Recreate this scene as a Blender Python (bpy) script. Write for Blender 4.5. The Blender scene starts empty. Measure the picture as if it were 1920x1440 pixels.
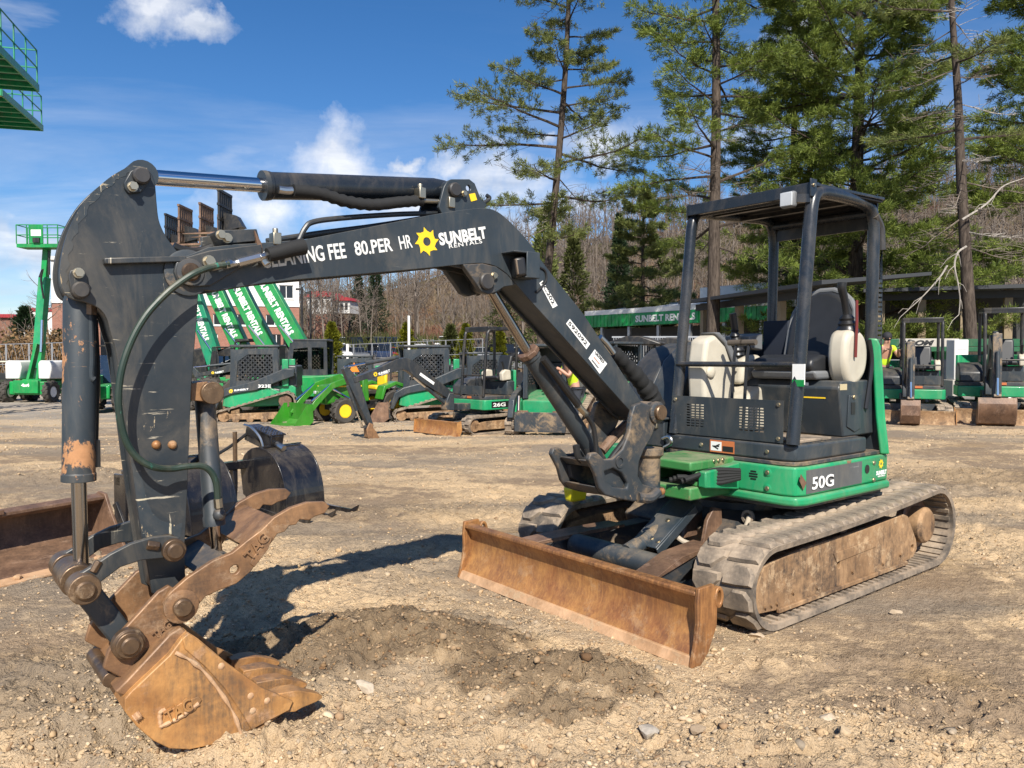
import bpy, bmesh, math, random
import numpy as np
from mathutils import Vector, Matrix
R = math.radians
random.seed(7); RNG = np.random.default_rng(11)
scene = bpy.context.scene
C = scene.collection

# ---------------------------------------------------------------- camera, sky, sun, exposure
CAM_H, PITCH, FPX = 1.5, 0.0346, 1442.0
cam_data = bpy.data.cameras.new('camera'); cam = bpy.data.objects.new('camera', cam_data); C.objects.link(cam)
cam.location = (0, 0, CAM_H); cam.rotation_euler = (math.pi / 2 - PITCH, 0, 0)
cam_data.sensor_width = 36.0; cam_data.lens = 36.0 * FPX / 1920.0
cam_data.clip_start = 0.05; cam_data.clip_end = 9000
scene.camera = cam

SUN_ELEV = R(42.0)            # height of the sun
SUN_DIR = Vector((-0.10, 1.0, 0)).normalized()   # the way shadows fall on the ground
sun_data = bpy.data.lights.new('sun', 'SUN'); sun = bpy.data.objects.new('sun', sun_data); C.objects.link(sun)
sun_data.energy = 5.0; sun_data.angle = R(0.53); sun_data.color = (1.0, 0.94, 0.84)
ray = Vector((SUN_DIR.x * math.cos(SUN_ELEV), SUN_DIR.y * math.cos(SUN_ELEV), -math.sin(SUN_ELEV)))
sun.rotation_euler = ray.to_track_quat('-Z', 'Y').to_euler(); sun.location = (0, -20, 30)

world = bpy.data.worlds.new('World'); scene.world = world; world.use_nodes = True
scene.view_settings.view_transform = 'Standard'; scene.view_settings.look = 'None'
scene.view_settings.exposure = 0.55; scene.view_settings.gamma = 1.0; scene.view_settings.use_curve_mapping = False
scene.cycles.use_denoising = True
world.cycles.sampling_method = 'MANUAL'; world.cycles.sample_map_resolution = 256
scene.cycles.max_bounces = 6; scene.cycles.diffuse_bounces = 3; scene.cycles.glossy_bounces = 3
scene.cycles.transmission_bounces = 6; scene.cycles.transparent_max_bounces = 8
scene.cycles.caustics_reflective = False; scene.cycles.caustics_refractive = False

class NT:
    """small helper round a node tree"""
    def __init__(s, tree): s.t = tree; s.t.nodes.clear()
    def n(s, typ, ins=None, **kw):
        nd = s.t.nodes.new(typ)
        for k, v in kw.items(): setattr(nd, k, v)
        for k, v in (ins or {}).items():
            sock = nd.inputs[k]
            if isinstance(v, bpy.types.NodeSocket): s.t.links.new(v, sock)
            elif isinstance(v, bpy.types.Node): s.t.links.new(v.outputs[0], sock)
            else: sock.default_value = v
        return nd
    def math(s, op, a, b=0.5, c=None, clamp=False):
        ins = {0: a, 1: b}
        if c is not None: ins[2] = c
        return s.n('ShaderNodeMath', ins, operation=op, use_clamp=clamp).outputs[0]
    def ramp(s, fac, stops, interp='LINEAR'):
        nd = s.n('ShaderNodeValToRGB', {0: fac}); cr = nd.color_ramp; cr.interpolation = interp
        while len(cr.elements) < len(stops): cr.elements.new(0.5)
        for e, (p, c) in zip(cr.elements, stops):
            e.position = p; e.color = (c, c, c, 1) if isinstance(c, (int, float)) else (*c[:3], 1)
        return nd.outputs[0]
    def noise(s, vec, scale, detail=4, rough=0.55, dist=0.0):
        return s.n('ShaderNodeTexNoise', {'Vector': vec, 'Scale': scale, 'Detail': detail, 'Roughness': rough, 'Distortion': dist}).outputs[0]
    def mix(s, fac, a, b, blend='MIX'):
        nd = s.n('ShaderNodeMix', data_type='RGBA', blend_type=blend)
        for i, v in ((0, fac), (6, a), (7, b)):
            if isinstance(v, bpy.types.NodeSocket): s.t.links.new(v, nd.inputs[i])
            else: nd.inputs[i].default_value = v if i == 0 else (*v[:3], 1)
        return nd.outputs[2]
    def mapping(s, vec, scale=(1, 1, 1), loc=(0, 0, 0), rot=(0, 0, 0)):
        return s.n('ShaderNodeMapping', {'Vector': vec, 'Scale': scale, 'Location': loc, 'Rotation': rot}).outputs[0]

# sky: Nishita plus clouds that go on all round
w = NT(world.node_tree)
sky = w.n('ShaderNodeTexSky', sky_type='NISHITA', sun_disc=False)
sky.sun_elevation = SUN_ELEV; sky.sun_rotation = math.atan2(-SUN_DIR.x, -SUN_DIR.y)
sky.altitude = 650; sky.air_density = 1.0; sky.dust_density = 0.7; sky.ozone_density = 2.6
tc = w.n('ShaderNodeTexCoord').outputs['Generated']
sep = w.n('ShaderNodeSeparateXYZ', {0: tc})
zc = w.math('MAXIMUM', sep.outputs[2], 0.0)
proj_d = w.math('ADD', zc, 0.16)
flat = w.n('ShaderNodeCombineXYZ', {0: w.math('DIVIDE', sep.outputs[0], proj_d), 1: w.math('DIVIDE', sep.outputs[1], proj_d), 2: w.math('MULTIPLY', zc, 5.0)}).outputs[0]
cum = w.noise(w.mapping(flat, (1, 1, 1), (3.7, 1.25, 0.4)), 0.85, 10, 0.55, 0.15)
low = w.math('SUBTRACT', 1.0, w.math('DIVIDE', zc, 0.42), clamp=True)      # clouds gather towards the horizon
cmask = w.ramp(w.math('ADD', cum, w.math('MULTIPLY', low, 0.15)), [(0.64, 0.0), (0.78, 0.9)])
wisp = w.ramp(w.noise(w.mapping(flat, (0.35, 1.6, 1), (1.3, 4.2, 0), (0, 0, 0.25)), 1.2, 8, 0.62, 0.6), [(0.44, 0.0), (0.80, 0.62)])
wisp = w.math('MULTIPLY', wisp, w.math('MULTIPLY', low, 1.2, clamp=True))
# a few separate clouds seen in the photograph, at their own bearings
wob = w.n('ShaderNodeVectorMath', {0: w.n('ShaderNodeTexNoise', {'Vector': tc, 'Scale': 7.0, 'Detail': 7.0, 'Roughness': 0.6}).outputs['Color'], 1: (0.5, 0.5, 0.5)}, operation='SUBTRACT').outputs[0]
wob = w.n('ShaderNodeVectorMath', {0: wob, 'Scale': 0.20}, operation='SCALE').outputs[0]
bent = w.n('ShaderNodeVectorMath', {0: w.n('ShaderNodeVectorMath', {0: tc, 1: wob}, operation='ADD').outputs[0], 1: (1, 1, 2.0)}, operation='MULTIPLY').outputs[0]
def cloud_blob(x, y, z, r):
    v = Vector((x, y, z)).normalized(); v.z *= 2.0
    dn = w.n('ShaderNodeVectorMath', {0: bent, 1: tuple(v)}, operation='DISTANCE').outputs['Value']
    return w.math('SUBTRACT', 1.0, w.math('DIVIDE', dn, r * 2.1), clamp=True)
def bearing(px, py):
    d = (px - 960) / FPX, 1.0, -(py - 720) / FPX
    c, s = math.cos(PITCH), math.sin(PITCH)
    return d[0], d[1] * c + d[2] * s, -d[1] * s + d[2] * c
blobs = None
for bx, by, br in ((300, 0, .030), (372, 42, .026), (640, 335, .05), (740, 345, .05), (870, 300, .028), (800, 385, .06), (930, 360, .055), (780, 290, .016), (1130, 275, .05), (1480, 110, .04), (60, 470, .05), (990, 240, .016), (480, 395, .04)):
    b_ = cloud_blob(*bearing(bx, by), br)
    blobs = b_ if blobs is None else w.math('MAXIMUM', blobs, b_)
blobs = w.ramp(w.math('MULTIPLY', blobs, w.math('ADD', 0.45, w.noise(tc, 22.0, 6, 0.6))), [(0.10, 0.0), (0.80, 0.85)])
mask = w.math('MAXIMUM', w.math('MAXIMUM', w.math('MULTIPLY', cmask, 0.75), wisp), blobs)
shade = w.ramp(w.noise(w.mapping(flat, (1, 1, 1.5), (0.3, 0.1, 0.55)), 2.3, 7, 0.6), [(0.3, (0.52, 0.58, 0.68)), (0.62, (1.0, 1.0, 1.0))])
cloud_col = w.mix(1.0, shade, (8.8, 8.9, 9.2), 'MULTIPLY')
deep = w.n('ShaderNodeHueSaturation', {'Saturation': 1.30, 'Value': 1.0, 'Color': sky.outputs[0]}).outputs[0]
deep = w.mix(1.0, deep, (1.0, 0.98, 1.06), 'MULTIPLY')
col = w.mix(mask, deep, cloud_col)
bg = w.n('ShaderNodeBackground', {'Color': col, 'Strength': 0.084})
w.n('ShaderNodeOutputWorld', {'Surface': bg})

# ---------------------------------------------------------------- picture to place
_c, _s = math.cos(PITCH), math.sin(PITCH)
def RAY(px, py):
    return Vector(bearing(px, py))
def P(px, py, depth):
    d = RAY(px, py); return Vector((0, 0, CAM_H)) + d * (depth / d.y)
def sstep(a, b, x):
    t = np.clip((x - a) / (b - a), 0, 1); return t * t * (3 - 2 * t)
def base_z(x, y):
    """the yard falls away gently on its far left side"""
    s = 0.018 * np.clip((5 - x) / 6, 0, 1)
    return -s * np.clip(y - 6.5, 0, 34)
def G(px, py):
    d = RAY(px, py); t = 1.0
    for _ in range(60):
        z = CAM_H + d.z * t; g = float(base_z(d.x * t, d.y * t))
        t += (z - g) / max(1e-4, -d.z + 0.01) * 0.6
    return Vector((d.x * t, d.y * t, float(base_z(d.x * t, d.y * t))))
# frame of the main excavator
TH, CX, CY = R(-141.3), 1.66, 5.59
_u = Vector((math.cos(TH), math.sin(TH), 0)); _l = Vector((-math.sin(TH), math.cos(TH), 0))
def toM(p): q = p - Vector((CX, CY, 0)); return Vector((q.dot(_u), q.dot(_l), p.z))
def fromM(p): return Vector((CX, CY, 0)) + _u * p[0] + _l * p[1] + Vector((0, 0, p[2]))
def PM(px, py, Y):
    o = toM(Vector((0, 0, CAM_H))); e = toM(Vector((0, 0, CAM_H)) + RAY(px, py)) - o
    return o + e * ((Y - o.y) / e.y)
def XZ(pts, Y): return [(lambda p: (p.x, p.z))(PM(a, b, Y)) for a, b in pts]

# ---------------------------------------------------------------- mesh helpers
def link(o): C.objects.link(o); return o
def spline(pts, n=6, closed=False):
    P_ = [Vector(p) for p in pts]; out = []; m = len(P_)
    for i in range(m if closed else m - 1):
        a, b, c, d = (P_[(i - 1) % m] if closed or i > 0 else P_[0] * 2 - P_[1]), P_[i], P_[(i + 1) % m], (P_[(i + 2) % m] if closed or i + 2 < m else P_[-1] * 2 - P_[-2])
        for k in range(n):
            t = k / n
            out.append(0.5 * ((2 * b) + (c - a) * t + (2 * a - 5 * b + 4 * c - d) * t * t + (3 * b - a - 3 * c + d) * t ** 3))
    if not closed: out.append(P_[-1])
    return out
def arc(cx, cz, r, a0, a1, n=10):
    return [(cx + r * math.cos(R(a0 + (a1 - a0) * i / n)), cz + r * math.sin(R(a0 + (a1 - a0) * i / n))) for i in range(n + 1)]
class MB:
    def __init__(s): s.v = []; s.f = []
    def add(s, vs, fs):
        o = len(s.v); s.v += [tuple(v) for v in vs]; s.f += [tuple(i + o for i in f) for f in fs]; return s
    def box(s, c, size, rot=None):
        c = Vector(c); h = Vector(size) / 2; vs = []
        for dx in (-1, 1):
            for dy in (-1, 1):
                for dz in (-1, 1):
                    q = Vector((dx * h.x, dy * h.y, dz * h.z)); q = (rot @ q) if rot else q; vs.append(c + q)
        return s.add(vs, [(0, 1, 3, 2), (4, 6, 7, 5), (0, 4, 5, 1), (2, 3, 7, 6), (0, 2, 6, 4), (1, 5, 7, 3)])
    def bb(s, x0, x1, y0, y1, z0, z1):
        return s.box(((x0 + x1) / 2, (y0 + y1) / 2, (z0 + z1) / 2), (abs(x1 - x0), abs(y1 - y0), abs(z1 - z0)))
    def bar(s, a, b, wdt, hgt, up=(0, 0, 1)):
        a, b = Vector(a), Vector(b); x = (b - a).normalized(); up = Vector(up)
        if abs(x.dot(up)) > 0.98: up = Vector((1, 0, 0)) if abs(x.x) < 0.9 else Vector((0, 1, 0))
        y = up.cross(x).normalized(); z = x.cross(y)
        rot = Matrix((x, y, z)).transposed()
        return s.box((a + b) / 2, ((b - a).length, wdt, hgt), rot)
    def cyl(s, a, b, r, r2=None, n=16, caps=True):
        a, b = Vector(a), Vector(b); r2 = r if r2 is None else r2
        x = (b - a).normalized(); t = Vector((0, 0, 1)) if abs(x.z) < 0.9 else Vector((1, 0, 0))
        y = t.cross(x).normalized(); z = x.cross(y); vs = []
        for p, rr in ((a, r), (b, r2)):
            for i in range(n):
                q = 2 * math.pi * i / n; vs.append(p + y * (math.cos(q) * rr) + z * (math.sin(q) * rr))
        fs = [(i, (i + 1) % n, n + (i + 1) % n, n + i) for i in range(n)]
        if caps: fs += [tuple(range(n - 1, -1, -1)), tuple(range(n, 2 * n))]
        return s.add(vs, fs)
    def tube(s, pts, r, n=8, closed=False, caps=True):
        pts = [Vector(p) for p in pts]; m = len(pts); vs = []; fs = []
        rr = r if callable(r) else (lambda t: r)
        t0 = (pts[1] - pts[0]).normalized(); up = Vector((0, 0, 1)) if abs(t0.z) < 0.9 else Vector((1, 0, 0))
        nrm = (up - t0 * up.dot(t0)).normalized()
        for i in range(m):
            if closed: t = (pts[(i + 1) % m] - pts[i - 1]).normalized()
            else: t = (pts[min(i + 1, m - 1)] - pts[max(i - 1, 0)]).normalized()
            nrm = (nrm - t * nrm.dot(t)).normalized(); bn = t.cross(nrm); q = rr(i / max(1, m - 1))
            for k in range(n):
                a = 2 * math.pi * k / n; vs.append(pts[i] + nrm * (math.cos(a) * q) + bn * (math.sin(a) * q))
        for i in range(m if closed else m - 1):
            j = (i + 1) % m
            for k in range(n): fs.append((i * n + k, i * n + (k + 1) % n, j * n + (k + 1) % n, j * n + k))
        if caps and not closed: fs += [tuple(range(n - 1, -1, -1)), tuple(range((m - 1) * n, m * n))]
        return s.add(vs, fs)
    def prism(s, poly, a, b, axis='y', fn=None):
        """poly in the plane across the axis: y -> (x,z), x -> (y,z), z -> (x,y)"""
        m = len(poly)
        mk = {'y': lambda p, t: (p[0], t, p[1]), 'x': lambda p, t: (t, p[0], p[1]), 'z': lambda p, t: (p[0], p[1], t)}[axis]
        vs = [mk(p, a) for p in poly] + [mk(p, b) for p in poly]
        if fn: vs = [fn(v) for v in vs]
        fs = [tuple(range(m)), tuple(range(2 * m - 1, m - 1, -1))] + [(i, (i + 1) % m, m + (i + 1) % m, m + i) for i in range(m)]
        return s.add(vs, fs)
    def holed(s, poly, holes, a, b, axis='y'):
        """prism with holes: bridge by filling with bmesh"""
        bm = bmesh.new(); edges = []
        mk = {'y': lambda p, t: (p[0], t, p[1]), 'x': lambda p, t: (t, p[0], p[1]), 'z': lambda p, t: (p[0], p[1], t)}[axis]
        for loop in [poly] + holes:
            vv = [bm.verts.new(mk(p, a)) for p in loop]
            edges += [bm.edges.new((vv[i], vv[(i + 1) % len(vv)])) for i in range(len(vv))]
        res = bmesh.ops.triangle_fill(bm, edges=edges, use_beauty=True)
        fc = [g for g in res['geom'] if isinstance(g, bmesh.types.BMFace)]
        ex = bmesh.ops.extrude_face_region(bm, geom=fc)
        d = Vector(mk((0, 0), b)) - Vector(mk((0, 0), a))
        bmesh.ops.translate(bm, vec=d, verts=[g for g in ex['geom'] if isinstance(g, bmesh.types.BMVert)])
        bm.verts.index_update()
        s.add([v.co.copy() for v in bm.verts], [tuple(v.index for v in f.verts) for f in bm.faces]); bm.free(); return s
    def lathe(s, prof, origin=(0, 0, 0), axis=(0, 0, 1), n=20, caps=True):
        """prof: list of (r, h) along axis"""
        x = Vector(axis).normalized(); t = Vector((0, 0, 1)) if abs(x.z) < 0.9 else Vector((1, 0, 0))
        y = t.cross(x).normalized(); z = x.cross(y); o = Vector(origin); vs = []; fs = []; m = len(prof)
        for r, h in prof:
            for i in range(n):
                q = 2 * math.pi * i / n; vs.append(o + x * h + y * (math.cos(q) * r) + z * (math.sin(q) * r))
        for j in range(m - 1):
            for i in range(n): fs.append((j * n + i, j * n + (i + 1) % n, (j + 1) * n + (i + 1) % n, (j + 1) * n + i))
        if caps: fs += [tuple(range(n - 1, -1, -1)), tuple(range((m - 1) * n, m * n))]
        return s.add(vs, fs)
    def ball(s, c, r, n=10, sq=(1, 1, 1)):
        vs = []; fs = []; c = Vector(c); m = n // 2 + 1
        for j in range(m + 1):
            a = math.pi * j / m
            for i in range(n):
                q = 2 * math.pi * i / n
                vs.append(c + Vector((math.sin(a) * math.cos(q) * r * sq[0], math.sin(a) * math.sin(q) * r * sq[1], math.cos(a) * r * sq[2])))
        for j in range(m):
            for i in range(n): fs.append((j * n + i, j * n + (i + 1) % n, (j + 1) * n + (i + 1) % n, (j + 1) * n + i))
        return s.add(vs, fs)
    def mesh(s, name, mat, smooth=35, fix=True):
        me = bpy.data.meshes.new(name); me.from_pydata(s.v, [], s.f)
        if fix:
            bm = bmesh.new(); bm.from_mesh(me); bmesh.ops.remove_doubles(bm, verts=bm.verts, dist=1e-5)
            bmesh.ops.recalc_face_normals(bm, faces=bm.faces); bm.to_mesh(me); bm.free()
        if smooth: me.shade_smooth(); me.set_sharp_from_angle(angle=R(smooth))
        me.materials.append(mat); return me
    def build(s, name, mat, parent=None, bevel=0, seg=2, smooth=35, fix=True):
        o = link(bpy.data.objects.new(name, s.mesh(name, mat, smooth, fix))); o.parent = parent
        if bevel:
            b = o.modifiers.new('edge', 'BEVEL'); b.width = bevel; b.segments = seg; b.limit_method = 'ANGLE'; b.angle_limit = R(40); b.use_clamp_overlap = True
        return o
def tag(o, label=None, cat=None, group=None, kind=None):
    for k, v in (('label', label), ('category', cat), ('group', group), ('kind', kind)):
        if v: o[k] = v
    return o
def empty(name, loc=(0, 0, 0), rz=0, label=None, cat=None, group=None):
    o = link(bpy.data.objects.new(name, None)); o.location = loc; o.rotation_euler = (0, 0, rz); o.empty_display_size = 0.2
    return tag(o, label, cat, group)
def copy_tree(o, parent=None, depth=0):
    c = o.copy(); C.objects.link(c); c.parent = parent
    for ch in list(o.children): copy_tree(ch, c, depth + 1)
    return c
def inst(src, name, parent, mat=None):
    """another object on the same mesh"""
    o = link(bpy.data.objects.new(name, src.data)); o.parent = parent
    if mat is not None: o.matrix_local = mat
    for md in src.modifiers:
        if md.type == 'BEVEL':
            b = o.modifiers.new('edge', 'BEVEL'); b.width = md.width; b.segments = md.segments; b.limit_method = 'ANGLE'; b.angle_limit = md.angle_limit
    return o

# lettering: made once as flat meshes of unit width, baseline at 0
_TEXT = {}
def text_mesh(s, bold=0.0, shear=0.0, spacing=1.0):
    key = (s, bold, shear, spacing)
    if key not in _TEXT:
        cu = bpy.data.curves.new('lettering', 'FONT'); cu.body = s; cu.offset = bold; cu.shear = shear; cu.space_character = spacing
        cu.extrude = 0.012; cu.resolution_u = 3; cu.fill_mode = 'BOTH'
        ob = bpy.data.objects.new('lettering', cu); C.objects.link(ob)
        dg = bpy.context.evaluated_depsgraph_get(); dg.update()
        me = bpy.data.meshes.new_from_object(ob.evaluated_get(dg))
        bpy.data.objects.remove(ob); bpy.data.curves.remove(cu)
        a = np.empty(len(me.vertices) * 3, 'f'); me.vertices.foreach_get('co', a); a = a.reshape(-1, 3)
        x0, x1 = a[:, 0].min(), a[:, 0].max(); y0, y1 = a[:, 1].min(), a[:, 1].max(); wd = x1 - x0
        _TEXT[key] = (a, [tuple(p.vertices) for p in me.polygons], x0, y0, wd, y1 - y0); bpy.data.meshes.remove(me)
    return _TEXT[key]
def text(s, mat, parent, origin, xdir, ydir, width, height=None, name='lettering', bold=0.0, shear=0.0, spacing=1.0, lift=0.0015):
    """lettering whose bottom left corner is at origin, running along xdir for width"""
    a, f, x0, y0, wd, ht = text_mesh(s, bold, shear, spacing)
    X, Y = Vector(xdir).normalized(), Vector(ydir).normalized(); Z = X.cross(Y).normalized(); Y = Z.cross(X)
    sx = width / wd; sy = (height / ht) if height else sx; o = Vector(origin)
    me = bpy.data.meshes.new(name)
    co = [tuple(o + X * ((v[0] - x0) * sx) + Y * ((v[1] - y0) * sy) + Z * (lift + (0.0008 if v[2] > 0 else -0.0008))) for v in a]
    me.from_pydata(co, [], f); me.materials.append(mat)
    ob = link(bpy.data.objects.new(name, me)); ob.parent = parent; return ob
# ---------------------------------------------------------------- materials
def newmat(name):
    m = bpy.data.materials.new(name); m.use_nodes = True; t = NT(m.node_tree)
    return m, t
def finish(t, col, rough, metal=0.0, bump=None, bstr=0.3, bdist=0.01, spec=0.5, coat=0.0, extra=None):
    ins = {'Base Color': col if isinstance(col, bpy.types.NodeSocket) else (*col[:3], 1), 'Roughness': rough, 'Metallic': metal, 'Specular IOR Level': spec, 'Coat Weight': coat}
    if bump is not None:
        ins['Normal'] = t.n('ShaderNodeBump', {'Height': bump, 'Strength': bstr, 'Distance': bdist}).outputs[0]
    ins.update(extra or {})
    p = t.n('ShaderNodeBsdfPrincipled', ins)
    t.n('ShaderNodeOutputMaterial', {'Surface': p.outputs[0]}); return p
def plain(name, col, rough=0.6, metal=0.0, vary=0.12, scale=6.0, **kw):
    m, t = newmat(name); tc = t.n('ShaderNodeTexCoord').outputs['Object']
    n = t.noise(tc, scale, 5, 0.6)
    c = t.mix(n, [x * (1 - vary) for x in col], [min(1, x * (1 + vary)) for x in col])
    finish(t, c, rough, metal, **kw); return m
def paint(name, col, rough=0.42, dust=(0.36, 0.29, 0.20), dust_amt=0.35, chip=(0.30, 0.20, 0.11), chip_amt=0.0, chip_scale=7.0, scratch=0.0, scratch_col=(0.55, 0.50, 0.40), coat=0.0, mud=0.0):
    """painted steel: dust on what faces up, chips and scratches to a paler or rusty ground"""
    m, t = newmat(name); tcn = t.n('ShaderNodeTexCoord'); tc = tcn.outputs['Object']
    big = t.noise(tc, 1.7, 6, 0.6); fine = t.noise(tc, 26, 5, 0.65)
    c = t.mix(t.ramp(big, [(0.3, 0), (0.72, 1)]), [x * 0.74 for x in col], [min(1, x * 1.28) for x in col])
    smear = t.ramp(t.noise(t.mapping(tc, (2.2, 2.2, 0.9), (1, 5, 2), (0, 0.5, 0)), 2.4, 7, 0.7, 0.8), [(0.48, 0.0), (0.68, 1.0)])
    c = t.mix(t.math('MULTIPLY', smear, 0.10 + 0.10 * dust_amt), c, dust)
    nz = t.n('ShaderNodeSeparateXYZ', {0: t.n('ShaderNodeNewGeometry').outputs['Normal']}).outputs[2]
    up = t.math('MULTIPLY', t.ramp(nz, [(0.35, 0.12), (0.95, 1.0)]), t.ramp(t.noise(tc, 5, 7, 0.7), [(0.36, 0.0), (0.72, 1.0)]))
    dm = t.math('MULTIPLY', up, dust_amt, clamp=True)
    c = t.mix(dm, c, dust)
    rgh = t.math('ADD', rough, t.math('MULTIPLY', dm, 0.45), clamp=True)
    rgh = t.math('ADD', rgh, t.math('MULTIPLY', t.math('SUBTRACT', fine, 0.5), 0.25), clamp=True)
    mask = None
    if mud:
        mm = t.ramp(t.noise(tc, 3.1, 9, 0.72, 0.4), [(0.62 - mud * 0.3, 0.0), (0.72 - mud * 0.25, 1.0)])
        mm = t.math('MULTIPLY', mm, 0.85)
        mc = t.mix(fine, (0.15, 0.10, 0.06), (0.40, 0.29, 0.17)); c = t.mix(mm, c, mc); rgh = t.math('MAXIMUM', rgh, t.math('MULTIPLY', mm, 0.9)); mask = mm
    if chip_amt:
        ch = t.noise(t.mapping(tc, (1, 1, 0.45)), chip_scale, 9, 0.75, 0.5)
        cm = t.ramp(ch, [(0.70 - 0.22 * chip_amt, 0.0), (0.72 - 0.22 * chip_amt, 1.0)])
        cc = t.mix(fine, [x * 0.6 for x in chip], [min(1, x * 1.5) for x in chip])
        c = t.mix(cm, c, cc); rgh = t.math('MAXIMUM', rgh, t.math('MULTIPLY', cm, 0.8))
        mask = cm if mask is None else t.math('MAXIMUM', mask, cm)
    if scratch:
        for k, (sc, rt) in enumerate((((2.0, 2.0, 34.0), 0.5), ((30.0, 30.0, 2.2), -0.35), ((3.0, 3.0, 40.0), -0.9))):
            sn = t.noise(t.mapping(tc, sc, (k * 3.1, 0, k), (0, rt, 0)), 1.0, 6, 0.7, 0.3)
            sm = t.ramp(sn, [(0.745 - 0.07 * scratch, 0.0), (0.775 - 0.07 * scratch, 0.8)]); c = t.mix(sm, c, scratch_col)
    bump = t.math('ADD', t.math('MULTIPLY', fine, 0.25), mask) if mask is not None else fine
    finish(t, c, rgh, 0.0, bump, 0.18 if mask is None else 0.35, 0.003, coat=coat); return m
def rust(name, a=(0.20, 0.085, 0.035), b=(0.42, 0.20, 0.07), dark=(0.05, 0.035, 0.028), dirt=(0.50, 0.36, 0.22), streak=1.0, rough=0.62, dirt_amt=0.4, dark_amt=0.5, metal=0.25, axis='z'):
    """bare working steel: rubbed rust, dark mill patches, vertical rub marks, caked soil"""
    m, t = newmat(name); tc = t.n('ShaderNodeTexCoord').outputs['Object']
    n1 = t.noise(tc, 3.0, 6, 0.68, 0.6); fine = t.noise(tc, 40, 4, 0.7); med = t.noise(tc, 11, 6, 0.72, 0.4)
    st = t.noise(t.mapping(tc, (60, 60, 4.0) if axis == 'z' else (4.0, 60, 60)), 1.0, 5, 0.7, 0.8)
    c = t.mix(t.ramp(n1, [(0.34, 0), (0.62, 1)]), a, b)
    c = t.mix(t.ramp(med, [(0.40, 0.0), (0.70, 0.6)]), c, [x * 0.55 for x in a])
    c = t.mix(t.math('MULTIPLY', t.ramp(st, [(0.45, 0), (0.66, 1)]), 0.5 * streak), c, [x * 1.35 for x in b])
    dk = t.math('MULTIPLY', t.ramp(t.noise(t.mapping(tc, (1.4, 1.4, 0.8)), 2.4, 8, 0.75, 0.5), [(0.46, 0), (0.60, 1)]), dark_amt)
    dk = t.math('MULTIPLY', dk, t.ramp(t.math('ADD', t.math('MULTIPLY', st, 0.5), t.math('MULTIPLY', fine, 0.5)), [(0.40, 1.0), (0.62, 0.25)]))
    c = t.mix(dk, c, dark)
    dm = t.math('MULTIPLY', t.ramp(t.noise(t.mapping(tc, (1, 1, 1), (4, 2, 7)), 5.3, 8, 0.78, 0.2), [(0.55, 0), (0.63, 1)]), dirt_amt)
    c = t.mix(dm, c, t.mix(fine, [x * 0.7 for x in dirt], [min(1, x * 1.15) for x in dirt]))
    rgh = t.math('ADD', t.math('SUBTRACT', rough, t.math('MULTIPLY', st, 0.22)), t.math('MULTIPLY', dm, 0.4), clamp=True)
    met = t.math('MULTIPLY', t.math('SUBTRACT', 1.0, dm), metal)
    finish(t, c, rgh, met, t.math('ADD', t.math('MULTIPLY', t.math('ADD', fine, med), 0.3), dm), 0.45, 0.005); return m
def metal(name, col=(0.6, 0.6, 0.6), rough=0.25): return plain(name, col, rough, 1.0, 0.08)

SLATE = (0.024, 0.034, 0.043)
M = {}
M['slate'] = paint('slate_paint', SLATE, 0.40, dust_amt=0.30, scratch=0.8, scratch_col=(0.12, 0.12, 0.11), chip_amt=0.12, chip=(0.3, 0.26, 0.2))
M['slate_worn'] = paint('slate_paint_worn', (0.019, 0.026, 0.033), 0.40, dust_amt=0.5, chip_amt=0.22, chip=(0.46, 0.36, 0.22), chip_scale=8.0, scratch=1.25, scratch_col=(0.52, 0.46, 0.35))
M['slate_mud'] = paint('slate_paint_muddy', SLATE, 0.5, dust_amt=0.75, mud=0.35, chip_amt=0.1, dust=(0.28, 0.2, 0.13))
M['slate_clean'] = paint('slate_paint_clean', (0.022, 0.027, 0.033), 0.36, dust_amt=0.22)
M['rod_rust'] = paint('rusty_cylinder_paint', SLATE, 0.5, dust_amt=0.3, chip_amt=0.75, chip=(0.40, 0.20, 0.09), chip_scale=3.2, scratch=0.9, scratch_col=(0.45, 0.26, 0.13))
M['cyl_mud'] = paint('muddy_cylinder_paint', SLATE, 0.5, dust_amt=0.4, mud=0.30, chip_amt=.2)
M['green'] = paint('rental_green_paint', (0.006, 0.27, 0.105), 0.36, dust_amt=0.55, chip_amt=0.20, chip=(0.20, 0.10, 0.05), chip_scale=4.0, coat=0.12, scratch=0.9, scratch_col=(0.30, 0.45, 0.34))
M['green_dirty'] = paint('rental_green_dirty', (0.03, 0.20, 0.05), 0.5, dust_amt=0.8, mud=0.2, chip_amt=0.1)
M['green_far'] = paint('fleet_green_paint', (0.004, 0.235, 0.055), 0.38, dust_amt=0.2)
M['green_teal'] = paint('fleet_teal_paint', (0.004, 0.21, 0.105), 0.4, dust_amt=0.2)
M['green_jd'] = paint('tractor_green_paint', (0.03, 0.20, 0.015), 0.32, dust_amt=0.15, coat=0.2)
M['black'] = paint('black_paint', (0.010, 0.011, 0.013), 0.38, dust_amt=0.3)
M['black_gloss'] = paint('black_gloss_paint', (0.007, 0.008, 0.012), 0.22, dust_amt=0.25, coat=0.3)
M['hose'] = plain('hose_rubber', (0.014, 0.014, 0.014), 0.5, vary=0.4, scale=20)
M['hose_green'] = paint('green_scuffed_hose', (0.012, 0.03, 0.022), 0.45, dust_amt=0.3, chip_amt=0.5, chip=(0.02, 0.16, 0.11), chip_scale=6)
M['sleeve'] = plain('hose_sleeve_cloth', (0.012, 0.012, 0.012), 0.8, vary=0.3, scale=60)
M['chrome'] = metal('chrome_rod', (0.72, 0.72, 0.73), 0.08)
M['chrome_dull'] = metal('dull_chrome_rod', (0.42, 0.38, 0.34), 0.2)
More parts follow.
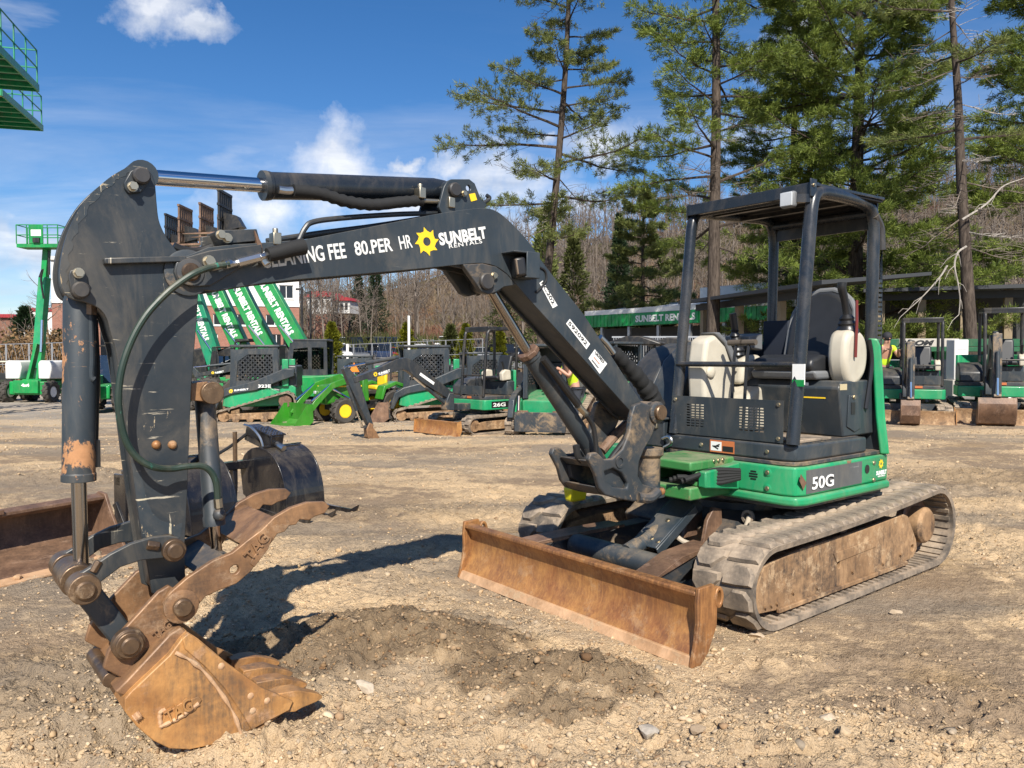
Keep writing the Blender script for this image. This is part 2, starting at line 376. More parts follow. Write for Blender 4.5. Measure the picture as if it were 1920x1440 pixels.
M['zinc'] = metal('zinc_bolt', (0.50, 0.44, 0.33), 0.42)
M['steel'] = metal('steel_fitting', (0.55, 0.55, 0.54), 0.32)
M['pin'] = rust('greasy_pin', (0.09, 0.06, 0.04), (0.22, 0.14, 0.08), streak=0.2, dirt_amt=0.35, rough=0.5, metal=0.5)
M['pin_black'] = paint('black_pin', (0.03, 0.03, 0.032), 0.45, dust_amt=0.4)
M['rust'] = rust('rubbed_rust')
M['rust_bucket'] = rust('bucket_rust', (0.32, 0.145, 0.05), (0.56, 0.29, 0.10), dark=(0.10, 0.072, 0.05), dark_amt=0.8, dirt=(0.50, 0.30, 0.18), dirt_amt=0.5, metal=0.08, rough=0.62, streak=0.15)
M['rust_blade'] = rust('blade_rust', (0.27, 0.11, 0.042), (0.48, 0.245, 0.08), dark=(0.15, 0.068, 0.04), streak=0.6, dark_amt=0.7, dirt_amt=0.25, rough=0.6, metal=0.06)
M['rust_edge'] = rust('blade_edge_soil', (0.42, 0.24, 0.12), (0.60, 0.38, 0.22), dark_amt=0.15, dirt_amt=0.7, streak=0.3, metal=0.0, rough=0.8)
M['rust_brown'] = rust('brown_rust', (0.115, 0.065, 0.042), (0.255, 0.15, 0.092), dark_amt=0.6, dirt=(0.34, 0.22, 0.15), dirt_amt=0.5, metal=0.1, streak=0.4)
M['rust_thumb'] = rust('thumb_rust', (0.16, 0.085, 0.045), (0.33, 0.18, 0.085), dark_amt=0.7, dirt=(0.46, 0.33, 0.21), dirt_amt=0.35, metal=0.15, streak=0.2, axis='x')
M['frame_mud'] = rust('muddy_track_frame', (0.22, 0.125, 0.06), (0.42, 0.26, 0.135), dark=(0.05, 0.034, 0.025), dirt=(0.56, 0.40, 0.24), dirt_amt=0.65, dark_amt=1.0, metal=0.0, rough=0.9, streak=0.12)
M['white'] = plain('white_paint', (0.78, 0.78, 0.75), 0.45, vary=0.08)
M['white_stencil'] = plain('stencil_white', (0.72, 0.72, 0.70), 0.7, vary=0.15, scale=40)
M['yellow'] = plain('decal_yellow', (0.85, 0.56, 0.02), 0.5)
M['orange'] = plain('decal_orange', (0.75, 0.22, 0.02), 0.5)
M['decal_red'] = plain('decal_orange_red', (0.50, 0.15, 0.05), 0.5)
M['decal_black'] = plain('decal_black', (0.012, 0.012, 0.013), 0.5)
M['decal_grey'] = paint('scuffed_grey_decal', (0.085, 0.09, 0.092), 0.5, dust_amt=0.2, scratch=0.9, scratch_col=(0.4, 0.4, 0.38))
M['ivory'] = paint('ivory_plastic', (0.50, 0.46, 0.37), 0.5, dust=(0.33, 0.26, 0.18), dust_amt=0.75, mud=0.06, scratch=0.8, scratch_col=(0.22, 0.19, 0.14))
M['grey_plastic'] = plain('grey_plastic', (0.16, 0.165, 0.17), 0.5)
M['vinyl'] = plain('black_vinyl', (0.022, 0.023, 0.025), 0.42, vary=0.3, scale=12)
M['plastic'] = plain('black_plastic', (0.015, 0.015, 0.016), 0.35)
M['navy'] = plain('dark_blue_cloth', (0.012, 0.017, 0.03), 0.8)
M['lens'] = plain('lamp_lens', (0.50, 0.52, 0.53), 0.12, vary=0.3)
M['lens_dirty'] = plain('muddy_lamp_lens', (0.16, 0.12, 0.085), 0.3, vary=0.3)
M['rubber_far'] = plain('dusty_tyre', (0.055, 0.048, 0.04), 0.85, vary=0.5)
M['concrete'] = plain('concrete', (0.42, 0.39, 0.34), 0.85, vary=0.15, scale=3)
def m_rubber():
    m, t = newmat('dusty_track_rubber'); tc = t.n('ShaderNodeTexCoord').outputs['Object']
    n = t.noise(tc, 5.5, 8, 0.7, 0.2); fine = t.noise(tc, 45, 4, 0.6)
    nz = t.n('ShaderNodeSeparateXYZ', {0: t.n('ShaderNodeNewGeometry').outputs['Normal']}).outputs[2]
    d = t.math('MULTIPLY', t.ramp(n, [(0.34, 0.12), (0.60, 1.0)]), t.ramp(nz, [(0.0, 0.66), (0.9, 1.0)]))
    c = t.mix(d, (0.05, 0.046, 0.042), t.mix(fine, (0.30, 0.225, 0.155), (0.50, 0.395, 0.285)))
    finish(t, c, 0.82, 0, fine, 0.4, 0.004); return m
M['rubber'] = m_rubber()
def m_glass(name, col=(0.4, 0.5, 0.5), rough=0.03):
    m, t = newmat(name)
    g = t.n('ShaderNodeBsdfGlossy', {'Color': (0.9, 0.95, 1, 1), 'Roughness': rough}); tr = t.n('ShaderNodeBsdfTransparent', {'Color': (*col, 1)})
    fr = t.n('ShaderNodeFresnel', {'IOR': 1.5})
    mx = t.n('ShaderNodeMixShader', {0: t.math('ADD', fr.outputs[0], 0.06, clamp=True), 1: tr.outputs[0], 2: g.outputs[0]})
    t.n('ShaderNodeOutputMaterial', {'Surface': mx.outputs[0]}); return m
M['glass'] = m_glass('tinted_glass', (0.35, 0.42, 0.42))
M['glass_dark'] = plain('dark_window_glass', (0.012, 0.015, 0.02), 0.08)

M['edge_wear'] = paint('worn_edge_paint', SLATE, 0.5, dust_amt=0.3, chip_amt=0.62, chip=(0.46, 0.34, 0.20), chip_scale=13.0, scratch=1.5, scratch_col=(0.6, 0.52, 0.36))
M['green_shade'] = paint('shade_tinted_green', (.004, .085, .032), 0.5, dust_amt=0.3)  # fleet green with the pines' shade put into its colour

M['slate_dark'] = paint('slate_frame_paint', (0.014, 0.019, 0.026), 0.27, dust_amt=0.16, scratch=0.5, scratch_col=(0.10, 0.10, 0.10))
def worn_white(name, under, amt):
    m, t = newmat(name); tc = t.n('ShaderNodeTexCoord').outputs['Object']
    k = t.ramp(t.math('ADD', t.math('MULTIPLY', t.noise(tc, 34, 7, 0.75), 0.7), t.math('MULTIPLY', t.noise(tc, 6, 4, 0.6), 0.3)), [(0.56 - amt, 0.0), (0.66 - amt, 1.0)])
    c = t.mix(k, t.mix(t.noise(tc, 18, 4, 0.6), (0.60, 0.60, 0.57), (0.80, 0.80, 0.77)), under); finish(t, c, 0.6); return m
M['white_stencil'] = worn_white('worn_stencil_white', (0.05, 0.058, 0.066), -0.06); M['white_worn'] = worn_white('worn_decal_white', (0.05, 0.058, 0.066), -0.10)
M['tooth_steel'] = rust('worn_tooth', (0.26, 0.15, 0.075), (0.48, 0.33, 0.20), dark=(0.10, 0.07, 0.05), dark_amt=0.4, dirt=(0.5, 0.32, 0.2), dirt_amt=0.4, metal=0.35, rough=0.45, streak=0.3, axis='x')
# ---------------------------------------------------------------- ground
_perm = RNG.permutation(4096).astype(np.int64); _val = RNG.random(4096)
def vnoise(x, y, seed=0):
    xi = np.floor(x).astype(np.int64); yi = np.floor(y).astype(np.int64); fx = x - xi; fy = y - yi
    fx = fx * fx * fx * (fx * (fx * 6 - 15) + 10); fy = fy * fy * fy * (fy * (fy * 6 - 15) + 10)
    h = lambda a, b: _val[_perm[(_perm[(a + seed * 17) & 4095] + b + seed * 131) & 4095]]
    return (h(xi, yi) * (1 - fx) + h(xi + 1, yi) * fx) * (1 - fy) + (h(xi, yi + 1) * (1 - fx) + h(xi + 1, yi + 1) * fx) * fy
def fbm(x, y, oct=4, seed=0, gain=0.5):
    s = np.zeros_like(x); a = 1.0; tot = 0
    for o in range(oct):
        ang = 0.7 * o; xr = x * math.cos(ang) - y * math.sin(ang); yr = x * math.sin(ang) + y * math.cos(ang)
        s += a * vnoise(xr * 2 ** o + 31.7 * o, yr * 2 ** o + 11.3 * o, seed + o); tot += a; a *= gain
    return s / tot
MOUNDS = []   # x, y, radius x, radius y, height, moisture
for px, py, rx, ry, h, mo in ((690, 1205, .42, .34, .10, .85), (800, 1205, .42, .30, .075, .9), (560, 1235, .40, .30, .09, .7), (1000, 1270, .33, .22, .07, .9), (1130, 1275, .24, .17, .05, .8), (1040, 1330, .22, .13, .04, .75),
                             (470, 1400, .35, .14, .06, 0), (230, 1360, .3, .2, .06, .1), (60, 1290, .5, .35, .06, .35), (120, 1060, .7, .35, .04, .15), (620, 1420, .3, .12, .03, 0),
                             (1450, 1420, .4, .15, .03, .1), (1800, 1340, .5, .25, .035, .05), (1500, 1240, .5, .12, .03, .0), (150, 895, .9, .5, .10, .25), (760, 960, .8, .4, .03, .3), (1850, 900, 1.0, .7, .03, .45)):
    g = G(px, py); MOUNDS.append((g.x, g.y, rx, ry, h, mo))
def ground_parts(x, y):
    b = base_z(x, y)
    soft = sstep(0.36, 0.62, fbm(x * 0.55, y * 0.8, 3, 3))             # loose soil here, packed there
    wx = x + 0.25 * (fbm(x * 2, y * 2, 2, 21) - .5); wy = y + 0.25 * (fbm(x * 2, y * 2, 2, 22) - .5)
    z = 0.05 * (fbm(x * .7, y * .9, 3, 5) - .5)
    lump = fbm(wx * 3.2, wy * 4.2, 3, 7)
    clod = 1 - np.abs(2 * fbm(wx * 9, wy * 11, 3, 9) - 1)
    grit = fbm(x * 34, y * 36, 2, 13)
    fade = np.clip(1.4 - y / 22, 0.15, 1)
    moist = np.zeros_like(x); hm = np.zeros_like(x); loose = np.zeros_like(x)
    for mx, my, rx, ry, h, mo in MOUNDS:
        d = ((x - mx) / rx) ** 2 + ((y - my) / ry) ** 2
        k = np.exp(-d * 1.1) ; edge = fbm(x * 5 + mx, y * 5, 4, 33)
        hm += h * k * (0.55 + 0.9 * edge)
        moist = np.maximum(moist, mo * sstep(0.10, 0.46, np.exp(-d * 0.75) * (0.1 + 1.5 * edge) * (.55 + .9 * fbm(x * 17, y * 17, 3, 35))))
        loose = np.maximum(loose, np.exp(-d * 0.9))
    rough = np.clip(0.35 + 0.75 * soft + 0.9 * loose, 0, 1.5)
    z = z + fade * (0.050 * (lump - .5) * rough + 0.052 * (clod - .75) * rough + 0.030 * (np.abs(2 * fbm(wx * 19, wy * 22, 3, 15) - 1) - .3) * -rough + 0.016 * (grit - .5)) + hm
    # wheel and track ruts running across the yard
    rut = np.zeros_like(x)
    for ry0, sl, wd in ((8.2, 0.05, .22), (10.0, 0.09, .25), (13.0, -0.02, .3), (6.9, 0.12, .2)):
        dd = (y - ry0 - sl * x) / wd; rut += np.exp(-dd * dd)
    for ry0, sl, wd in ((3.2, 0.33, .13), (3.75, 0.33, .13), (4.7, -.22, .15), (5.3, -.22, .15), (7.6, .02, .18)):
        dd = (y - ry0 - sl * x + .12 * np.sin(x * 1.3)) / wd; rut += .8 * np.exp(-dd * dd) * sstep(.40, .58, fbm(x * .5 + ry0, y * .5, 2, 91))
    z -= 0.03 * rut * fade
    # packed flat under the tracks and blade of the main machine
    qx = (x - CX) * _u.x + (y - CY) * _u.y; qy = (x - CX) * _l.x + (y - CY) * _l.y
    pad = sstep(0.25, 0.0, np.maximum(np.abs(qx - .2) - 1.65, np.abs(qy) - 1.02))
    z = z * (1 - pad) + pad * (z * 0.25 - 0.012)
    return b + z, moist, soft, rut
def gz(x, y): return float(ground_parts(np.array([float(x)]), np.array([float(y)]))[0][0])
def build_ground():
    ys = [-6 + .4 * i for i in range(20)]; ys = [v for v in ys if v < 1.9]; v = 1.9
    while v < 60: ys.append(v); v *= 1.0047
    while v < 1500: ys.append(v); v *= 1.06
    ys = np.array(ys); ts = np.linspace(-1, 1, 620)
    Y, T = np.meshgrid(ys, ts, indexing='ij'); X = T * (0.95 * np.maximum(Y, 0) + 1.6 + 6 * np.clip((1.9 - Y) / 8, 0, 1))
    Z, moist, soft, rut = ground_parts(X, Y)
    far = np.clip((Y - 40) / 60, 0, 1); Z = Z * (1 - far) + base_z(X, Y) * far
    nr, nc = X.shape; co = np.stack([X, Y, Z], -1).reshape(-1, 3).astype('f')
    idx = np.arange(nr * nc).reshape(nr, nc)
    q = np.stack([idx[:-1, :-1], idx[:-1, 1:], idx[1:, 1:], idx[1:, :-1]], -1).reshape(-1, 4).astype('i')
    me = bpy.data.meshes.new('ground'); me.vertices.add(len(co)); me.vertices.foreach_set('co', co.ravel())
    me.loops.add(q.size); me.loops.foreach_set('vertex_index', q.ravel())
    me.polygons.add(len(q)); me.polygons.foreach_set('loop_start', np.arange(0, q.size, 4, dtype='i')); me.polygons.foreach_set('use_smooth', np.ones(len(q), bool))
    me.update()
    for nm, arr in (('moist', moist), ('soft', soft), ('rut', rut)):
        a = me.attributes.new(nm, 'FLOAT', 'POINT'); a.data.foreach_set('value', arr.ravel().astype('f'))
    m, t = newmat('yard_soil'); pos = t.n('ShaderNodeNewGeometry').outputs['Position']
    at_ = lambda k: t.n('ShaderNodeAttribute', attribute_name=k).outputs['Fac']
    n1 = t.noise(pos, 1.1, 5, 0.62, 0.3); n2 = t.noise(pos, 6.0, 5, 0.7); n3 = t.noise(pos, 38, 4, 0.7); n4 = t.noise(pos, 120, 3, 0.6)
    n0 = t.noise(t.mapping(pos, (0.22, 0.6, 1)), 1.0, 6, 0.6, 0.5)
    pale = t.mix(n3, (0.40, 0.275, 0.152), (0.80, 0.59, 0.362))
    grey = t.mix(n3, (0.20, 0.14, 0.088), (0.43, 0.315, 0.205))
    k = t.math('ADD', t.math('MULTIPLY', at_('soft'), 0.55), t.math('MULTIPLY', t.math('SUBTRACT', n2, 0.5), 1.6))
    k = t.math('ADD', k, t.math('MULTIPLY', t.math('SUBTRACT', n1, 0.5), 1.1))
    c = t.mix(t.ramp(k, [(-0.02, 0), (0.34, 1)]), grey, pale)
    ochre = t.ramp(t.noise(t.mapping(pos, (1, 1.6, 1), (5, 3, 0)), 0.8, 6, 0.65, 0.3), [(0.56, 0), (0.72, 0.55)])
    c = t.mix(ochre, c, t.mix(n3, (0.36, 0.22, 0.09), (0.56, 0.39, 0.20)))
    band = t.ramp(n0, [(0.47, 0), (0.58, 0.75)]); c = t.mix(band, c, t.mix(n3, (0.20, 0.16, 0.12), (0.36, 0.295, 0.22)))
    c = t.mix(t.math('MULTIPLY', at_('rut'), 0.4, clamp=True), c, t.mix(n3, (0.20, 0.155, 0.11), (0.33, 0.26, 0.19)))
    wet = t.mix(n3, (0.085, 0.058, 0.034), (0.21, 0.15, 0.095)); c = t.mix(t.math('MULTIPLY', at_('moist'), t.ramp(n2, [(0.28, 0.62), (0.55, 1.0)])), c, wet)
    # grey crushed stone further out in the yard
    yy = t.n('ShaderNodeSeparateXYZ', {0: pos}).outputs[1]
    farf = t.math('MULTIPLY', t.ramp(t.math('DIVIDE', yy, 60), [(0.25, 0.0), (0.42, 0.7)]), t.ramp(n1, [(0.35, 0.45), (0.6, 1)]))
    c = t.mix(farf, c, t.mix(n3, (0.27, 0.25, 0.225), (0.46, 0.43, 0.39)))
    speck = t.ramp(t.n('ShaderNodeTexVoronoi', {'Vector': pos, 'Scale': 60.0, 'Randomness': 1.0}).outputs[0], [(0.10, 1.0), (0.19, 0.0)])
    speck = t.math('MULTIPLY', speck, t.ramp(t.noise(pos, 23, 3, 0.5), [(0.52, 0), (0.62, 0.9)]))
    c = t.mix(speck, c, t.mix(n4, (0.42, 0.38, 0.32), (0.78, 0.72, 0.62)))
    bump = t.math('ADD', t.math('ADD', t.math('MULTIPLY', n3, 0.6), t.math('MULTIPLY', n4, 0.25)), t.math('MULTIPLY', speck, 0.5))
    finish(t, c, 0.95, 0, bump, 1.0, 0.045, spec=0.12)
    me.materials.append(m); o = link(bpy.data.objects.new('ground', me)); tag(o, 'pale packed soil and gravel of the yard', None, None, 'structure'); return o
build_ground()

def ico(level=1):
    bm = bmesh.new(); bmesh.ops.create_icosphere(bm, subdivisions=level, radius=1.0)
    v = np.array([p.co[:] for p in bm.verts]); bm.verts.index_update(); f = np.array([[q.index for q in p.verts] for p in bm.faces]); bm.free(); return v, f
def rock_mat():
    m, t = newmat('yard_stone'); tc = t.n('ShaderNodeNewGeometry').outputs['Position']
    a = t.n('ShaderNodeAttribute', attribute_name='tint').outputs['Color']
    n = t.noise(tc, 55, 6, 0.7); n2 = t.noise(tc, 14, 5, 0.6)
    c = t.mix(1.0, a, t.mix(n, (0.6, 0.58, 0.55), (1.25, 1.22, 1.18)), 'MULTIPLY')
    c = t.mix(t.ramp(n2, [(0.45, 0), (0.65, 0.7)]), c, (0.42, 0.32, 0.21))
    finish(t, c, 0.9, 0, n, 0.6, 0.006, spec=0.2); return m
M['stone'] = rock_mat()
TINTS = np.array([(0.48, 0.35, 0.21), (0.54, 0.40, 0.25), (0.50, 0.36, 0.22), (0.34, 0.28, 0.21), (0.30, 0.20, 0.12), (0.44, 0.31, 0.18), (0.58, 0.46, 0.32)])
def build_gravel(n=80000):
    V, F = ico(1); k = len(V)
    # denser where the ground is close
    yy = 2.4 * (26 / 2.4) ** (RNG.random(n) ** 1.25); xx = (RNG.random(n) * 2 - 1) * (0.74 * yy + 0.4)
    clump = fbm(xx * 1.3, yy * 1.6, 3, 41); softp = sstep(0.36, 0.62, fbm(xx * 0.55, yy * 0.8, 3, 3)); keep = clump * .7 + softp * .38 + RNG.random(n) * 0.40 > 0.74; xx, yy = xx[keep], yy[keep]; n = len(xx)
    zz, moist, soft, rut = ground_parts(xx, yy)
    s = 0.0032 + 0.0072 * RNG.random(n) ** 2.2 + 0.014 * RNG.random(n) ** 26
    s *= np.clip(yy / 9, 1, 1.7)
    ax = 0.6 + 0.8 * RNG.random((n, 3)); ax[:, 2] *= 0.7
    jit = 1 + 0.75 * (RNG.random((n, k)) - .5)
    ang = RNG.random(n) * 6.28; til = (RNG.random(n) - .5) * 1.0
    L = V[None] * ax[:, None, :] * jit[:, :, None] * s[:, None, None]
    ct, st = np.cos(til)[:, None], np.sin(til)[:, None]; y1 = L[:, :, 1] * ct - L[:, :, 2] * st; z1 = L[:, :, 1] * st + L[:, :, 2] * ct
    ca, sa = np.cos(ang)[:, None], np.sin(ang)[:, None]; x2 = L[:, :, 0] * ca - y1 * sa; y2 = L[:, :, 0] * sa + y1 * ca
    co = np.stack([x2 + xx[:, None], y2 + yy[:, None], z1 + (zz + s * 0.12)[:, None]], -1).reshape(-1, 3)
    fs = (F[None] + (np.arange(n) * k)[:, None, None]).reshape(-1, 3)
    me = bpy.data.meshes.new('gravel'); me.from_pydata([], [], [])
    me.vertices.add(len(co)); me.vertices.foreach_set('co', co.astype('f').ravel()); me.loops.add(fs.size); me.loops.foreach_set('vertex_index', fs.astype('i').ravel())
    me.polygons.add(len(fs)); me.polygons.foreach_set('loop_start', np.arange(0, fs.size, 3, dtype='i')); me.update()
    ti = TINTS[RNG.integers(0, len(TINTS), n)] * (0.8 + 0.4 * RNG.random((n, 1))); ti = np.where((moist > .5)[:, None], ti * np.array([.55, .48, .42]), ti)
    at_ = me.attributes.new('tint', 'FLOAT_COLOR', 'POINT'); at_.data.foreach_set('color', np.repeat(np.c_[ti, np.ones(n)], k, 0).astype('f').ravel())
    me.materials.append(M['stone']); o = link(bpy.data.objects.new('gravel', me)); tag(o, 'loose stones scattered over the yard soil', 'gravel', None, 'stuff')
build_gravel()
def stone(px, py, size, tint, label, flat_=0.6):
    V, F = ico(3); g = G(px, py); r = np.random.default_rng(int(px))
    n = fbm(V[:, 0] * 1.6 + px, V[:, 1] * 1.6 + V[:, 2], 3, 50); L = V * (0.75 + 0.6 * n)[:, None]
    for _ in range(12):                                              # broken faces
        d = r.normal(size=3); d /= np.linalg.norm(d); h = 0.48 + .2 * r.random(); s_ = L @ d; L = L - np.maximum(s_ - h, 0)[:, None] * d
    L = L * np.array([size[0], size[1], size[2]])
    me = bpy.data.meshes.new('stone'); me.from_pydata((L + [0, 0, size[2] * .35]).tolist(), [], F.tolist()); me.materials.append(M['stone'])
    at_ = me.attributes.new('tint', 'FLOAT_COLOR', 'POINT'); at_.data.foreach_set('color', np.tile([*tint, 1.0], len(L)).astype('f'))
    me.shade_smooth(); me.set_sharp_from_angle(angle=R(28))
    o = link(bpy.data.objects.new('stone', me)); o.location = (g.x, g.y, gz(g.x, g.y)); o.rotation_euler = (0, 0, r.random() * 6); tag(o, label, 'stone', 'larger stones on the soil')
stone(1222, 1373, (.062, .05, .04), (.40, .36, .31), 'dark and white speckled stone near the bottom edge below the blade')
stone(1552, 1352, (.055, .04, .022), (.58, .48, .36), 'pale flat slab of stone on the soil below the near track')
stone(1415, 1187, (.055, .035, .025), (.52, .42, .31), 'tan stone lying just under the front of the near track')
stone(684, 1300, (.075, .035, .03), (.55, .47, .37), 'pale long stone between the bucket teeth and the dark soil')
stone(1310, 1378, (.032, .03, .026), (.34, .26, .18), 'brown round stone beside the speckled stone at the bottom')
stone(1582, 1390, (.035, .028, .024), (.52, .40, .26), 'small tan stone below the pale slab')
stone(1680, 1150, (.04, .03, .022), (.40, .33, .25), 'brown stone on the soil right of the near track')
# ---------------------------------------------------------------- the main excavator
hero = empty('mini_excavator', (CX, CY, 0), TH, 'large slate and green mini excavator with rusty blade in the foreground', 'excavator')
BY = 0.15            # plane of boom, arm and bucket
def offset(poly, d):
    """move an outline inwards by d"""
    m = len(poly); A = sum(poly[i][0] * poly[(i + 1) % m][1] - poly[(i + 1) % m][0] * poly[i][1] for i in range(m)); sg = 1 if A > 0 else -1; out = []
    for i in range(m):
        a, b, c = Vector(poly[i - 1]), Vector(poly[i]), Vector(poly[(i + 1) % m])
        e1, e2 = (b - a), (c - b)
        n = Vector((-e1.y, e1.x)).normalized() + Vector((-e2.y, e2.x)).normalized()
        n = n.normalized() if n.length > 1e-6 else Vector((0, 0)); out.append(tuple(b + n * d * sg))
    return out
def ypin(p, y0, y1, r, mat, parent, name='pin', cap=True):
    b = MB(); s = 1 if y1 > y0 else -1
    prof = [(r, 0), (r, abs(y1 - y0) - 0.006), (r - 0.006, abs(y1 - y0))] if cap else [(r, 0), (r, abs(y1 - y0))]
    b.lathe(prof, (p[0], y0, p[1]), (0, s, 0), 24); return b.build(name, mat, parent)
def bolt(p, nrm, r, h, parent, mat=None, name='bolt'):
    b = MB(); n = Vector(nrm).normalized(); p = Vector(p)
    b.cyl(p, p + n * h * .35, r * 1.25, n=14); b.cyl(p + n * h * .3, p + n * h, r, n=6); return b.build(name, mat or M['zinc'], parent)

# --- boom
YF = BY + 0.10
boom_px = [(322, 508), (327, 492), (342, 482), (392, 463), (440, 458), (478, 456), (571, 449), (691, 426), (812, 402), (870, 393), (909, 390), (935, 398), (965, 424), (994, 457), (1024, 500), (1093, 587), (1150, 673), (1203, 755),
           (1222, 768), (1222, 784), (1208, 793), (1190, 780), (1100, 680), (1012, 583), (985, 553), (966, 531), (950, 513), (928, 499), (903, 494), (868, 496), (800, 503), (691, 513), (552, 525), (495, 531), (405, 546), (372, 543), (345, 537), (328, 526)]
def round_part(pts, i0, i1, n=5):
    mid = spline([(a, b, 0) for a, b in pts[i0:i1 + 1]], n); return pts[:i0] + [(v.x, v.y) for v in mid] + pts[i1 + 1:]
boom_px = round_part(round_part(boom_px, 23, 30), 8, 15)
bo = XZ(boom_px, YF)
boom = MB().prism(offset(bo, 0.014), BY - 0.085, BY + 0.085).build('boom', M['slate'], hero, 0.004)
for s in (1, -1):
    MB().prism(bo, BY + s * 0.084, BY + s * 0.10).build('side_plate', M['slate'], boom, 0.003)
PV = lambda px, py, Y=YF: PM(px, py, Y)
arm_piv = PV(354, 511)
# boom tip doubling plate and pivot pin
tip_px = [(326, 509), (330, 492), (345, 483), (392, 470), (490, 458), (492, 474), (470, 492), (432, 514), (395, 536), (360, 538), (334, 528)]
for s in (1, -1):
    MB().prism(XZ(tip_px, YF + .015), BY + s * 0.101, BY + s * 0.118).build('tip_plate', M['slate_worn'], boom, 0.004)
ypin((arm_piv.x, arm_piv.z), BY + .118, BY + .138, .034, M['pin'], boom)
MB().lathe([(.052, 0), (.05, .006), (.036, .008)], (arm_piv.x, BY + .118, arm_piv.z), (0, 1, 0), 24).build('boss', M['slate_mud'], boom)
q = PV(391, 491, YF + .02); bolt((q.x, BY + .118, q.z), (0, 1, 0), .020, .03, boom)
# foot boss
foot = PV(1213, 772)
MB().cyl((foot.x, BY - .13, foot.z), (foot.x, BY + .13, foot.z), .062, n=24).build('foot_boss', M['slate_mud'], boom, 0.004)
# arm cylinder bracket on top of the boom
br_px = [(822, 388), (832, 350), (838, 340), (846, 336), (880, 336), (890, 344), (901, 372), (913, 384), (905, 396), (870, 400), (830, 404)]
hole = PV(880, 352); hp = [(hole.x + .014 * math.cos(a * math.pi / 6), hole.z + .014 * math.sin(a * math.pi / 6)) for a in range(12)]
for s in (1, -1):
    MB().holed(XZ(br_px, YF - .01), [hp], BY + s * 0.075, BY + s * 0.092).build('cylinder_bracket', M['slate'], boom, 0.003)
cpin = PV(852, 356)
ypin((cpin.x, cpin.z), BY + .092, BY + .118, .034, M['pin_black'], boom)
b = MB(); b.prism(XZ([(852, 344), (872, 358), (868, 368), (852, 370), (842, 360)], YF), BY + .092, BY + .102).build('pin_keeper', M['slate'], boom, .002)
q = PV(869, 363); bolt((q.x, BY + .102, q.z), (0, 1, 0), .012, .016, boom)
b = MB(); a_ = PV(880, 364); c_ = PV(893, 376); b.prism(XZ([(879, 364), (890, 362), (894, 375), (883, 378)], YF - .008), BY + .0925, BY + .0945).build('warning_sticker', M['yellow'], boom)
# lift cylinder bracket under the boom
lb_px = [(868, 496), (905, 494), (930, 500), (950, 514), (968, 534), (945, 538), (930, 548), (915, 552), (902, 546), (893, 532), (880, 514)]
for s in (1, -1):
    MB().prism(XZ(lb_px, YF), BY + s * 0.066, BY + s * 0.102).build('lift_bracket', M['slate_mud'], boom, 0.004)
    MB().prism(XZ([(800, 503), (868, 497), (893, 532), (902, 548), (888, 556), (862, 516)], YF - .2), BY + s * .06, BY + s * .075).build('lift_bracket_web', M['slate_mud'], boom, .003)
lpin = PV(910, 528); ypin((lpin.x, lpin.z), BY + .10, BY + .125, .042, M['pin_black'], boom)
q = PV(925, 517); bolt((q.x, BY + .10, q.z), (0, 1, 0), .015, .02, boom)
# lettering on the boom
def line_text(s, p0, p1, h, mat, Y=YF, name='lettering', **kw):
    a, c = PM(*p0, Y), PM(*p1, Y); d = c - a
    return text(s, mat, boom, a, d, (0, 0, 1), d.length, h, name, **kw)
line_text('CLEANING FEE', (492, 504), (650, 484), .068, M['white_stencil'], bold=.02)
line_text('80.PER', (667, 480), (737, 471), .062, M['white_stencil'], bold=.02)
line_text('HR', (751, 468), (774, 464), .060, M['white_stencil'], bold=.012)
line_text('SUNBELT', (825, 461), (913, 447), .060, M['white_worn'], bold=.045, spacing=1.04)
line_text('RENTALS', (842, 466), (904, 456), .020, M['white_worn'], bold=.012, spacing=1.15)
def gear(parent, c, r, xdir, ydir, mat=None, name='sun_emblem', lift=.002):
    X, Y = Vector(xdir).normalized(), Vector(ydir).normalized(); Z = X.cross(Y); vs = []; fs = []; n = 8; out = []
    for i in range(n):
        a = 2 * math.pi * i / n + .25
        out += [(r * math.cos(a), r * math.sin(a)), (r * .70 * math.cos(a + .12), r * .70 * math.sin(a + .12)), (r * .74 * math.cos(a + .5), r * .74 * math.sin(a + .5))]
    m = len(out); inn = [(r * .30 * math.cos(math.atan2(p[1], p[0])), r * .30 * math.sin(math.atan2(p[1], p[0]))) for p in out]
    c = Vector(c)
    for p in out + inn: vs.append(c + X * p[0] + Y * p[1] + Z * lift)
    fs = [(i, (i + 1) % m, m + (i + 1) % m, m + i) for i in range(m)]
    return MB().add(vs, fs).build(name, mat or M['yellow'], parent, smooth=0)
gear(boom, PV(800, 453), .068, (-1, 0, 0), (0, 0, 1))
def sticker(px4, Y, lift, mat, parent, name='sticker'):
    return MB().prism(XZ(px4, Y), Y + lift, Y + lift + .001).build(name, mat, parent, smooth=0)
for pts, s, h in (([(1011, 531), (1017, 526), (1045, 573), (1036, 578)], 'PC202', .034), ([(1061, 607), (1068, 598), (1106, 645), (1099, 655)], '592092', .034)):
    sticker(pts, YF, .001, M['white'], boom)
    a, c = PM(pts[0][0] + 2, pts[0][1] + 1, YF), PM(pts[3][0] - 1, pts[3][1] - 4, YF); d = (c - a); up = Vector((-d.z, 0, d.x)); up = up if up.z > 0 else -up
    text(s, M['decal_black'], boom, a + up.normalized() * .005, d, up, d.length * .96, .021, bold=.004, lift=.0035)
sticker([(1103, 672), (1115, 655), (1138, 682), (1124, 701)], YF, .001, M['white'], boom)
a, c = PM(1115, 661, YF), PM(1131, 680, YF); d = c - a; up = Vector((-d.z, 0, d.x)); up = up if up.z > 0 else -up
text('U639823', M['decal_black'], boom, a - up.normalized() * .006, d, up, d.length, .018, bold=.015, lift=.0035)
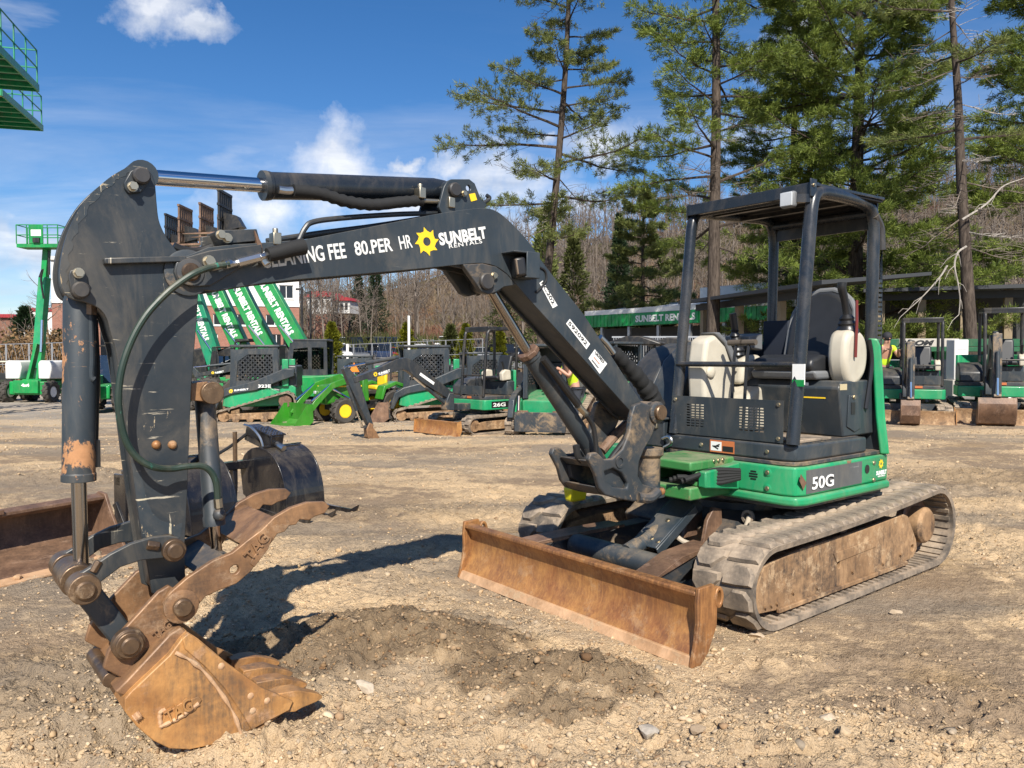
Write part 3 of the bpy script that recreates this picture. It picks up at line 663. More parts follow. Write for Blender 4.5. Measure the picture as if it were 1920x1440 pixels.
a, c = PM(1109, 675, YF), PM(1121, 690, YF); d = c - a; text('...........', M['decal_black'], boom, a - up.normalized() * .004, d, up, d.length, .010, lift=.0035)
text('.........', M['decal_red'], boom, a + up.normalized() * .02, d, up, d.length * .9, .006, bold=.02, lift=.0035)
# work light in its box on the boom side
lx = PV(985, 500)
z0, z1 = PV(985, 522, YF + .07).z, PV(985, 473, YF + .07).z; x0, x1 = PV(1011, 500, YF + .1).x, PV(963, 500, YF + .1).x; xm = x0 + (x1 - x0) * .52
wl = MB(); wl.bb(x0, xm, YF + .10, YF + .108, z0, z1); wl.bb(x0, x0 + .01, YF, YF + .10, z0, z1); wl.bb(x0 + .011, x1, YF, YF + .107, z1 - .01, z1 - .001); wl.bb(x0 + .011, xm, YF, YF + .099, z0, z0 + .01)
wl.build('light_shield', M['slate'], boom, .004)
R_ = Matrix.Rotation(R(-22), 3, 'Z') @ Matrix.Rotation(R(8), 3, 'Y')
lp = MB(); lp.box((xm + .012, YF + .055, (z0 + z1) / 2 - .012), (.06, .088, (z1 - z0) * .74), R_); lp.build('lamp_housing', M['plastic'], boom, .014, 3)
lp = MB(); lp.box((xm + .042, YF + .067, (z0 + z1) / 2 - .014), (.010, .070, (z1 - z0) * .60), R_); lp.build('lamp_lens', M['lens_dirty'], boom, .004, 2)
MB().tube(spline([PM(*p, YF + .004) for p in ((1010, 500), (1022, 508), (1024, 525), (1014, 540), (1005, 548))], 5), .006, 8).build('lamp_cable', M['hose'], boom)
# steel pipes along the top of the boom
for k, (pts, r) in enumerate((([(905, 382), (918, 372), (912, 366)], .010), ([(905, 382), (870, 391), (812, 399), (740, 402), (640, 409), (588, 416), (572, 428), (560, 452)], .012), ([(860, 396), (800, 408), (700, 424), (600, 437), (500, 452)], .012), ([(830, 402), (740, 420), (640, 436), (570, 444), (490, 462)], .011))):
    yy = YF - .02 - .045 * k
    MB().tube(spline([PM(*p, yy) for p in pts], 5), r, 10).build('hydraulic_pipe', M['slate_clean'], boom)
for px, py in ((845, 380), (790, 362), (518, 448)):
    q = PM(px, py, YF - .01); b = MB(); b.box((q.x, YF - .02, q.z), (.035, .05, .05)); b.cyl((q.x, YF - .02, q.z + .02), (q.x, YF - .02, q.z + .045), .012, n=6); b.build('pipe_clamp', M['zinc'], boom, .003)
# hose ends, stop block and cover on the boom tip
b = MB(); b.prism(XZ([(408, 432), (480, 430), (486, 452), (420, 458)], YF - .02), BY - .06, BY + .09); b.build('stop_block', M['slate_worn'], boom, .003)
b = MB(); b.prism(XZ([(382, 442), (412, 440), (414, 462), (384, 466)], YF - .1), BY - .05, BY - .03); b.build('stop_plate', M['slate_worn'], boom, .003)
for px, py in ((415, 440), (427, 446)): q = PM(px, py, YF); bolt((q.x, BY + .09, q.z), (0, 1, 0), .016, .022, boom)
b = MB(); b.prism(XZ([(477, 432), (490, 456), (493, 476), (484, 470)], YF), BY - .06, BY + .105).build('hose_guide_plate', M['rust_brown'], boom, .002)
b = MB(); pts = spline([PM(*p, YF + .05) for p in ((570, 462), (545, 467), (520, 474), (502, 478))], 5); b.tube(pts, lambda t: .034 - .006 * t, 12); b.build('hose_cover', M['sleeve'], boom)
# green scuffed hose hanging round the arm
hose_px = [(500, 479), (485, 484), (460, 489), (430, 495), (400, 500), (370, 510), (340, 528), (310, 552), (275, 590), (248, 636), (229, 690), (222, 745), (227, 795), (240, 835), (262, 862), (290, 876), (320, 879), (350, 875), (378, 874), (395, 884), (405, 905), (408, 935)]
yh = [YF + .04 + (.045 if 4 < i < 16 else .02) for i in range(len(hose_px))]
MB().tube(spline([PM(p[0], p[1], y) for p, y in zip(hose_px[3:], yh[3:])], 5), .0125, 10).build('hydraulic_hose', M['hose_green'], boom)
for a_, c_, r in (((395, 502), (445, 493), .0135), ((420, 497), (432, 494), .019), ((445, 493), (488, 482), .019), ((488, 482), (505, 477), .013)):
    MB().cyl(PM(*a_, YF + .055), PM(*c_, YF + .045), r, n=8).build('hose_fitting', M['steel'], boom)
q = PM(497, 486, YF + .03); b = MB(); b.box(q, (.05, .03, .045), Matrix.Rotation(.6, 3, 'Y')); b.build('hose_fitting', M['steel'], boom, .006)
MB().tube(spline([PM(*p, BY - .02) for p in ((325, 462), (345, 470), (372, 472), (398, 464))], 5), .018, 10).build('hydraulic_pipe', M['hose'], boom)
# black sleeve with hoses behind the boom foot
sl = [PM(*p, BY - .06) for p in ((1150, 660), (1180, 690), (1205, 720), (1222, 745), (1230, 775))]
b = MB(); pts = spline(sl, 8); b.tube(pts, lambda t: .040 + .030 * t + .004 * math.sin(t * 60) + .003 * math.sin(t * 23), 12); b.build('hose_sleeve', M['sleeve'], boom)
MB().tube([PM(*p, BY - .03) for p in ((1125, 632), (1137, 644), (1150, 662))], .018, 10).build('hose_fitting', M['steel'], boom)

# --- arm cylinder
cyl = MB(); A0, A1 = PM(493, 348, BY), PM(833, 357, BY)
d_ = (A1 - A0).normalized()
cyl.lathe([(.060, 0), (.060, .03), (.057, .032), (.057, (A1 - A0).length * .93), (.048, (A1 - A0).length)], A0, d_, 28)
arm_cyl = cyl.build('arm_cylinder', M['slate_dark'], hero, .003)
R0 = PM(262, 332, BY); MB().cyl(R0 + d_ * .05, A0 + d_ * .02, .030, n=24).build('rod', M['chrome'], arm_cyl)
MB().cyl((R0.x, BY - .05, R0.z), (R0.x, BY + .05, R0.z), .055, n=20).build('rod_eye', M['slate'], arm_cyl)
MB().lathe([(.062, 0), (.062, .02), (.040, .022)], A0 - d_ * .004, d_ * 1, 24).build('gland', M['slate_worn'], arm_cyl)
cp = A1; MB().cyl((cpin.x, BY - .07, cpin.z), (cpin.x, BY + .07, cpin.z), .05, n=20).build('base_eye', M['slate'], arm_cyl)
b = MB(); b.tube(spline([PM(*p, YF - .03) for p in ((522, 355), (535, 357), (548, 357))], 4), .016, 10); b.build('elbow_fitting', M['steel'], arm_cyl)
b = MB(); b.tube(spline([PM(*p, YF - .03) for p in ((550, 357), (600, 363), (650, 378), (700, 384), (750, 379), (790, 376))], 6), lambda t: .026 + .003 * math.sin(t * 90), 12); b.build('hose_sleeve', M['sleeve'], arm_cyl)
MB().cyl(PM(788, 376, YF - .03), PM(826, 378, YF - .03), .011, n=10).build('hydraulic_pipe', M['zinc'], arm_cyl)

# --- arm (dipper)
YA = BY + 0.085
arm_px = [(252, 311), (264, 311), (276, 316), (286, 328), (291, 345), (294, 380), (298, 412), (308, 437), (322, 458), (338, 478), (358, 484), (376, 498), (380, 520), (372, 548), (369, 600), (365, 650), (359, 725), (354, 850), (350, 960), (346, 1030), (348, 1090), (352, 1130), (340, 1150), (322, 1148), (305, 1120), (285, 1112), (276, 1060), (266, 1010), (255, 935), (245, 860), (231, 750), (218, 660), (208, 625), (200, 597), (186, 579), (163, 568), (138, 562), (122, 551), (114, 528), (113, 498), (121, 455), (136, 415), (163, 372), (200, 337), (228, 319)]
arm_px = round_part(round_part(arm_px, 30, 44, 4), 3, 9, 4)
ao = XZ(arm_px, YA)
arm = MB().prism(offset(ao, 0.012), BY - 0.07, BY + 0.07).build('arm', M['slate_worn'], hero, 0.005)
for s in (1, -1): MB().prism(ao, BY + s * .069, BY + s * .085).build('side_plate', M['slate_worn'], arm, .003)
we = [(v.x, v.y) for v in spline([(x, y, 0) for x, y in ((262, 311), (245, 312), (228, 319), (200, 337), (163, 372), (136, 415), (121, 455), (113, 498), (114, 528), (122, 551))], 5)]; wi = [(x + 14 + 4 * math.sin(i * 1.7), y + 5) for i, (x, y) in enumerate(we)]
MB().prism(XZ(we + wi[::-1], YA), YA + .0002, YA + .0012).build('worn_edge', M['edge_wear'], arm)
we = [(246, 868), (252, 905), (258, 945), (264, 985), (270, 1012), (300, 1010), (338, 1008), (342, 980)]; wi = [(262, 872), (268, 905), (276, 940), (286, 962), (300, 975), (330, 985)]
MB().prism(XZ(we + wi[::-1], YA), YA + .0002, YA + .0012).build('worn_edge', M['edge_wear'], arm)
# slot stiffener and doubling plates
a_, c_ = PM(192, 491, YA), PM(345, 487, YA); b = MB(); b.bar((a_.x, YA + .018, a_.z), (c_.x, YA + .018, c_.z), .036, .022); b.build('stiffener', M['slate_worn'], arm, .004)
def arm_plate(px, pin_px, bolt_px, rp):
    rp *= .70
    MB().prism(XZ(px, YA), YA, YA + .016).build('pin_keeper', M['slate_worn'], arm, .003)
    p = PM(*pin_px, YA); ypin((p.x, p.z), YA, YA + .042, rp, M['pin_black'], arm); p = PM(*bolt_px, YA); bolt((p.x, YA + .016, p.z), (0, 1, 0), .015, .03, arm)
arm_plate([(231, 343), (243, 322), (262, 314), (278, 325), (280, 340), (262, 362), (240, 364), (232, 354)], (262, 332), (246, 352), .044)
arm_plate([(127, 518), (130, 508), (145, 503), (160, 512), (166, 545), (160, 556), (140, 556), (131, 545)], (149, 545), (145, 513), .042)
MB().lathe([(.088, 0), (.088, .012), (.08, .0145)], (arm_piv.x, YA, arm_piv.z), (0, 1, 0), 28).build('pivot_boss', M['slate_mud'], arm)
for px in ((293, 834), (323, 834)): q = PM(*px, YA); MB().ball((q.x, YA, q.z), .017, 12).build('bolt', M['rust'], arm)
b = MB(); a_ = PM(372, 470, YA); MB().tube(spline([PM(*p, BY - .1) for p in ((360, 870), (378, 850), (385, 800), (382, 740))], 5), .012, 8).build('hydraulic_hose', M['hose'], arm)

# --- bucket cylinder
B0, B1 = PM(150, 556, BY), PM(147.5, 902, BY); db = (B1 - B0).normalized()
bc = MB(); L_ = (B1 - B0).length
bc.lathe([(.05, 0), (.055, .02), (.055, L_ - .03), (.058, L_ - .028), (.058, L_)], B0, db, 28); bcyl = bc.build('bucket_cylinder', M['rod_rust'], hero, .002)
B2 = PM(153, 1090, BY); MB().cyl(B1, B2, .026, n=24).build('rod', M['chrome_dull'], bcyl)
linkB = PM(158, 1104, BY + .2); 
MB().cyl((linkB.x, BY - .085, linkB.z), (linkB.x, BY + .085, linkB.z), .058, n=24).build('rod_eye', M['pin'], bcyl, .004)
MB().lathe([(.034, 0), (.036, .03), (.03, .035)], B2 - db * .06, db, 20).build('rod_collar', M['pin'], bcyl)
MB().tube(spline([PM(*p, BY + .04) for p in ((168, 590), (169, 620), (171, 670), (170, 705), (176, 712))], 4), .012, 10).build('hydraulic_pipe', M['rod_rust'], bcyl)
b = MB(); b.cyl(PM(169, 566, BY + .04), PM(169, 590, BY + .04), .022, n=6); b.build('pipe_nut', M['pin'], bcyl)
MB().tube(spline([PM(*p, BY - .02) for p in ((176, 600), (180, 690), (178, 780), (176, 860))], 4), .014, 8).build('hydraulic_hose', M['hose'], bcyl)
q = PM(178, 850, BY - .01); MB().box(q, (.03, .04, .1)).build('hose_clip', M['plastic'], bcyl)

# --- links
linkA = PM(323, 1029, BY + .17)
lk_px = [(343, 1022), (339, 1010), (318, 1006), (288, 1009), (248, 1021), (209, 1041), (178, 1062), (145, 1082), (138, 1100), (145, 1116), (165, 1120), (180, 1106), (190, 1095), (228, 1066), (267, 1053), (306, 1049), (330, 1046), (343, 1036)]
links = None
for s, Y in ((1, BY + .17), (-1, BY - .17)):
    b = MB(); b.prism(XZ(lk_px, BY + .2), Y - .012, Y + .012)
    o = b.build('guide_link', M['slate_worn'], hero, .004)
    MB().cyl((linkA.x, Y - s * .08, linkA.z), (linkA.x, Y + s * .035, linkA.z), .042, n=24).build('boss', M['pin'], o, .004)
    ypin((linkA.x, linkA.z), Y + s * .035, Y + s * .055, .03, M['pin'], o)
    MB().cyl((linkB.x, Y - s * .03, linkB.z), (linkB.x, Y + s * .05, linkB.z), .052, n=24).build('boss', M['pin'], o, .004)
    ypin((linkB.x, linkB.z), Y + s * .05, Y + s * .066, .032, M['pin'], o)
    qa = Vector((linkA.x + .05, Y + s * .012, linkA.z + .02)); MB().cyl(qa, qa + Vector((.04, 0, .012)), .018, n=6).build('lock_bolt', M['pin'], o, .002)
    qa = Vector((linkB.x - .03, Y + s * .012, linkB.z + .05)); MB().cyl(qa, qa + Vector((-.02, 0, .035)), .014, n=6).build('lock_bolt', M['pin'], o, .002)
linkC = PM(246, 1213, BY + .24)
pl = MB(); v_ = Vector((linkC.x - linkB.x, 0, linkC.z - linkB.z)); 
pl.bar((linkB.x, BY, linkB.z), (linkC.x, BY, linkC.z), .17, .085, (0, 1, 0)) if False else None
for s in (1, -1): pl.bar((linkB.x, BY + s * .09, linkB.z), (linkC.x, BY + s * .09, linkC.z), .03, .085)
mid = (linkB + linkC) / 2; pl.bar((linkB.x * .7 + linkC.x * .3, BY, linkB.z * .7 + linkC.z * .3), (linkC.x, BY, linkC.z), .17, .05)
pw = pl.build('bucket_link', M['slate_mud'], hero, .008)

# --- bucket
YB = BY + .27
bk_side = [(353, 1186), (372, 1198), (423, 1241), (489, 1288), (547, 1313), (539, 1332), (489, 1369), (442, 1385), (400, 1397), (356, 1406), (318, 1404), (287, 1389), (256, 1362), (234, 1334), (234, 1311), (244, 1299), (318, 1229), (341, 1198)]
bs = XZ(bk_side, YB)
bucket = empty('bucket'); bucket.parent = hero
for s in (1, -1): MB().prism(bs, BY + s * .27, BY + s * .25).build('bucket_side', M['rust_bucket'], bucket, .004)
# shell: curved back from the top lip round to the cutting edge
shell_o = bs[3 - 3:0] if False else None
rim = [bs[i] for i in (4, 5, 6, 7, 8, 9, 10, 11, 12, 13, 14, 15, 16, 17, 0)]
b = MB(); n_ = len(rim); inner = [(p[0] * .97 + np.mean([q[0] for q in bs]) * .03, p[1] * .97 + np.mean([q[1] for q in bs]) * .03) for p in rim]
for i in range(n_ - 1): b.prism([rim[i], rim[i + 1], inner[i + 1], inner[i]], BY - .249, BY + .249)
b.build('bucket_shell', M['rust_bucket'], bucket)
# side cutter plate, weld beads, raised maker plate
sc_ = XZ([(341, 1196), (353, 1186), (423, 1241), (489, 1288), (548, 1313), (541, 1330), (470, 1367), (448, 1330), (420, 1290), (385, 1250), (345, 1215)], YB)
MB().prism(sc_, YB, YB + .010).build('side_cutter', M['rust_bucket'], bucket, .003)
b = MB(); b.tube(spline([PM(*p, YB + .006) for p in ((330, 1224), (360, 1240), (385, 1262), (415, 1300), (438, 1338), (452, 1375))], 6), lambda t: .007 + .0015 * math.sin(t * 170) + .002 * math.sin(t * 31), 8); b.build('weld_bead', M['rust_edge'], bucket)
for pts, r in ((((300, 1362), (340, 1342), (372, 1318)), .012), (((252, 1348), (264, 1338)), .020), (((302, 1362), (300, 1338), (310, 1330)), .010)):
    MB().tube(spline([PM(*p, YB) for p in pts], 8), lambda t, r=r: r * .8 * (1 + .15 * math.sin(t * 70)), 8).build('weld_bead', M['rust_edge'], bucket)
MB().prism(XZ([(303, 1362), (308, 1338), (338, 1318), (372, 1305), (378, 1312), (365, 1332)], YB), YB, YB + .005).build('name_plate', M['rust_bucket'], bucket, .002)
def emboss(s, p0, p1, h, Y, mat, parent):
    a, c = PM(*p0, Y), PM(*p1, Y); o = text(s, mat, parent, a, c - a, (0, 0, 1), (c - a).length, h, bold=.01, lift=.004)
    co = [v.co for v in o.data.vertices]; 
    for v in o.data.vertices:
        v.co.y = Y + (.011 if v.co.y > Y + .004 else -.001)
    return o
emboss('TAG', (313, 1356), (362, 1328), .05, YB + .005, M['rust_bucket'], bucket)
for p in ((415, 1249), (470, 1305), (474, 1333), (501, 1314)):
    q = PM(*p, YB + .01); MB().ball((q.x, YB + .008, q.z), .014, 10, (1, .5, 1)).build('bolt', M['rust_edge'], bucket)
# ears carrying the two pins
ear_px = [(306, 1109), (320, 1100), (352, 1120), (356, 1150), (345, 1170), (318, 1190), (236, 1278), (196, 1257), (205, 1225), (228, 1190), (300, 1112)]
thp = PM(337, 1134, BY + .2)
for s in (1, -1):
    MB().prism(XZ(ear_px, BY + .2), BY + s * .155, BY + s * .18).build('bucket_ear', M['rust_bucket' if False else 'rust_thumb'], bucket, .005)
    MB().lathe([(.056, 0), (.056, .03), (.046, .034), (.046, .045)], (linkC.x, BY + s * .18, linkC.z), (0, s, 0), 24).build('boss', M['pin'], bucket, .003)
    ypin((linkC.x, linkC.z), BY + s * .215, BY + s * .24, .032, M['pin'], bucket)
emboss('TAG', (292, 1198), (322, 1172), .03, BY + .18, M['rust_thumb'], bucket)
MB().prism(XZ([(216, 1298), (232, 1306), (320, 1222), (338, 1200), (352, 1186), (340, 1176), (318, 1190), (238, 1276)], BY + .24), BY - .24, BY + .24).build('top_flange', M['rust_thumb'], bucket, .006)
b = MB(); q = PM(196, 1268, BY + .1); b.cyl((q.x - .01, BY - .15, q.z), (q.x - .01, BY + .15, q.z), .027, n=20); b.build('back_tube', M['pin'], bucket, .003)
# teeth
for k in range(4):
    yk = BY - .225 + .15 * k
    t0, t1 = PM(535, 1318, YB), PM(592, 1311, YB)
    d = Vector((t1.x - t0.x, 0, t1.z - t0.z)); n = Vector((-d.z, 0, d.x)).normalized(); n = n if n.z > 0 else -n; d.normalize()
    base = Vector((t0.x, 0, t0.z)); b = MB(); prof = []
    Lt = .17
    secs = [(-.06, .030, .030), (0.0, .040, .040), (.05, .042, .040), (.08, .034, .030), (Lt - .03, .018, .026), (Lt, .006, .022)]
    vs = []; 
    for (u_, hh, ww) in secs:
        for sy, sz in ((-1, -1), (1, -1), (1, 1), (-1, 1)):
            p = base + d * u_ + n * (sz * hh - .004 * u_ / Lt); vs.append((p.x, yk + sy * ww, p.z))
    fs = [(3, 2, 1, 0), (20, 21, 22, 23)]
    for j in range(5):
        for i in range(4): fs.append((j * 4 + i, j * 4 + (i + 1) % 4, (j + 1) * 4 + (i + 1) % 4, (j + 1) * 4 + i))
    b.add(vs, fs); b.build('tooth', M['rust_bucket'], bucket, .003, 2)

# --- thumb
th_px = [(304, 1132), (318, 1109), (349, 1082), (396, 1051), (434, 1035), (462, 1012), (489, 992), (512, 969), (543, 951), (574, 941), (606, 940), (616, 948), (606, 962), (588, 968), (577, 975), (560, 973), (553, 983), (540, 985), (532, 996), (518, 1000), (512, 1010), (500, 1026), (481, 1051), (469, 1070), (442, 1093), (411, 1105), (384, 1117), (368, 1136), (361, 1152), (341, 1163), (318, 1159)]
tho = XZ(th_px, BY + .2); thumb = empty('thumb'); thumb.parent = hero
hcent = PM(438, 1067, BY + .2); hl = [(hcent.x + .018 * math.cos(a * math.pi / 6), hcent.z + .018 * math.sin(a * math.pi / 6)) for a in range(12)]
for Y in (BY + .20, BY - .20):
    MB().holed(tho, [hl], Y - .013, Y + .013).build('thumb_plate', M['rust_thumb'], thumb, .004)
    s = 1 if Y > BY else -1
    MB().lathe([(.062, 0), (.062, .014), (.05, .018)], (thp.x, Y + s * .012, thp.z), (0, s, 0), 24).build('boss', M['rust_thumb'], thumb)
    ypin((thp.x, thp.z), Y + s * .02, Y + s * .055, .034, M['pin'], thumb)
cr = XZ([(455, 1022), (500, 985), (522, 972), (534, 984), (505, 1003), (470, 1034)], BY + .2)
MB().prism(cr, BY - .188, BY + .188).build('cross_plate', M['rust_thumb'], thumb, .003)
cr = XZ([(375, 1080), (430, 1046), (445, 1058), (395, 1096)], BY + .2); MB().prism(cr, BY - .188, BY + .188).build('cross_plate', M['slate_mud'], thumb, .003)
emboss('TAG', (470, 1052), (505, 1008), .045, BY + .213, M['rust_thumb'], thumb)
MB().prism(XZ([(466, 1055), (474, 1062), (500, 1028), (508, 1006), (500, 1004), (470, 1046)], BY + .2), BY + .213, BY + .218).build('name_plate', M['rust_thumb'], thumb, .002)
# thumb cylinder
T0, T1, T2 = PM(383, 735, BY - .05), PM(402, 985, BY), PM(408, 1050, BY)
b = MB(); dd = (T1 - T0).normalized(); Lc = (T1 - T0).length
b.lathe([(.036, 0), (.04, .02), (.04, Lc - .04), (.043, Lc - .035), (.043, Lc)], T0, dd, 22); tc_ = b.build('thumb_cylinder', M['slate_mud'], hero)
MB().cyl(T1, T2, .022, n=18).build('rod', M['chrome_dull'], tc_)
MB().cyl((T0.x, BY - .12, T0.z), (T0.x, BY + .06, T0.z), .045, n=20).build('base_eye', M['pin'], tc_, .003)
MB().cyl((T2.x, BY - .05, T2.z), (T2.x, BY + .05, T2.z), .042, n=20).build('rod_eye', M['slate_mud'], tc_, .003)
b = MB(); b.prism(XZ([(352, 718), (384, 715), (392, 742), (376, 752), (352, 750)], BY), BY - .1, BY + .04); b.build('cylinder_lug', M['rust_thumb'], arm, .003)
MB().cyl(PM(408, 935, BY + .07), PM(410, 952, BY + .07), .017, n=8).build('hose_fitting', M['zinc'], tc_); MB().ball(PM(411, 965, BY + .07), .026, 10).build('hose_fitting', M['slate_mud'], tc_)

# --- lift cylinder under the boom
L0, L1, L2 = PM(910, 528, BY), PM(990, 660, BY), PM(1132, 880, BY)
b = MB(); dl = (L2 - L1).normalized(); Lc = (L2 - L1).length
b.lathe([(.054, 0), (.054, .04), (.049, .045), (.049, Lc - .08), (.042, Lc)], L1, dl, 28); lc = b.build('lift_cylinder', M['cyl_mud'], hero)
MB().cyl(L0 + dl * .03, L1, .027, n=24).build('rod', M['chrome_dull'], lc)
MB().cyl((L0.x, BY - .06, L0.z), (L0.x, BY + .06, L0.z), .06, n=20).build('rod_eye', M['slate_mud'], lc, .003)
MB().lathe([(.062, 0), (.062, .03), (.04, .034)], L1 - dl * .01, dl, 8).build('gland_guard', M['rust_brown'], lc, .004)
MB().tube(spline([PM(*p, BY + .09) for p in ((1018, 672), (1040, 700), (1062, 730), (1085, 760))], 4), .022, 10).build('hose_sleeve', M['hose'], lc)
MB().tube([PM(*p, BY + .1) for p in ((1085, 762), (1100, 778))], .018, 10).build('hose_fitting', M['zinc'], lc)
MB().tube(spline([PM(*p, BY + .12) for p in ((1100, 778), (1112, 800), (1117, 830), (1119, 855), (1128, 868))], 5), .014, 10).build('hydraulic_hose', M['hose'], lc)
MB().tube(spline([PM(*p, BY + .14) for p in ((1186, 790), (1172, 822), (1152, 850), (1135, 870), (1118, 866))], 5), .016, 10).build('hydraulic_hose', M['hose'], lc)
MB().tube(spline([PM(*p, BY + .02) for p in ((1080, 835), (1084, 856), (1094, 864), (1103, 856), (1100, 840))], 5), .02, 10).build('hydraulic_hose', M['sleeve'], lc)
MB().tube(spline([PM(*p, BY - .12) for p in ((1128, 846), (1150, 820), (1175, 795))], 5), .03, 10).build('hydraulic_hose', M['rust_brown'], lc)

# --- swing post
SX = (foot.x + PM(1170, 860, BY).x) / 2 - .02
sp = XZ([(1190, 760), (1205, 754), (1222, 760), (1233, 776), (1232, 796), (1222, 820), (1209, 842), (1199, 866), (1197, 892), (1206, 908), (1232, 916), (1234, 926), (1224, 934), (1190, 941), (1160, 936), (1134, 928), (1124, 914), (1118, 890), (1104, 862), (1108, 850), (1120, 848), (1134, 862), (1150, 860), (1168, 842), (1180, 812), (1184, 780)], BY + .17)
hl_ = XZ([(1134, 884), (1150, 878), (1166, 886), (1178, 906), (1176, 916), (1150, 914), (1138, 904)], BY + .17)
post = empty('swing_post'); post.parent = hero
for s in (1, -1): MB().holed(sp, [hl_], BY + s * .135, BY + s * .17).build('cheek', M['slate_mud'], post, .01, 3); MB().prism(offset(hl_, -.01), BY + s * .10, BY + s * .134).build('cheek_web', M['slate_mud'], post)
b = MB(); b.prism(XZ([(1116, 866), (1150, 866), (1190, 872), (1194, 900), (1180, 880), (1150, 872), (1130, 880)], BY + .17), BY - .13, BY + .13); b.prism(XZ([(1124, 914), (1134, 928), (1190, 940), (1222, 932), (1200, 920), (1150, 916)], BY + .17), BY - .13, BY + .13); b.build('core', M['slate_mud'], post, .008)
b = MB(); b.lathe([(.10, 0), (.10, .05), (.07, .06), (.07, .24), (.09, .26), (.09, .30)], (SX - .16, BY, .64), (0, 0, 1), 22); b.build('king_pin', M['slate_mud'], post, .003)
ypin((foot.x, foot.z), BY + .16, BY + .22, .046, M['pin'], post); MB().lathe([(.065, 0), (.065, .02), (.05, .03)], (foot.x, BY + .165, foot.z), (0, 1, 0), 24).build('boss', M['slate_mud'], post)
q = PM(1162, 866, BY + .17); MB().lathe([(.035, 0), (.035, .012), (.022, .012), (.022, .004)], (q.x, BY + .165, q.z), (0, 1, 0), 20).build('boss', M['slate_mud'], post)
b = MB(); q = PM(1222, 922, BY + .17); b.tube(spline([(q.x + .12, BY + .17, q.z - .02), (q.x + .04, BY + .19, q.z - .03), (q.x - .03, BY + .19, q.z + .0)], 5), .03, 10); b.build('hook', M['slate_mud'], post)
MB().ball(PM(1241, 921, BY + .19), .022, 8).build('grease_plug', M['rust'], post)
# --- tracks
def track_path(cf, rf, cr_, rr, n=16):
    """closed belt line round front idler and rear sprocket, in (x,z); clockwise from front bottom"""
    pts = []
    dx = cf[0] - cr_[0]; dz = cf[1] - cr_[1]; D = math.hypot(dx, dz); base = math.degrees(math.atan2(dz, dx)); off = math.degrees(math.acos((rr - rf) / D))
    top = base + off; bot = base - off
    for i in range(n + 1):
        a = R(bot + (top - bot) * i / n); pts.append((cf[0] + rf * math.cos(a), cf[1] + rf * math.sin(a)))
    F_ = pts[-1]; E_ = (cr_[0] + rr * math.cos(R(top)), cr_[1] + rr * math.sin(R(top)))
    for i in range(1, 14):
        t = i / 14; sag = -.018 * math.sin(math.pi * t); pts.append((F_[0] + (E_[0] - F_[0]) * t, F_[1] + (E_[1] - F_[1]) * t + sag))
    for i in range(n + 1):
        a = R(top + (360 - (top - bot)) * i / n); pts.append((cr_[0] + rr * math.cos(a), cr_[1] + rr * math.sin(a)))
    S = pts[-1]; T = pts[0]
    for i in range(1, 16):
        t = i / 16; pts.append((S[0] + (T[0] - S[0]) * t, S[1] + (T[1] - S[1]) * t))
    return pts
def resample(pts, n):
    p = np.array(pts + [pts[0]]); s = np.r_[0, np.cumsum(np.hypot(*np.diff(p, axis=0).T))]; u = np.linspace(0, s[-1], n, endpoint=False)
    return np.stack([np.interp(u, s, p[:, 0]), np.interp(u, s, p[:, 1])], 1), s[-1]
def belt(path, y0, y1, th, crown=0.0):
    """rubber belt: outer and inner skins with edges"""
    b = MB(); m = len(path); vs = []; fs = []
    for i in range(m):
        a, c, d = path[i - 1], path[i], path[(i + 1) % m]; t = np.array(d) - np.array(a); t = t / np.linalg.norm(t); nrm = np.array([t[1], -t[0]])
        e = .10 * (y1 - y0)
        for off, y in ((0, y0), (crown, y0 + e), (crown, y1 - e), (0, y1), (-th, y1 - .004), (-th, y0 + .004)): vs.append((c[0] + nrm[0] * off, y, c[1] + nrm[1] * off))
    for i in range(m):
        j = (i + 1) % m
        for k in range(6): fs.append((i * 6 + k, i * 6 + (k + 1) % 6, j * 6 + (k + 1) % 6, j * 6 + k))
    return b.add(vs, fs)
def make_lug():
    """one chevron half of the worn tread"""
    b = MB(); vs = []
    for z, sc in ((0, 1.0), (.020, .86)):
        for x, y in ((-.058, -.02), (.02, -.095), (.062, -.095), (.058, .0), (.045, .095), (-.02, .095), (-.062, .06)): vs.append((x * sc, y * sc, z))
    n = 7; return b.add(vs, [tuple(range(n - 1, -1, -1)), tuple(range(n, 2 * n))] + [(i, (i + 1) % n, n + (i + 1) % n, n + i) for i in range(n)])
lug_mesh = make_lug().mesh('tread_lug', M['rubber'])
rib_mesh = MB().box((0, 0, 0), (.034, .26, .016)).mesh('inner_rib', M['rubber'])
def frame_at(p, a, d, out=1):
    t = Vector((d[0] - a[0], 0, d[1] - a[1])).normalized(); n = Vector((t.z, 0, -t.x)) * out; y = n.cross(t)
    m = Matrix((t, y, n)).transposed().to_4x4(); m.translation = (p[0], 0, p[1]); return m
TW = .40
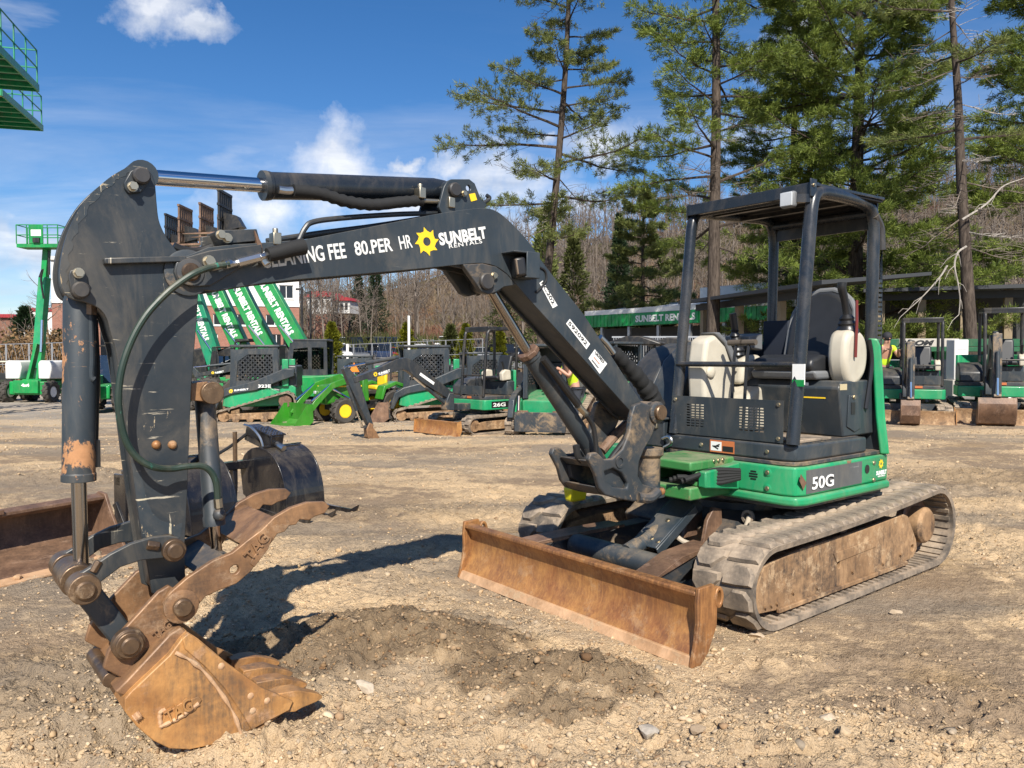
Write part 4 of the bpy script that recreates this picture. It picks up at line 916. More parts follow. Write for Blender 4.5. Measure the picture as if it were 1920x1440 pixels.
for s, yc in ((1, .78), (-1, -.78)):
    tr = empty('track'); tr.parent = hero
    cf, rf, cr_, rr = (1.045, .235), .232, (-1.0, .290), .272
    path = track_path(cf, rf, cr_, rr); pp, per = resample(path, 150)
    bl = belt([tuple(p) for p in pp], yc - TW / 2, yc + TW / 2, .03, .006).build('belt', M['rubber'], tr)
    NL = 44; lp_, _ = resample(path, NL * 2)
    for i in range(NL):
        for hs in (0, 1):
            k = (2 * i + hs) % len(lp_); m = frame_at(lp_[k], lp_[k - 1], lp_[(k + 1) % len(lp_)])
            flip = Matrix.Diagonal((1, -1 if hs else 1, 1, 1)) if False else (Matrix.Rotation(math.pi, 4, 'Z') if hs else Matrix.Identity(4))
            o = link(bpy.data.objects.new('tread_lug', lug_mesh)); o.parent = tr
            m.translation = (lp_[k][0], yc + (.10 if hs else -.10), lp_[k][1]); o.matrix_local = m @ Matrix.Translation((0, 0, .003)) @ flip
    b = MB(); ip, _ = resample(path, 84)
    for i in range(84):
        m = frame_at(ip[i], ip[i - 1], ip[(i + 1) % 84], -1); m.translation = Vector((ip[i][0], yc, ip[i][1]))
        mm = m @ Matrix.Translation((0, 0, .035)); o0 = len(b.v)
        for dx in (-.014, .014):
            for dy in (-.17, .17):
                for dz in (-.008, .008): b.v.append(tuple(mm @ Vector((dx, dy, dz))))
        b.f += [tuple(o0 + q for q in f) for f in ((0, 1, 3, 2), (4, 6, 7, 5), (0, 4, 5, 1), (2, 3, 7, 6), (0, 2, 6, 4), (1, 5, 7, 3))]
    o = b.build('inner_ribs', M['rubber'], tr, smooth=0, fix=False); o['kind'] = 'stuff'
    # frame, rollers, idler, sprocket, final drive
    yo = yc + s * .13
    fr = [(1.13, .09), (1.14, .24), (1.07, .345), (.70, .385), (0, .395), (-.60, .42), (-.66, .40), (-.79, .22), (-.81, .15), (-.75, .10), (-.6, .085), (.9, .07)]
    hz = [(.265 + .02 * math.cos(a) , .225 + .035 * math.sin(a)) for a in [k * math.pi / 5 for k in range(10)]]
    hz2 = [(-.735 + .026 * math.cos(a), .165 + .026 * math.sin(a)) for a in [k * math.pi / 5 for k in range(10)]]
    MB().holed(fr, [hz, hz2], yo - s * .03, yo).build('side_plate', M['frame_mud'], tr, .005)
    MB().prism(offset(fr, .03), yc - s * .10, yo - s * .031).build('track_frame', M['frame_mud'], tr, .005)
    MB().prism([(.95, .062), (.95, .088), (-.62, .098), (-.62, .072)], yo + s * .001, yo + s * .022).build('roller_guard', M['frame_mud'], tr, .004)
    for x in (.78, .52, .1, -.3, -.55): bolt((x, yo, .14 + .012 * math.sin(x * 9)), (0, s, 0), .013, .012, tr, M['frame_mud'])
    MB().prism([(.30, .24), (.34, .30), (-.15, .315), (-.20, .26)], yo + s * .0005, yo + s * .006).build('doubler_plate', M['frame_mud'], tr, .002)
    for x in (1.06, 1.0, .945): bolt((x, yo, .115), (0, s, 0), .010, .012, tr, M['frame_mud'])
    MB().lathe([(.12, 0), (.13, .02), (.13, .14), (.11, .16)], (cr_[0] + .02, yc - .03 * s, cr_[1]), (0, s, 0), 24).build('final_drive', M['frame_mud'], tr, .004)
    MB().lathe([(.19, 0), (.20, .01), (.20, .05), (.19, .06)], (cr_[0], yc - .03, cr_[1]), (0, 1, 0), 18).build('sprocket', M['rust_brown'], tr)
    MB().lathe([(.10, 0), (.185, .01), (.185, .08), (.10, .09)], (cf[0], yc - .045, cf[1]), (0, 1, 0), 22).build('idler', M['frame_mud'], tr)
    for x in (.70, .35, 0, -.35, -.62): MB().lathe([(.04, -.09), (.065, -.08), (.065, .08), (.04, .09)], (x, yc, .1), (0, 1, 0), 16).build('roller', M['rust_brown'], tr)
    MB().lathe([(.03, -.06), (.045, -.05), (.045, .05), (.03, .06)], (.1, yc + .02 * s, .41), (0, 1, 0), 14).build('carrier_roller', M['rust_brown'], tr)
# --- car body between the tracks
b = MB(); b.prism([(.55, .22), (.62, .36), (.45, .46), (-.45, .46), (-.6, .36), (-.5, .22)], -.56, .56); b.build('car_body', M['slate_mud'], hero, .01)
b = MB(); b.lathe([(.40, 0), (.40, .05), (.36, .06), (.36, .12)], (0, 0, .455), (0, 0, 1), 36); b.build('slew_ring', M['slate_mud'], hero)
# blade
BXB = 1.80
blade = empty('blade'); blade.parent = hero
face = [(BXB, .005), (BXB - .045, .06), (BXB - .082, .13), (BXB - .095, .20), (BXB - .088, .27), (BXB - .060, .325), (BXB - .04, .345)]
back = [(BXB - .065, .350), (BXB - .09, .33), (BXB - .115, .27), (BXB - .122, .20), (BXB - .108, .12), (BXB - .07, .05), (BXB - .03, .0)]
MB().prism(face + back, -.975, .975).build('blade_plate', M['rust_blade'], blade)
MB().prism([(BXB - .035, .326), (BXB - .035, .352), (BXB - .095, .356), (BXB - .125, .33), (BXB - .095, .325)], -.978, .978).build('top_rail', M['rust'], blade, .008)
b = MB(); eb = [(BXB + .012, -.014), (BXB - .012, .036), (BXB - .045, .04), (BXB - .02, -.014)]; b.prism(eb, -.98, .98); b.build('cutting_edge', M['rust_edge'], blade, .003)
for s in (1, -1):
    ep = [(BXB + .012, -.01), (BXB - .02, .10), (BXB - .035, .2), (BXB - .03, .30), (BXB - .04, .372), (BXB - .16, .375), (BXB - .19, .30), (BXB - .185, .16), (BXB - .12, .04), (BXB - .06, -.012)]
    MB().prism(ep, s * .976, s * 1.0).build('end_plate', M['rust'], blade, .005)
    rc = [(BXB - .20 + .035 * math.cos(a), .30 + .055 * math.sin(a)) for a in [k * math.pi / 8 for k in range(16)]]; rh = [(BXB - .20 + .018 * math.cos(a), .30 + .036 * math.sin(a)) for a in [k * math.pi / 8 for k in range(16)]]
    MB().holed(rc, [rh], s * .972, s * 1.004).build('tie_down_eye', M['rust'], blade, .004)
# push arms and cross tube
for s in (1, -1):
    b = MB(); b.prism([(1.70, .10), (1.70, .27), (1.25, .32), (.50, .34), (.45, .22), (1.2, .18)], s * .30, s * .44, fn=lambda v, s=s: (v[0], v[1] + s * max(0, (v[0] - 1.1)) * .28, v[2])); b.build('push_arm', M['slate_mud'], blade, .012)
    MB().prism([(1.69, .27), (1.69, .295), (1.25, .345), (.9, .355), (.9, .335), (1.25, .32)], s * .29, s * .45, fn=lambda v, s=s: (v[0], v[1] + s * max(0, (v[0] - 1.1)) * .28, v[2])).build('arm_cap', M['rust_brown'], blade, .003)
MB().cyl((1.30, -.36, .26), (1.30, .36, .26), .075, n=20).build('cross_tube', M['cyl_mud'], blade)
c0, c1 = Vector((1.30, .10, .30)), Vector((.62, .10, .50))
MB().cyl(c0, c1, .05, n=18).build('blade_cylinder', M['cyl_mud'], blade)
a_, c_ = Vector((1.18, .13, .33)), Vector((.80, .13, .56)); gd = (c_ - a_).normalized(); gn = Vector((-gd.z, 0, gd.x)); gn = gn if gn.z > 0 else -gn
b = MB(); b.bar(a_, c_, .20, .012); b.bar(a_ + Vector((-.01, .105, -.03)), c_ + Vector((0, .105, -.03)), .012, .06); b.bar(a_ + Vector((0, -.105, -.03)), c_ + Vector((0, -.105, -.03)), .012, .06)
b.build('cylinder_guard', M['slate'], blade, .006)
for t in (.15, .55): bolt(a_.lerp(c_, t) + gn * .006 + Vector((0, .02, 0)), gn, .013, .01, blade)
bolt(a_.lerp(c_, .12) + gn * .006 + Vector((0, .08, 0)), gn, .013, .01, blade)
MB().tube(spline([(.95, .14, .40), (.92, .26, .33), (.78, .40, .33), (.62, .46, .40), (.52, .44, .47)], 6), .017, 10).build('hydraulic_hose', plain('pale_dusty_hose', (.40, .34, .26), .7), blade)
MB().lathe([(.045, 0), (.045, .02), (.028, .022), (.028, 0)], (.51, .43, .47), (1, 0, .1), 18).build('hose_grommet', M['rubber'], blade)
b = MB(); b.prism([(.60, .30), (.74, .30), (.70, .44), (.63, .52), (.55, .5), (.54, .38)], .06, .09); b.build('cylinder_lug', M['rust_brown'], blade, .006); b = MB(); b.prism([(.60, .30), (.74, .30), (.70, .44), (.63, .52), (.55, .5), (.54, .38)], .22, .25); b.build('cylinder_lug', M['rust_brown'], blade, .006)

# --- upper structure: revolving frame and green skirts
def footprint(r, x0, yl, yr):
    pts = [(x0, yr), (x0, yl - .10), (x0 - .03, yl - .03), (x0 - .10, yl)]
    a0 = math.degrees(math.atan2(yl, -math.sqrt(max(.01, r * r - yl * yl))))
    a1 = math.degrees(math.atan2(yr, -math.sqrt(max(.01, r * r - yr * yr)))) % 360
    return pts + arc(0, 0, r, a0, a1, 22)
fp = footprint(.985, .60, .82, -.84)
upper = empty('upper_body'); upper.parent = hero
MB().prism(footprint(.94, .56, .78, -.80), .57, .64, 'z').build('bottom_plate', M['slate_mud'], upper, .006)
# bumper rail below the skirt
b = MB(); rl = footprint(.99, .62, .84, .10); b.prism(rl, .60, .655, 'z'); b.build('bumper_rail', M['green'], upper, .018, 3)
b = MB(); b.prism(footprint(.975, .60, .82, .14), .657, .835, 'z'); sk = b.build('side_skirt', M['green'], upper, .014, 3)
b = MB(); b.prism(footprint(.975, .58, .12, -.84), .60, .835, 'z'); b.build('side_skirt', M['green'], upper, .014, 3)
# front arm of the frame that carries the swing post
b = MB(); b.bb(.50, 1.02, -.06, .36, .62, .70); b.bb(.50, 1.02, -.06, .36, .80, .86); b.bb(.50, .95, .31, .35, .70, .80); b.bb(.50, .95, -.05, -.01, .70, .80); b.build('boom_carrier', M['green_dirty'], upper, .012)
MB().prism([(.60, .655), (.95, .70), (.95, .80), (.60, .83)], .36, .42).build('carrier_plate', M['green'], upper, .01)
b = MB()
for k in range(5): b.tube(spline([(1.05, .22 + .03 * k, .74 + .012 * (k % 3)), (.85, .40, .72 + .02 * k), (.66, .46, .74 + .012 * k)], 4), .016, 8)
b.build('hose_bundle', M['sleeve'], upper)
for k in range(3): bolt((.70 + .045 * k, .36, .85), (0, 1, 0), .010, .012, upper)
# skirt details
for y, z in ((.30, .79), (.30, .70), (.62, .79), (.62, .69)):
    MB().lathe([(.030, .0), (.026, .0015), (.022, .0035)], (.6005, y, z), (1, 0, 0), 16).build('bolt_recess', M['green'], upper); bolt((.602, y, z), (1, 0, 0), .012, .010, upper)
for k in range(4): MB().bb(.598, .6025, .52 - (.02 if k in (0, 3) else .03), .52 + (.02 if k in (0, 3) else .03), .745 + .016 * k - .012, .745 + .016 * k - .003).build('vent_slot', M['plastic'], upper)
for x, z in ((-.34, .79), (-.34, .675)): bolt((x, .82, z), (0, 1, 0), .012, .010, upper)
MB().lathe([(.03, 0), (.03, .003)], (-.25, .8195, .755), (0, 1, 0), 16).build('lifting_hole', M['plastic'], upper)
MB().bb(-.18, .50, .819, .8215, .670, .815).build('model_plate', M['decal_grey'], upper)
for dx, m_, bo_, lf in ((-.004, M['decal_black'], .05, .0), (0, M['white'], .02, .002)):
    text('50G', m_, upper, (.44, .8216 + lf, .690 + dx), (-1, 0, 0), (0, 0, 1), .255, .078, 'model_lettering', bold=bo_)
MB().prism([(.495, .74), (.56, .80), (.575, .76), (.53, .70)], .8195, .8206).build('bare_patch', M['rust_brown'], upper)
gear(upper, (-.44, .820, .775), .036, (-1, 0, 0), (0, 0, 1)); text('SUNBELT', M['white'], upper, (-.375, .820, .700), (-1, 0, 0), (0, 0, 1), .145, .030, bold=.05)
text('RENTALS', M['white'], upper, (-.40, .820, .686), (-1, 0, 0), (0, 0, 1), .10, .010, bold=.02)
# --- floor and front guard panel
b = MB(); b.prism(footprint(.93, .58, .80, -.20), .838, .862, 'z'); b.build('floor_mat_edge', M['slate_mud'], upper, .004)
fl = [(.575, -.22), (.575, .70), (.54, .775), (.47, .79), (-.30, .79), (-.30, -.22)]
b = MB(); b.prism(fl, .864, .965, 'z'); b.build('floor_sill', M['slate'], upper, .014, 3)
MB().prism([(.54, -.18), (.54, .70), (.50, .755), (-.25, .755), (-.25, -.18)], .9655, .972, 'z').build('floor', M['slate_mud'], upper)
MB().bb(.10, .50, .45, .76, .9725, .99).build('foot_mat', M['rubber'], upper, .004)
def slots(x, ys, zs, w_, h_):
    return [[(y - w_ / 2, z - h_ / 2), (y + w_ / 2, z - h_ / 2), (y + w_ / 2, z + h_ / 2), (y - w_ / 2, z + h_ / 2)] for y in ys for z in zs]
zs = [1.035 + .018 * k for k in range(9)]
hol = slots(0, [-.02, .018, .056, .094], zs, .030, .009) + slots(0, [.40, .438, .476, .514, .552], zs, .030, .009)
MB().holed([(-.16, .975), (.70, .975), (.70, 1.235), (-.16, 1.235)], hol, .560, .566, 'x').build('front_guard', M['slate'], upper, 0)
for y, z in ((-.13, 1.0), (-.13, 1.21), (.67, 1.0), (.67, 1.21)): bolt((.566, y, z), (1, 0, 0), .011, .010, upper)
for y in (.10, .60): bolt((.575, y, .915), (1, 0, 0), .011, .010, upper)
MB().bb(.575, .577, .17, .36, .875, .955).build('warning_sticker', M['decal_red'], upper)
MB().bb(.5772, .5782, .178, .262, .885, .945).build('warning_sticker', M['white'], upper); b = MB()
for k in range(3): b.box((.579, .215 + .01 * k, .915 + .008 * (k - 1)), (.001, .05 - .01 * k, .008), Matrix.Rotation(.4 * (k - 1), 3, 'X'))
b.build('warning_symbol', M['decal_black'], upper)
MB().bb(.5772, .5782, .27, .352, .885, .92).build('warning_sticker', M['decal_black'], upper)
# --- seat pedestal and engine hood
b = MB(); b.prism([(-.08, .972), (-.02, 1.30), (-.06, 1.345), (-.52, 1.345), (-.52, .972)], -.06, .74); b.build('seat_base', M['slate'], upper, .012)
MB().prism([(-.12, 1.04), (-.14, 1.25), (-.30, 1.25), (-.30, 1.02), (-.22, 1.0)], .74, .748).build('access_door', M['slate'], upper, .003)
MB().bb(-.215, -.165, .747, .7515, 1.12, 1.20).build('latch_pocket', M['plastic'], upper); bolt((-.20, .749, 1.235), (0, 1, 0), .013, .01, upper)
MB().bb(-.12, -.03, .7405, .742, 1.285, 1.325).build('instruction_label', plain('label_tan', (.5, .42, .25), .6), upper)
MB().prism([(.52, 1.26), (.40, 1.26), (.40, 1.33), (.52, 1.33)], -.030, -.028, 'x').build('instruction_label', M['white'], upper); MB().prism([(.40, 1.225), (.64, 1.225), (.64, 1.245), (.40, 1.245)], -.034, -.032, 'x').build('caution_label', M['yellow'], upper)
b = MB(); hp_ = footprint(.95, -.30, .765, -.80); b.prism([(-.50, .765), (-.50, -.80)] + [p for p in arc(0, 0, .925, 122, 237, 14)], .838, 1.40, 'z'); b.build('engine_hood', M['slate'], upper, .03, 3)
b = MB(); b.prism([(-.52, .70), (-.52, -.78)] + [p for p in arc(0, 0, .905, 122, 236, 14)], 1.40, 1.60, 'z'); b.build('hood_top', M['slate'], upper, .06, 4)
b = MB(); lay = [(.838, .985), (.95, .972), (1.10, .955), (1.25, .945), (1.42, .935), (1.58, .92), (1.63, .90)]; A_ = np.radians(np.linspace(119.5, 238, 22)); vs = []
for z, r in lay:
    for a_ in A_: vs.append((r * math.cos(a_), r * math.sin(a_), z))
for z, r in lay:
    for a_ in A_: vs.append(((r - .06) * math.cos(a_), (r - .06) * math.sin(a_), z))
n1, n2 = len(lay), 22; fs = []
for o_ in (0, n1 * n2):
    for j in range(n1 - 1):
        for i in range(n2 - 1): fs.append((o_ + j * n2 + i, o_ + j * n2 + i + 1, o_ + (j + 1) * n2 + i + 1, o_ + (j + 1) * n2 + i))
N_ = n1 * n2
for i in range(n2 - 1): fs += [(i, i + 1, N_ + i + 1, N_ + i), ((n1 - 1) * n2 + i, (n1 - 1) * n2 + i + 1, N_ + (n1 - 1) * n2 + i + 1, N_ + (n1 - 1) * n2 + i)]
for j in range(n1 - 1): fs += [(j * n2, (j + 1) * n2, N_ + (j + 1) * n2, N_ + j * n2), (j * n2 + n2 - 1, (j + 1) * n2 + n2 - 1, N_ + (j + 1) * n2 + n2 - 1, N_ + j * n2 + n2 - 1)]
b.add(vs, fs).build('counterweight', M['green'], upper, .012, 3)
# right side: rounded black tank cover
b = MB(); prof = [(.42, .87), (.42, 1.08), (.36, 1.30), (.24, 1.48), (.08, 1.59), (-.12, 1.635), (-.50, 1.635), (-.50, .87)]
b.prism(prof, -.22, -.52); b.build('tank_cover', M['slate'], upper, .02, 3); b = MB(); b.prism(offset(prof, .022), -.525, -.80); b.build('tank_cover', M['slate_clean'], upper, .03, 3)
b = MB(); b.bb(.44, .58, -.40, -.22, .87, 1.06); b.bb(.42, .60, -.42, -.20, 1.06, 1.075); b.build('latch_box', M['slate'], upper, .006)
b = MB(); b.box((.585, -.30, 1.02), (.02, .05, .05)); b.build('latch', M['zinc'], upper, .005); MB().tube(spline([(.59, -.22, .93), (.62, -.14, .95), (.62, -.12, .91), (.60, -.2, .87)], 5), .012, 8).build('drain_hose', M['steel'], upper)
# --- canopy
can = empty('canopy'); can.parent = hero
zt = 2.53
def post(pts, r, name='post'): return MB().tube(spline(pts, 8), r, 16).build(name, M['slate_dark'], can)
for y, yb in ((.76, .70), (-.15, -.08)):
    fr_ = [(.555, y, .97), (.50, y, 1.40), (.435, y, 1.95), (.395, y, 2.30), (.378, y, 2.42), (.345, y, zt - .035), (.27, y, zt - .005), (.10, y, zt + .005), (-.20, (y + yb) / 2 * 1.0, zt + .015), (-.40, yb, zt + .015), (-.49, yb, zt - .02), (-.53, yb, zt - .12), (-.53, yb, 2.2), (-.52, yb, 1.7), (-.52, yb, 1.3)]
    post(fr_, .041 if y > 0 else .038)
MB().tube([(.525, -.15, 1.455), (.525, .76, 1.455)], .018, 12).build('grab_rail', M['slate_dark'], can)
MB().tube([(.33, -.15, zt - .02), (.33, .76, zt - .02)], .022, 12).build('front_rail', M['slate_dark'], can); MB().tube([(-.5, -.08, zt - .03), (-.5, .70, zt - .03)], .03, 12).build('rear_rail', M['slate_dark'], can)
MB().prism([(.41, zt + .020), (.41, zt + .04), (-.52, zt + .065), (-.52, zt + .045)], -.17, .78).build('roof', M['slate_dark'], can, .004)
MB().prism([(.384, zt + .010), (.384, zt + .019), (-.51, zt + .043), (-.51, zt + .030)], -.16, .77).build('dark_underside', plain('dark_underside', (.006, .006, .007), .8), can)  # near-black sheet added to keep the underside of the roof dark
b = MB()
for x in (.15, -.15): b.bb(x - .02, x + .02, -.12, .73, zt - .02, zt + .008)
b.build('roof_ribs', M['black'], can); MB().bb(-.53, -.515, -.12, .73, zt - .14, zt + .04).build('rear_valance', M['black'], can)
b = MB(); b.bb(.385, .412, -.16, .77, zt - .035, zt + .035); b.build('roof_front_lip', M['slate_dark'], can, .004)
b = MB(); b.bb(.36, .43, .775, .785, zt - .05, zt + .06); b.build('roof_bracket', M['slate_dark'], can, .003); bolt((.40, .785, zt + .02), (0, 1, 0), .010, .012, can); b = MB(); b.bb(.34, .41, -.175, -.165, zt - .06, zt + .05); b.build('roof_bracket', M['slate_dark'], can, .003)
b = MB(); b.bb(.43, .475, .60, .70, zt - .105, zt - .005); b.build('headlight', M['grey_plastic'], can, .016, 3); MB().bb(.4752, .484, .608, .692, zt - .097, zt - .013).build('headlight_lens', M['lens'], can, .008, 2); MB().bar((.44, .70, zt - .05), (.41, .775, zt - .06), .02, .05).build('headlight_bracket', M['slate_dark'], can)
# slotted rear panel on the near rear post
zz = [1.55 + .033 * k for k in range(18)]
MB().holed([(-.66, 1.40), (-.55, 1.40), (-.55, 2.25), (-.64, 2.25)], [[(-.645, z), (-.575, z), (-.575, z + .014), (-.645, z + .014)] for z in zz], .705, .712).build('rear_guard', M['slate_dark'], can)
MB().tube(spline([(-.60, .72, 2.25), (-.58, .72, 2.40), (-.5, .72, 2.48)], 5), .03, 10).build('exhaust_elbow', M['pin_black'], can)
# --- seat and controls
seat = empty('seat'); seat.parent = hero
def rounded(b, pts, a, c, ax='y'): return b.prism(pts, a, c, ax)
b = MB(); b.prism([(.02, 1.40), (.05, 1.44), (.03, 1.49), (-.10, 1.52), (-.42, 1.50), (-.44, 1.40)], .12, .58); b.build('seat_cushion', M['vinyl'], seat, .035, 4)
b = MB(); b.prism([(.0, 1.35), (.03, 1.41), (-.44, 1.41), (-.44, 1.35)], .10, .60); b.build('seat_pan', M['grey_plastic'], seat, .02, 3)
bt = R(16)
def back_fn(v): return (-.36 - (v[2] - 1.46) * math.tan(bt) + v[0], v[1], v[2])
out = [(.12, 1.46), (.58, 1.46)] + [(.35 + .235 * math.cos(R(a)), 1.74 + .24 * math.sin(R(a))) for a in (0, 20, 40, 60, 80, 100, 120, 140, 160, 180)]
b = MB(); b.prism(out, 0, -.10, 'x', fn=back_fn); b.build('backrest', M['vinyl'], seat, .03, 4)
rim_ = [Vector(back_fn((-.05, p[0] + (.012 if p[0] > .35 else -.012), p[1] + (.012 if p[1] > 1.5 else 0)))) for p in out]
MB().tube([rim_[1]] + rim_[2:] + [rim_[0]], .022, 10).build('backrest_rim', M['grey_plastic'], seat)
# near lever console, tipped up
lc_ = [(v.x, v.z) for v in spline([(x, 0, z) for x, z in ((-.22, 1.30), (-.13, 1.38), (-.10, 1.52), (-.14, 1.66), (-.26, 1.69), (-.37, 1.64), (-.41, 1.52), (-.37, 1.38))], 4, True)]; b = MB(); b.prism(lc_, .60, .74); cn = b.build('lever_console', M['ivory'], seat, .04, 4); MB().prism([(-.30, 1.24), (-.20, 1.24), (-.20, 1.36), (-.30, 1.36)], .64, .70).build('console_bracket', M['slate_mud'], seat, .005)
MB().lathe([(.075, 0), (.075, .02), (.055, .05), (.06, .065), (.045, .085), (.05, .10), (.03, .125)], (-.25, .67, 1.665), (.1, 0, 1), 16).build('joystick_boot', M['plastic'], seat)
b = MB(); b.tube(spline([(-.24, .67, 1.76), (-.23, .67, 1.82), (-.20, .67, 1.90), (-.17, .67, 1.96), (-.17, .67, 2.0)], 5), lambda t: .024 + .012 * max(0, t - .4), 12); b.build('joystick', M['plastic'], seat)
b = MB(); b.tube([(-.20, .755, 1.50), (-.21, .755, 1.72), (-.215, .75, 1.88)], .010, 8); b.build('lock_lever', plain('dark_red_grip', (.14, .02, .015), .4), seat)
b = MB(); b.tube(spline([(-.40, .745, 1.62), (-.43, .75, 1.5), (-.42, .75, 1.38), (-.36, .75, 1.15)], 5), .016, 8); b.build('hold_bar', M['plastic'], seat)
# far console, dash column, levers, in ivory plastic
b = MB(); b.prism([(.46, .98), (.49, 1.45), (.46, 1.62), (.36, 1.66), (.24, 1.58), (.16, 1.44), (.10, 1.20), (.08, .98)], -.10, .05); b.build('side_console', M['ivory'], seat, .03, 4)
b = MB(); b.prism([(.30, 1.675), (.36, 1.672), (.24, 1.60), (.12, 1.42), (.05, 1.44), (.16, 1.58)], -.09, .04); b.build('console_trim', M['grey_plastic'], seat, .01, 2)
for x, z in ((.42, 1.40), (.40, 1.06)): MB().ball((x, .055, z), .045, 14, (1, .45, 1)).build('console_knob', M['ivory'], seat)
b = MB(); b.prism([(.12, .98), (.14, 1.22), (-.02, 1.30), (-.10, 1.25), (-.10, .98)], -.10, .16); b.build('lower_console', M['ivory'], seat, .03, 4)
b = MB(); b.prism([(.04, 1.30), (.02, 1.46), (-.05, 1.52), (-.22, 1.52), (-.26, 1.34)], -.14, .04); b.build('far_lever_console', M['ivory'], seat, .04, 4)
b = MB(); b.tube(spline([(-.03, -.05, 1.52), (-.02, -.05, 1.60), (.0, -.05, 1.66), (.0, -.05, 1.72)], 5), lambda t: .06 - .04 * t + .006 * math.sin(t * 60), 12); b.build('joystick_boot', M['plastic'], seat); b = MB(); b.tube(spline([(.0, -.05, 1.70), (.02, -.05, 1.78), (.03, -.05, 1.82)], 5), .026, 10); b.build('joystick', M['plastic'], seat)
for y in (.20, .30):
    MB().tube([(.40, y, .98), (.36, y, 1.50), (.34, y, 1.58)], .011, 8).build('travel_lever', M['plastic'], seat); MB().tube([(.34, y - .06, 1.60), (.34, y + .055, 1.60)], .020, 10).build('travel_grip', plain('brown_grip', (.10, .08, .06), .5), seat)
b = MB(); b.prism([(-.25, 1.55), (-.10, 1.57), (-.08, 1.66), (-.25, 1.68)], -.20, .02); b.build('monitor', M['grey_plastic'], seat, .012); b = MB(); b.bb(-.50, -.46, -.12, .10, 1.50, 1.78); b.build('fuse_panel', M['navy'], seat, .01)
b = MB(); b.prism([(.50, 1.335), (.50, 1.40), (.498, 1.46), (.508, 1.46), (.508, 1.335)], .745, .825, fn=lambda v: (v[0] + .035, v[1], v[2])); b.build('paper_tag', M['white'], seat); MB().bb(.544, .5455, .746, .824, 1.325, 1.365).build('tag_strip', M['green_far'], seat)
MB().prism([(1.04, .50), (1.18, .50), (1.20, .60), (1.10, .66), (1.02, .60)], -.60, -.52).build('yellow_bag', plain('yellow_plastic_bag', (.62, .56, .02), .4), hero, .02, 3)
# ---------------------------------------------------------------- hillside, woods
def hill_z(x, y):
    hm = (19 + 0.17 * np.clip(x, -30, 120) + 2.5 * np.sin(x * .05 + 1)) * (.25 + .75 * sstep(-80, -42, x))
    y0 = 78 - 22 * sstep(8, 45, x); y1 = y0 + 75
    lot = (2.15 / 24 * np.clip(y - 71, 0, 29) - .06 * sstep(70, 74, y)) * sstep(25, 8, x)
    z = base_z(x, y) * sstep(60, 40, y) + lot + hm * sstep(y0 + 18 * sstep(10, -10, x) * 1.6, y1 + 20, y)
    return z + 0.9 * (fbm(x * .06, y * .06, 3, 61) - .5) * sstep(100, 125, y)
def build_hill():
    xs = np.linspace(-110, 190, 150); ys = np.concatenate([np.linspace(50, 190, 90), np.linspace(195, 420, 20)])
    X, Y = np.meshgrid(xs, ys); Z = hill_z(X, Y) - 0.25 * sstep(70, 50, Y); nr, nc = X.shape
    i = np.arange(nr * nc).reshape(nr, nc); q = np.stack([i[:-1, :-1], i[:-1, 1:], i[1:, 1:], i[1:, :-1]], -1).reshape(-1, 4)
    me = bpy.data.meshes.new('hillside'); me.from_pydata(np.stack([X, Y, Z], -1).reshape(-1, 3).tolist(), [], q.tolist()); me.shade_smooth()
    m, t = newmat('leaf_litter'); pos = t.n('ShaderNodeNewGeometry').outputs['Position']
    n = t.noise(pos, .12, 6, .65); n2 = t.noise(pos, 2.0, 5, .7)
    c = t.mix(n2, (.11, .075, .045), (.25, .185, .115)); c = t.mix(t.ramp(n, [(.5, 0), (.62, .8)]), c, t.mix(n2, (.05, .06, .018), (.13, .13, .04)))
    c = t.mix(t.ramp(t.noise(t.mapping(pos, (1, 1, 1), (9, 2, 4)), .09, 5, .6), [(.52, 0), (.64, .7)]), c, t.mix(n2, (.13, .06, .035), (.24, .12, .075)))
    finish(t, c, .95, 0, n2, .8, .3, spec=.1); me.materials.append(m)
    o = link(bpy.data.objects.new('hillside', me)); tag(o, 'wooded hillside of leaf litter behind the yard', None, None, 'structure')
    # far blue ridges
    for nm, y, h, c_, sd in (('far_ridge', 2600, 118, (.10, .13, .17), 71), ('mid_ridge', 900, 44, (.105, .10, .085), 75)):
        xs = np.linspace(-2600, 2600, 160) * (1 if y > 2000 else .45); zz = h * (0.45 + .75 * fbm(xs * .0016 * (1 if y > 2000 else 2.2) + 3, xs * 0 + .5, 4, sd))
        b = MB(); vs = []; prof = ((-.25, 0), (-.12, .45), (0, 1), (.2, .6), (.4, 0))
        for x, z in zip(xs, zz):
            for p, q_ in prof: vs.append((x, y * (1 + p * .5) + 6 * math.sin(x * .02), z * q_ - 2))
        fs = [(i * 5 + k, i * 5 + k + 1, (i + 1) * 5 + k + 1, (i + 1) * 5 + k) for i in range(len(xs) - 1) for k in range(4)]
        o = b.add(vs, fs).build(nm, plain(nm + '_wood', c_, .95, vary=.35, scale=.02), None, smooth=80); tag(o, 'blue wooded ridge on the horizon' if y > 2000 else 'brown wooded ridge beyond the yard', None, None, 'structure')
build_hill()

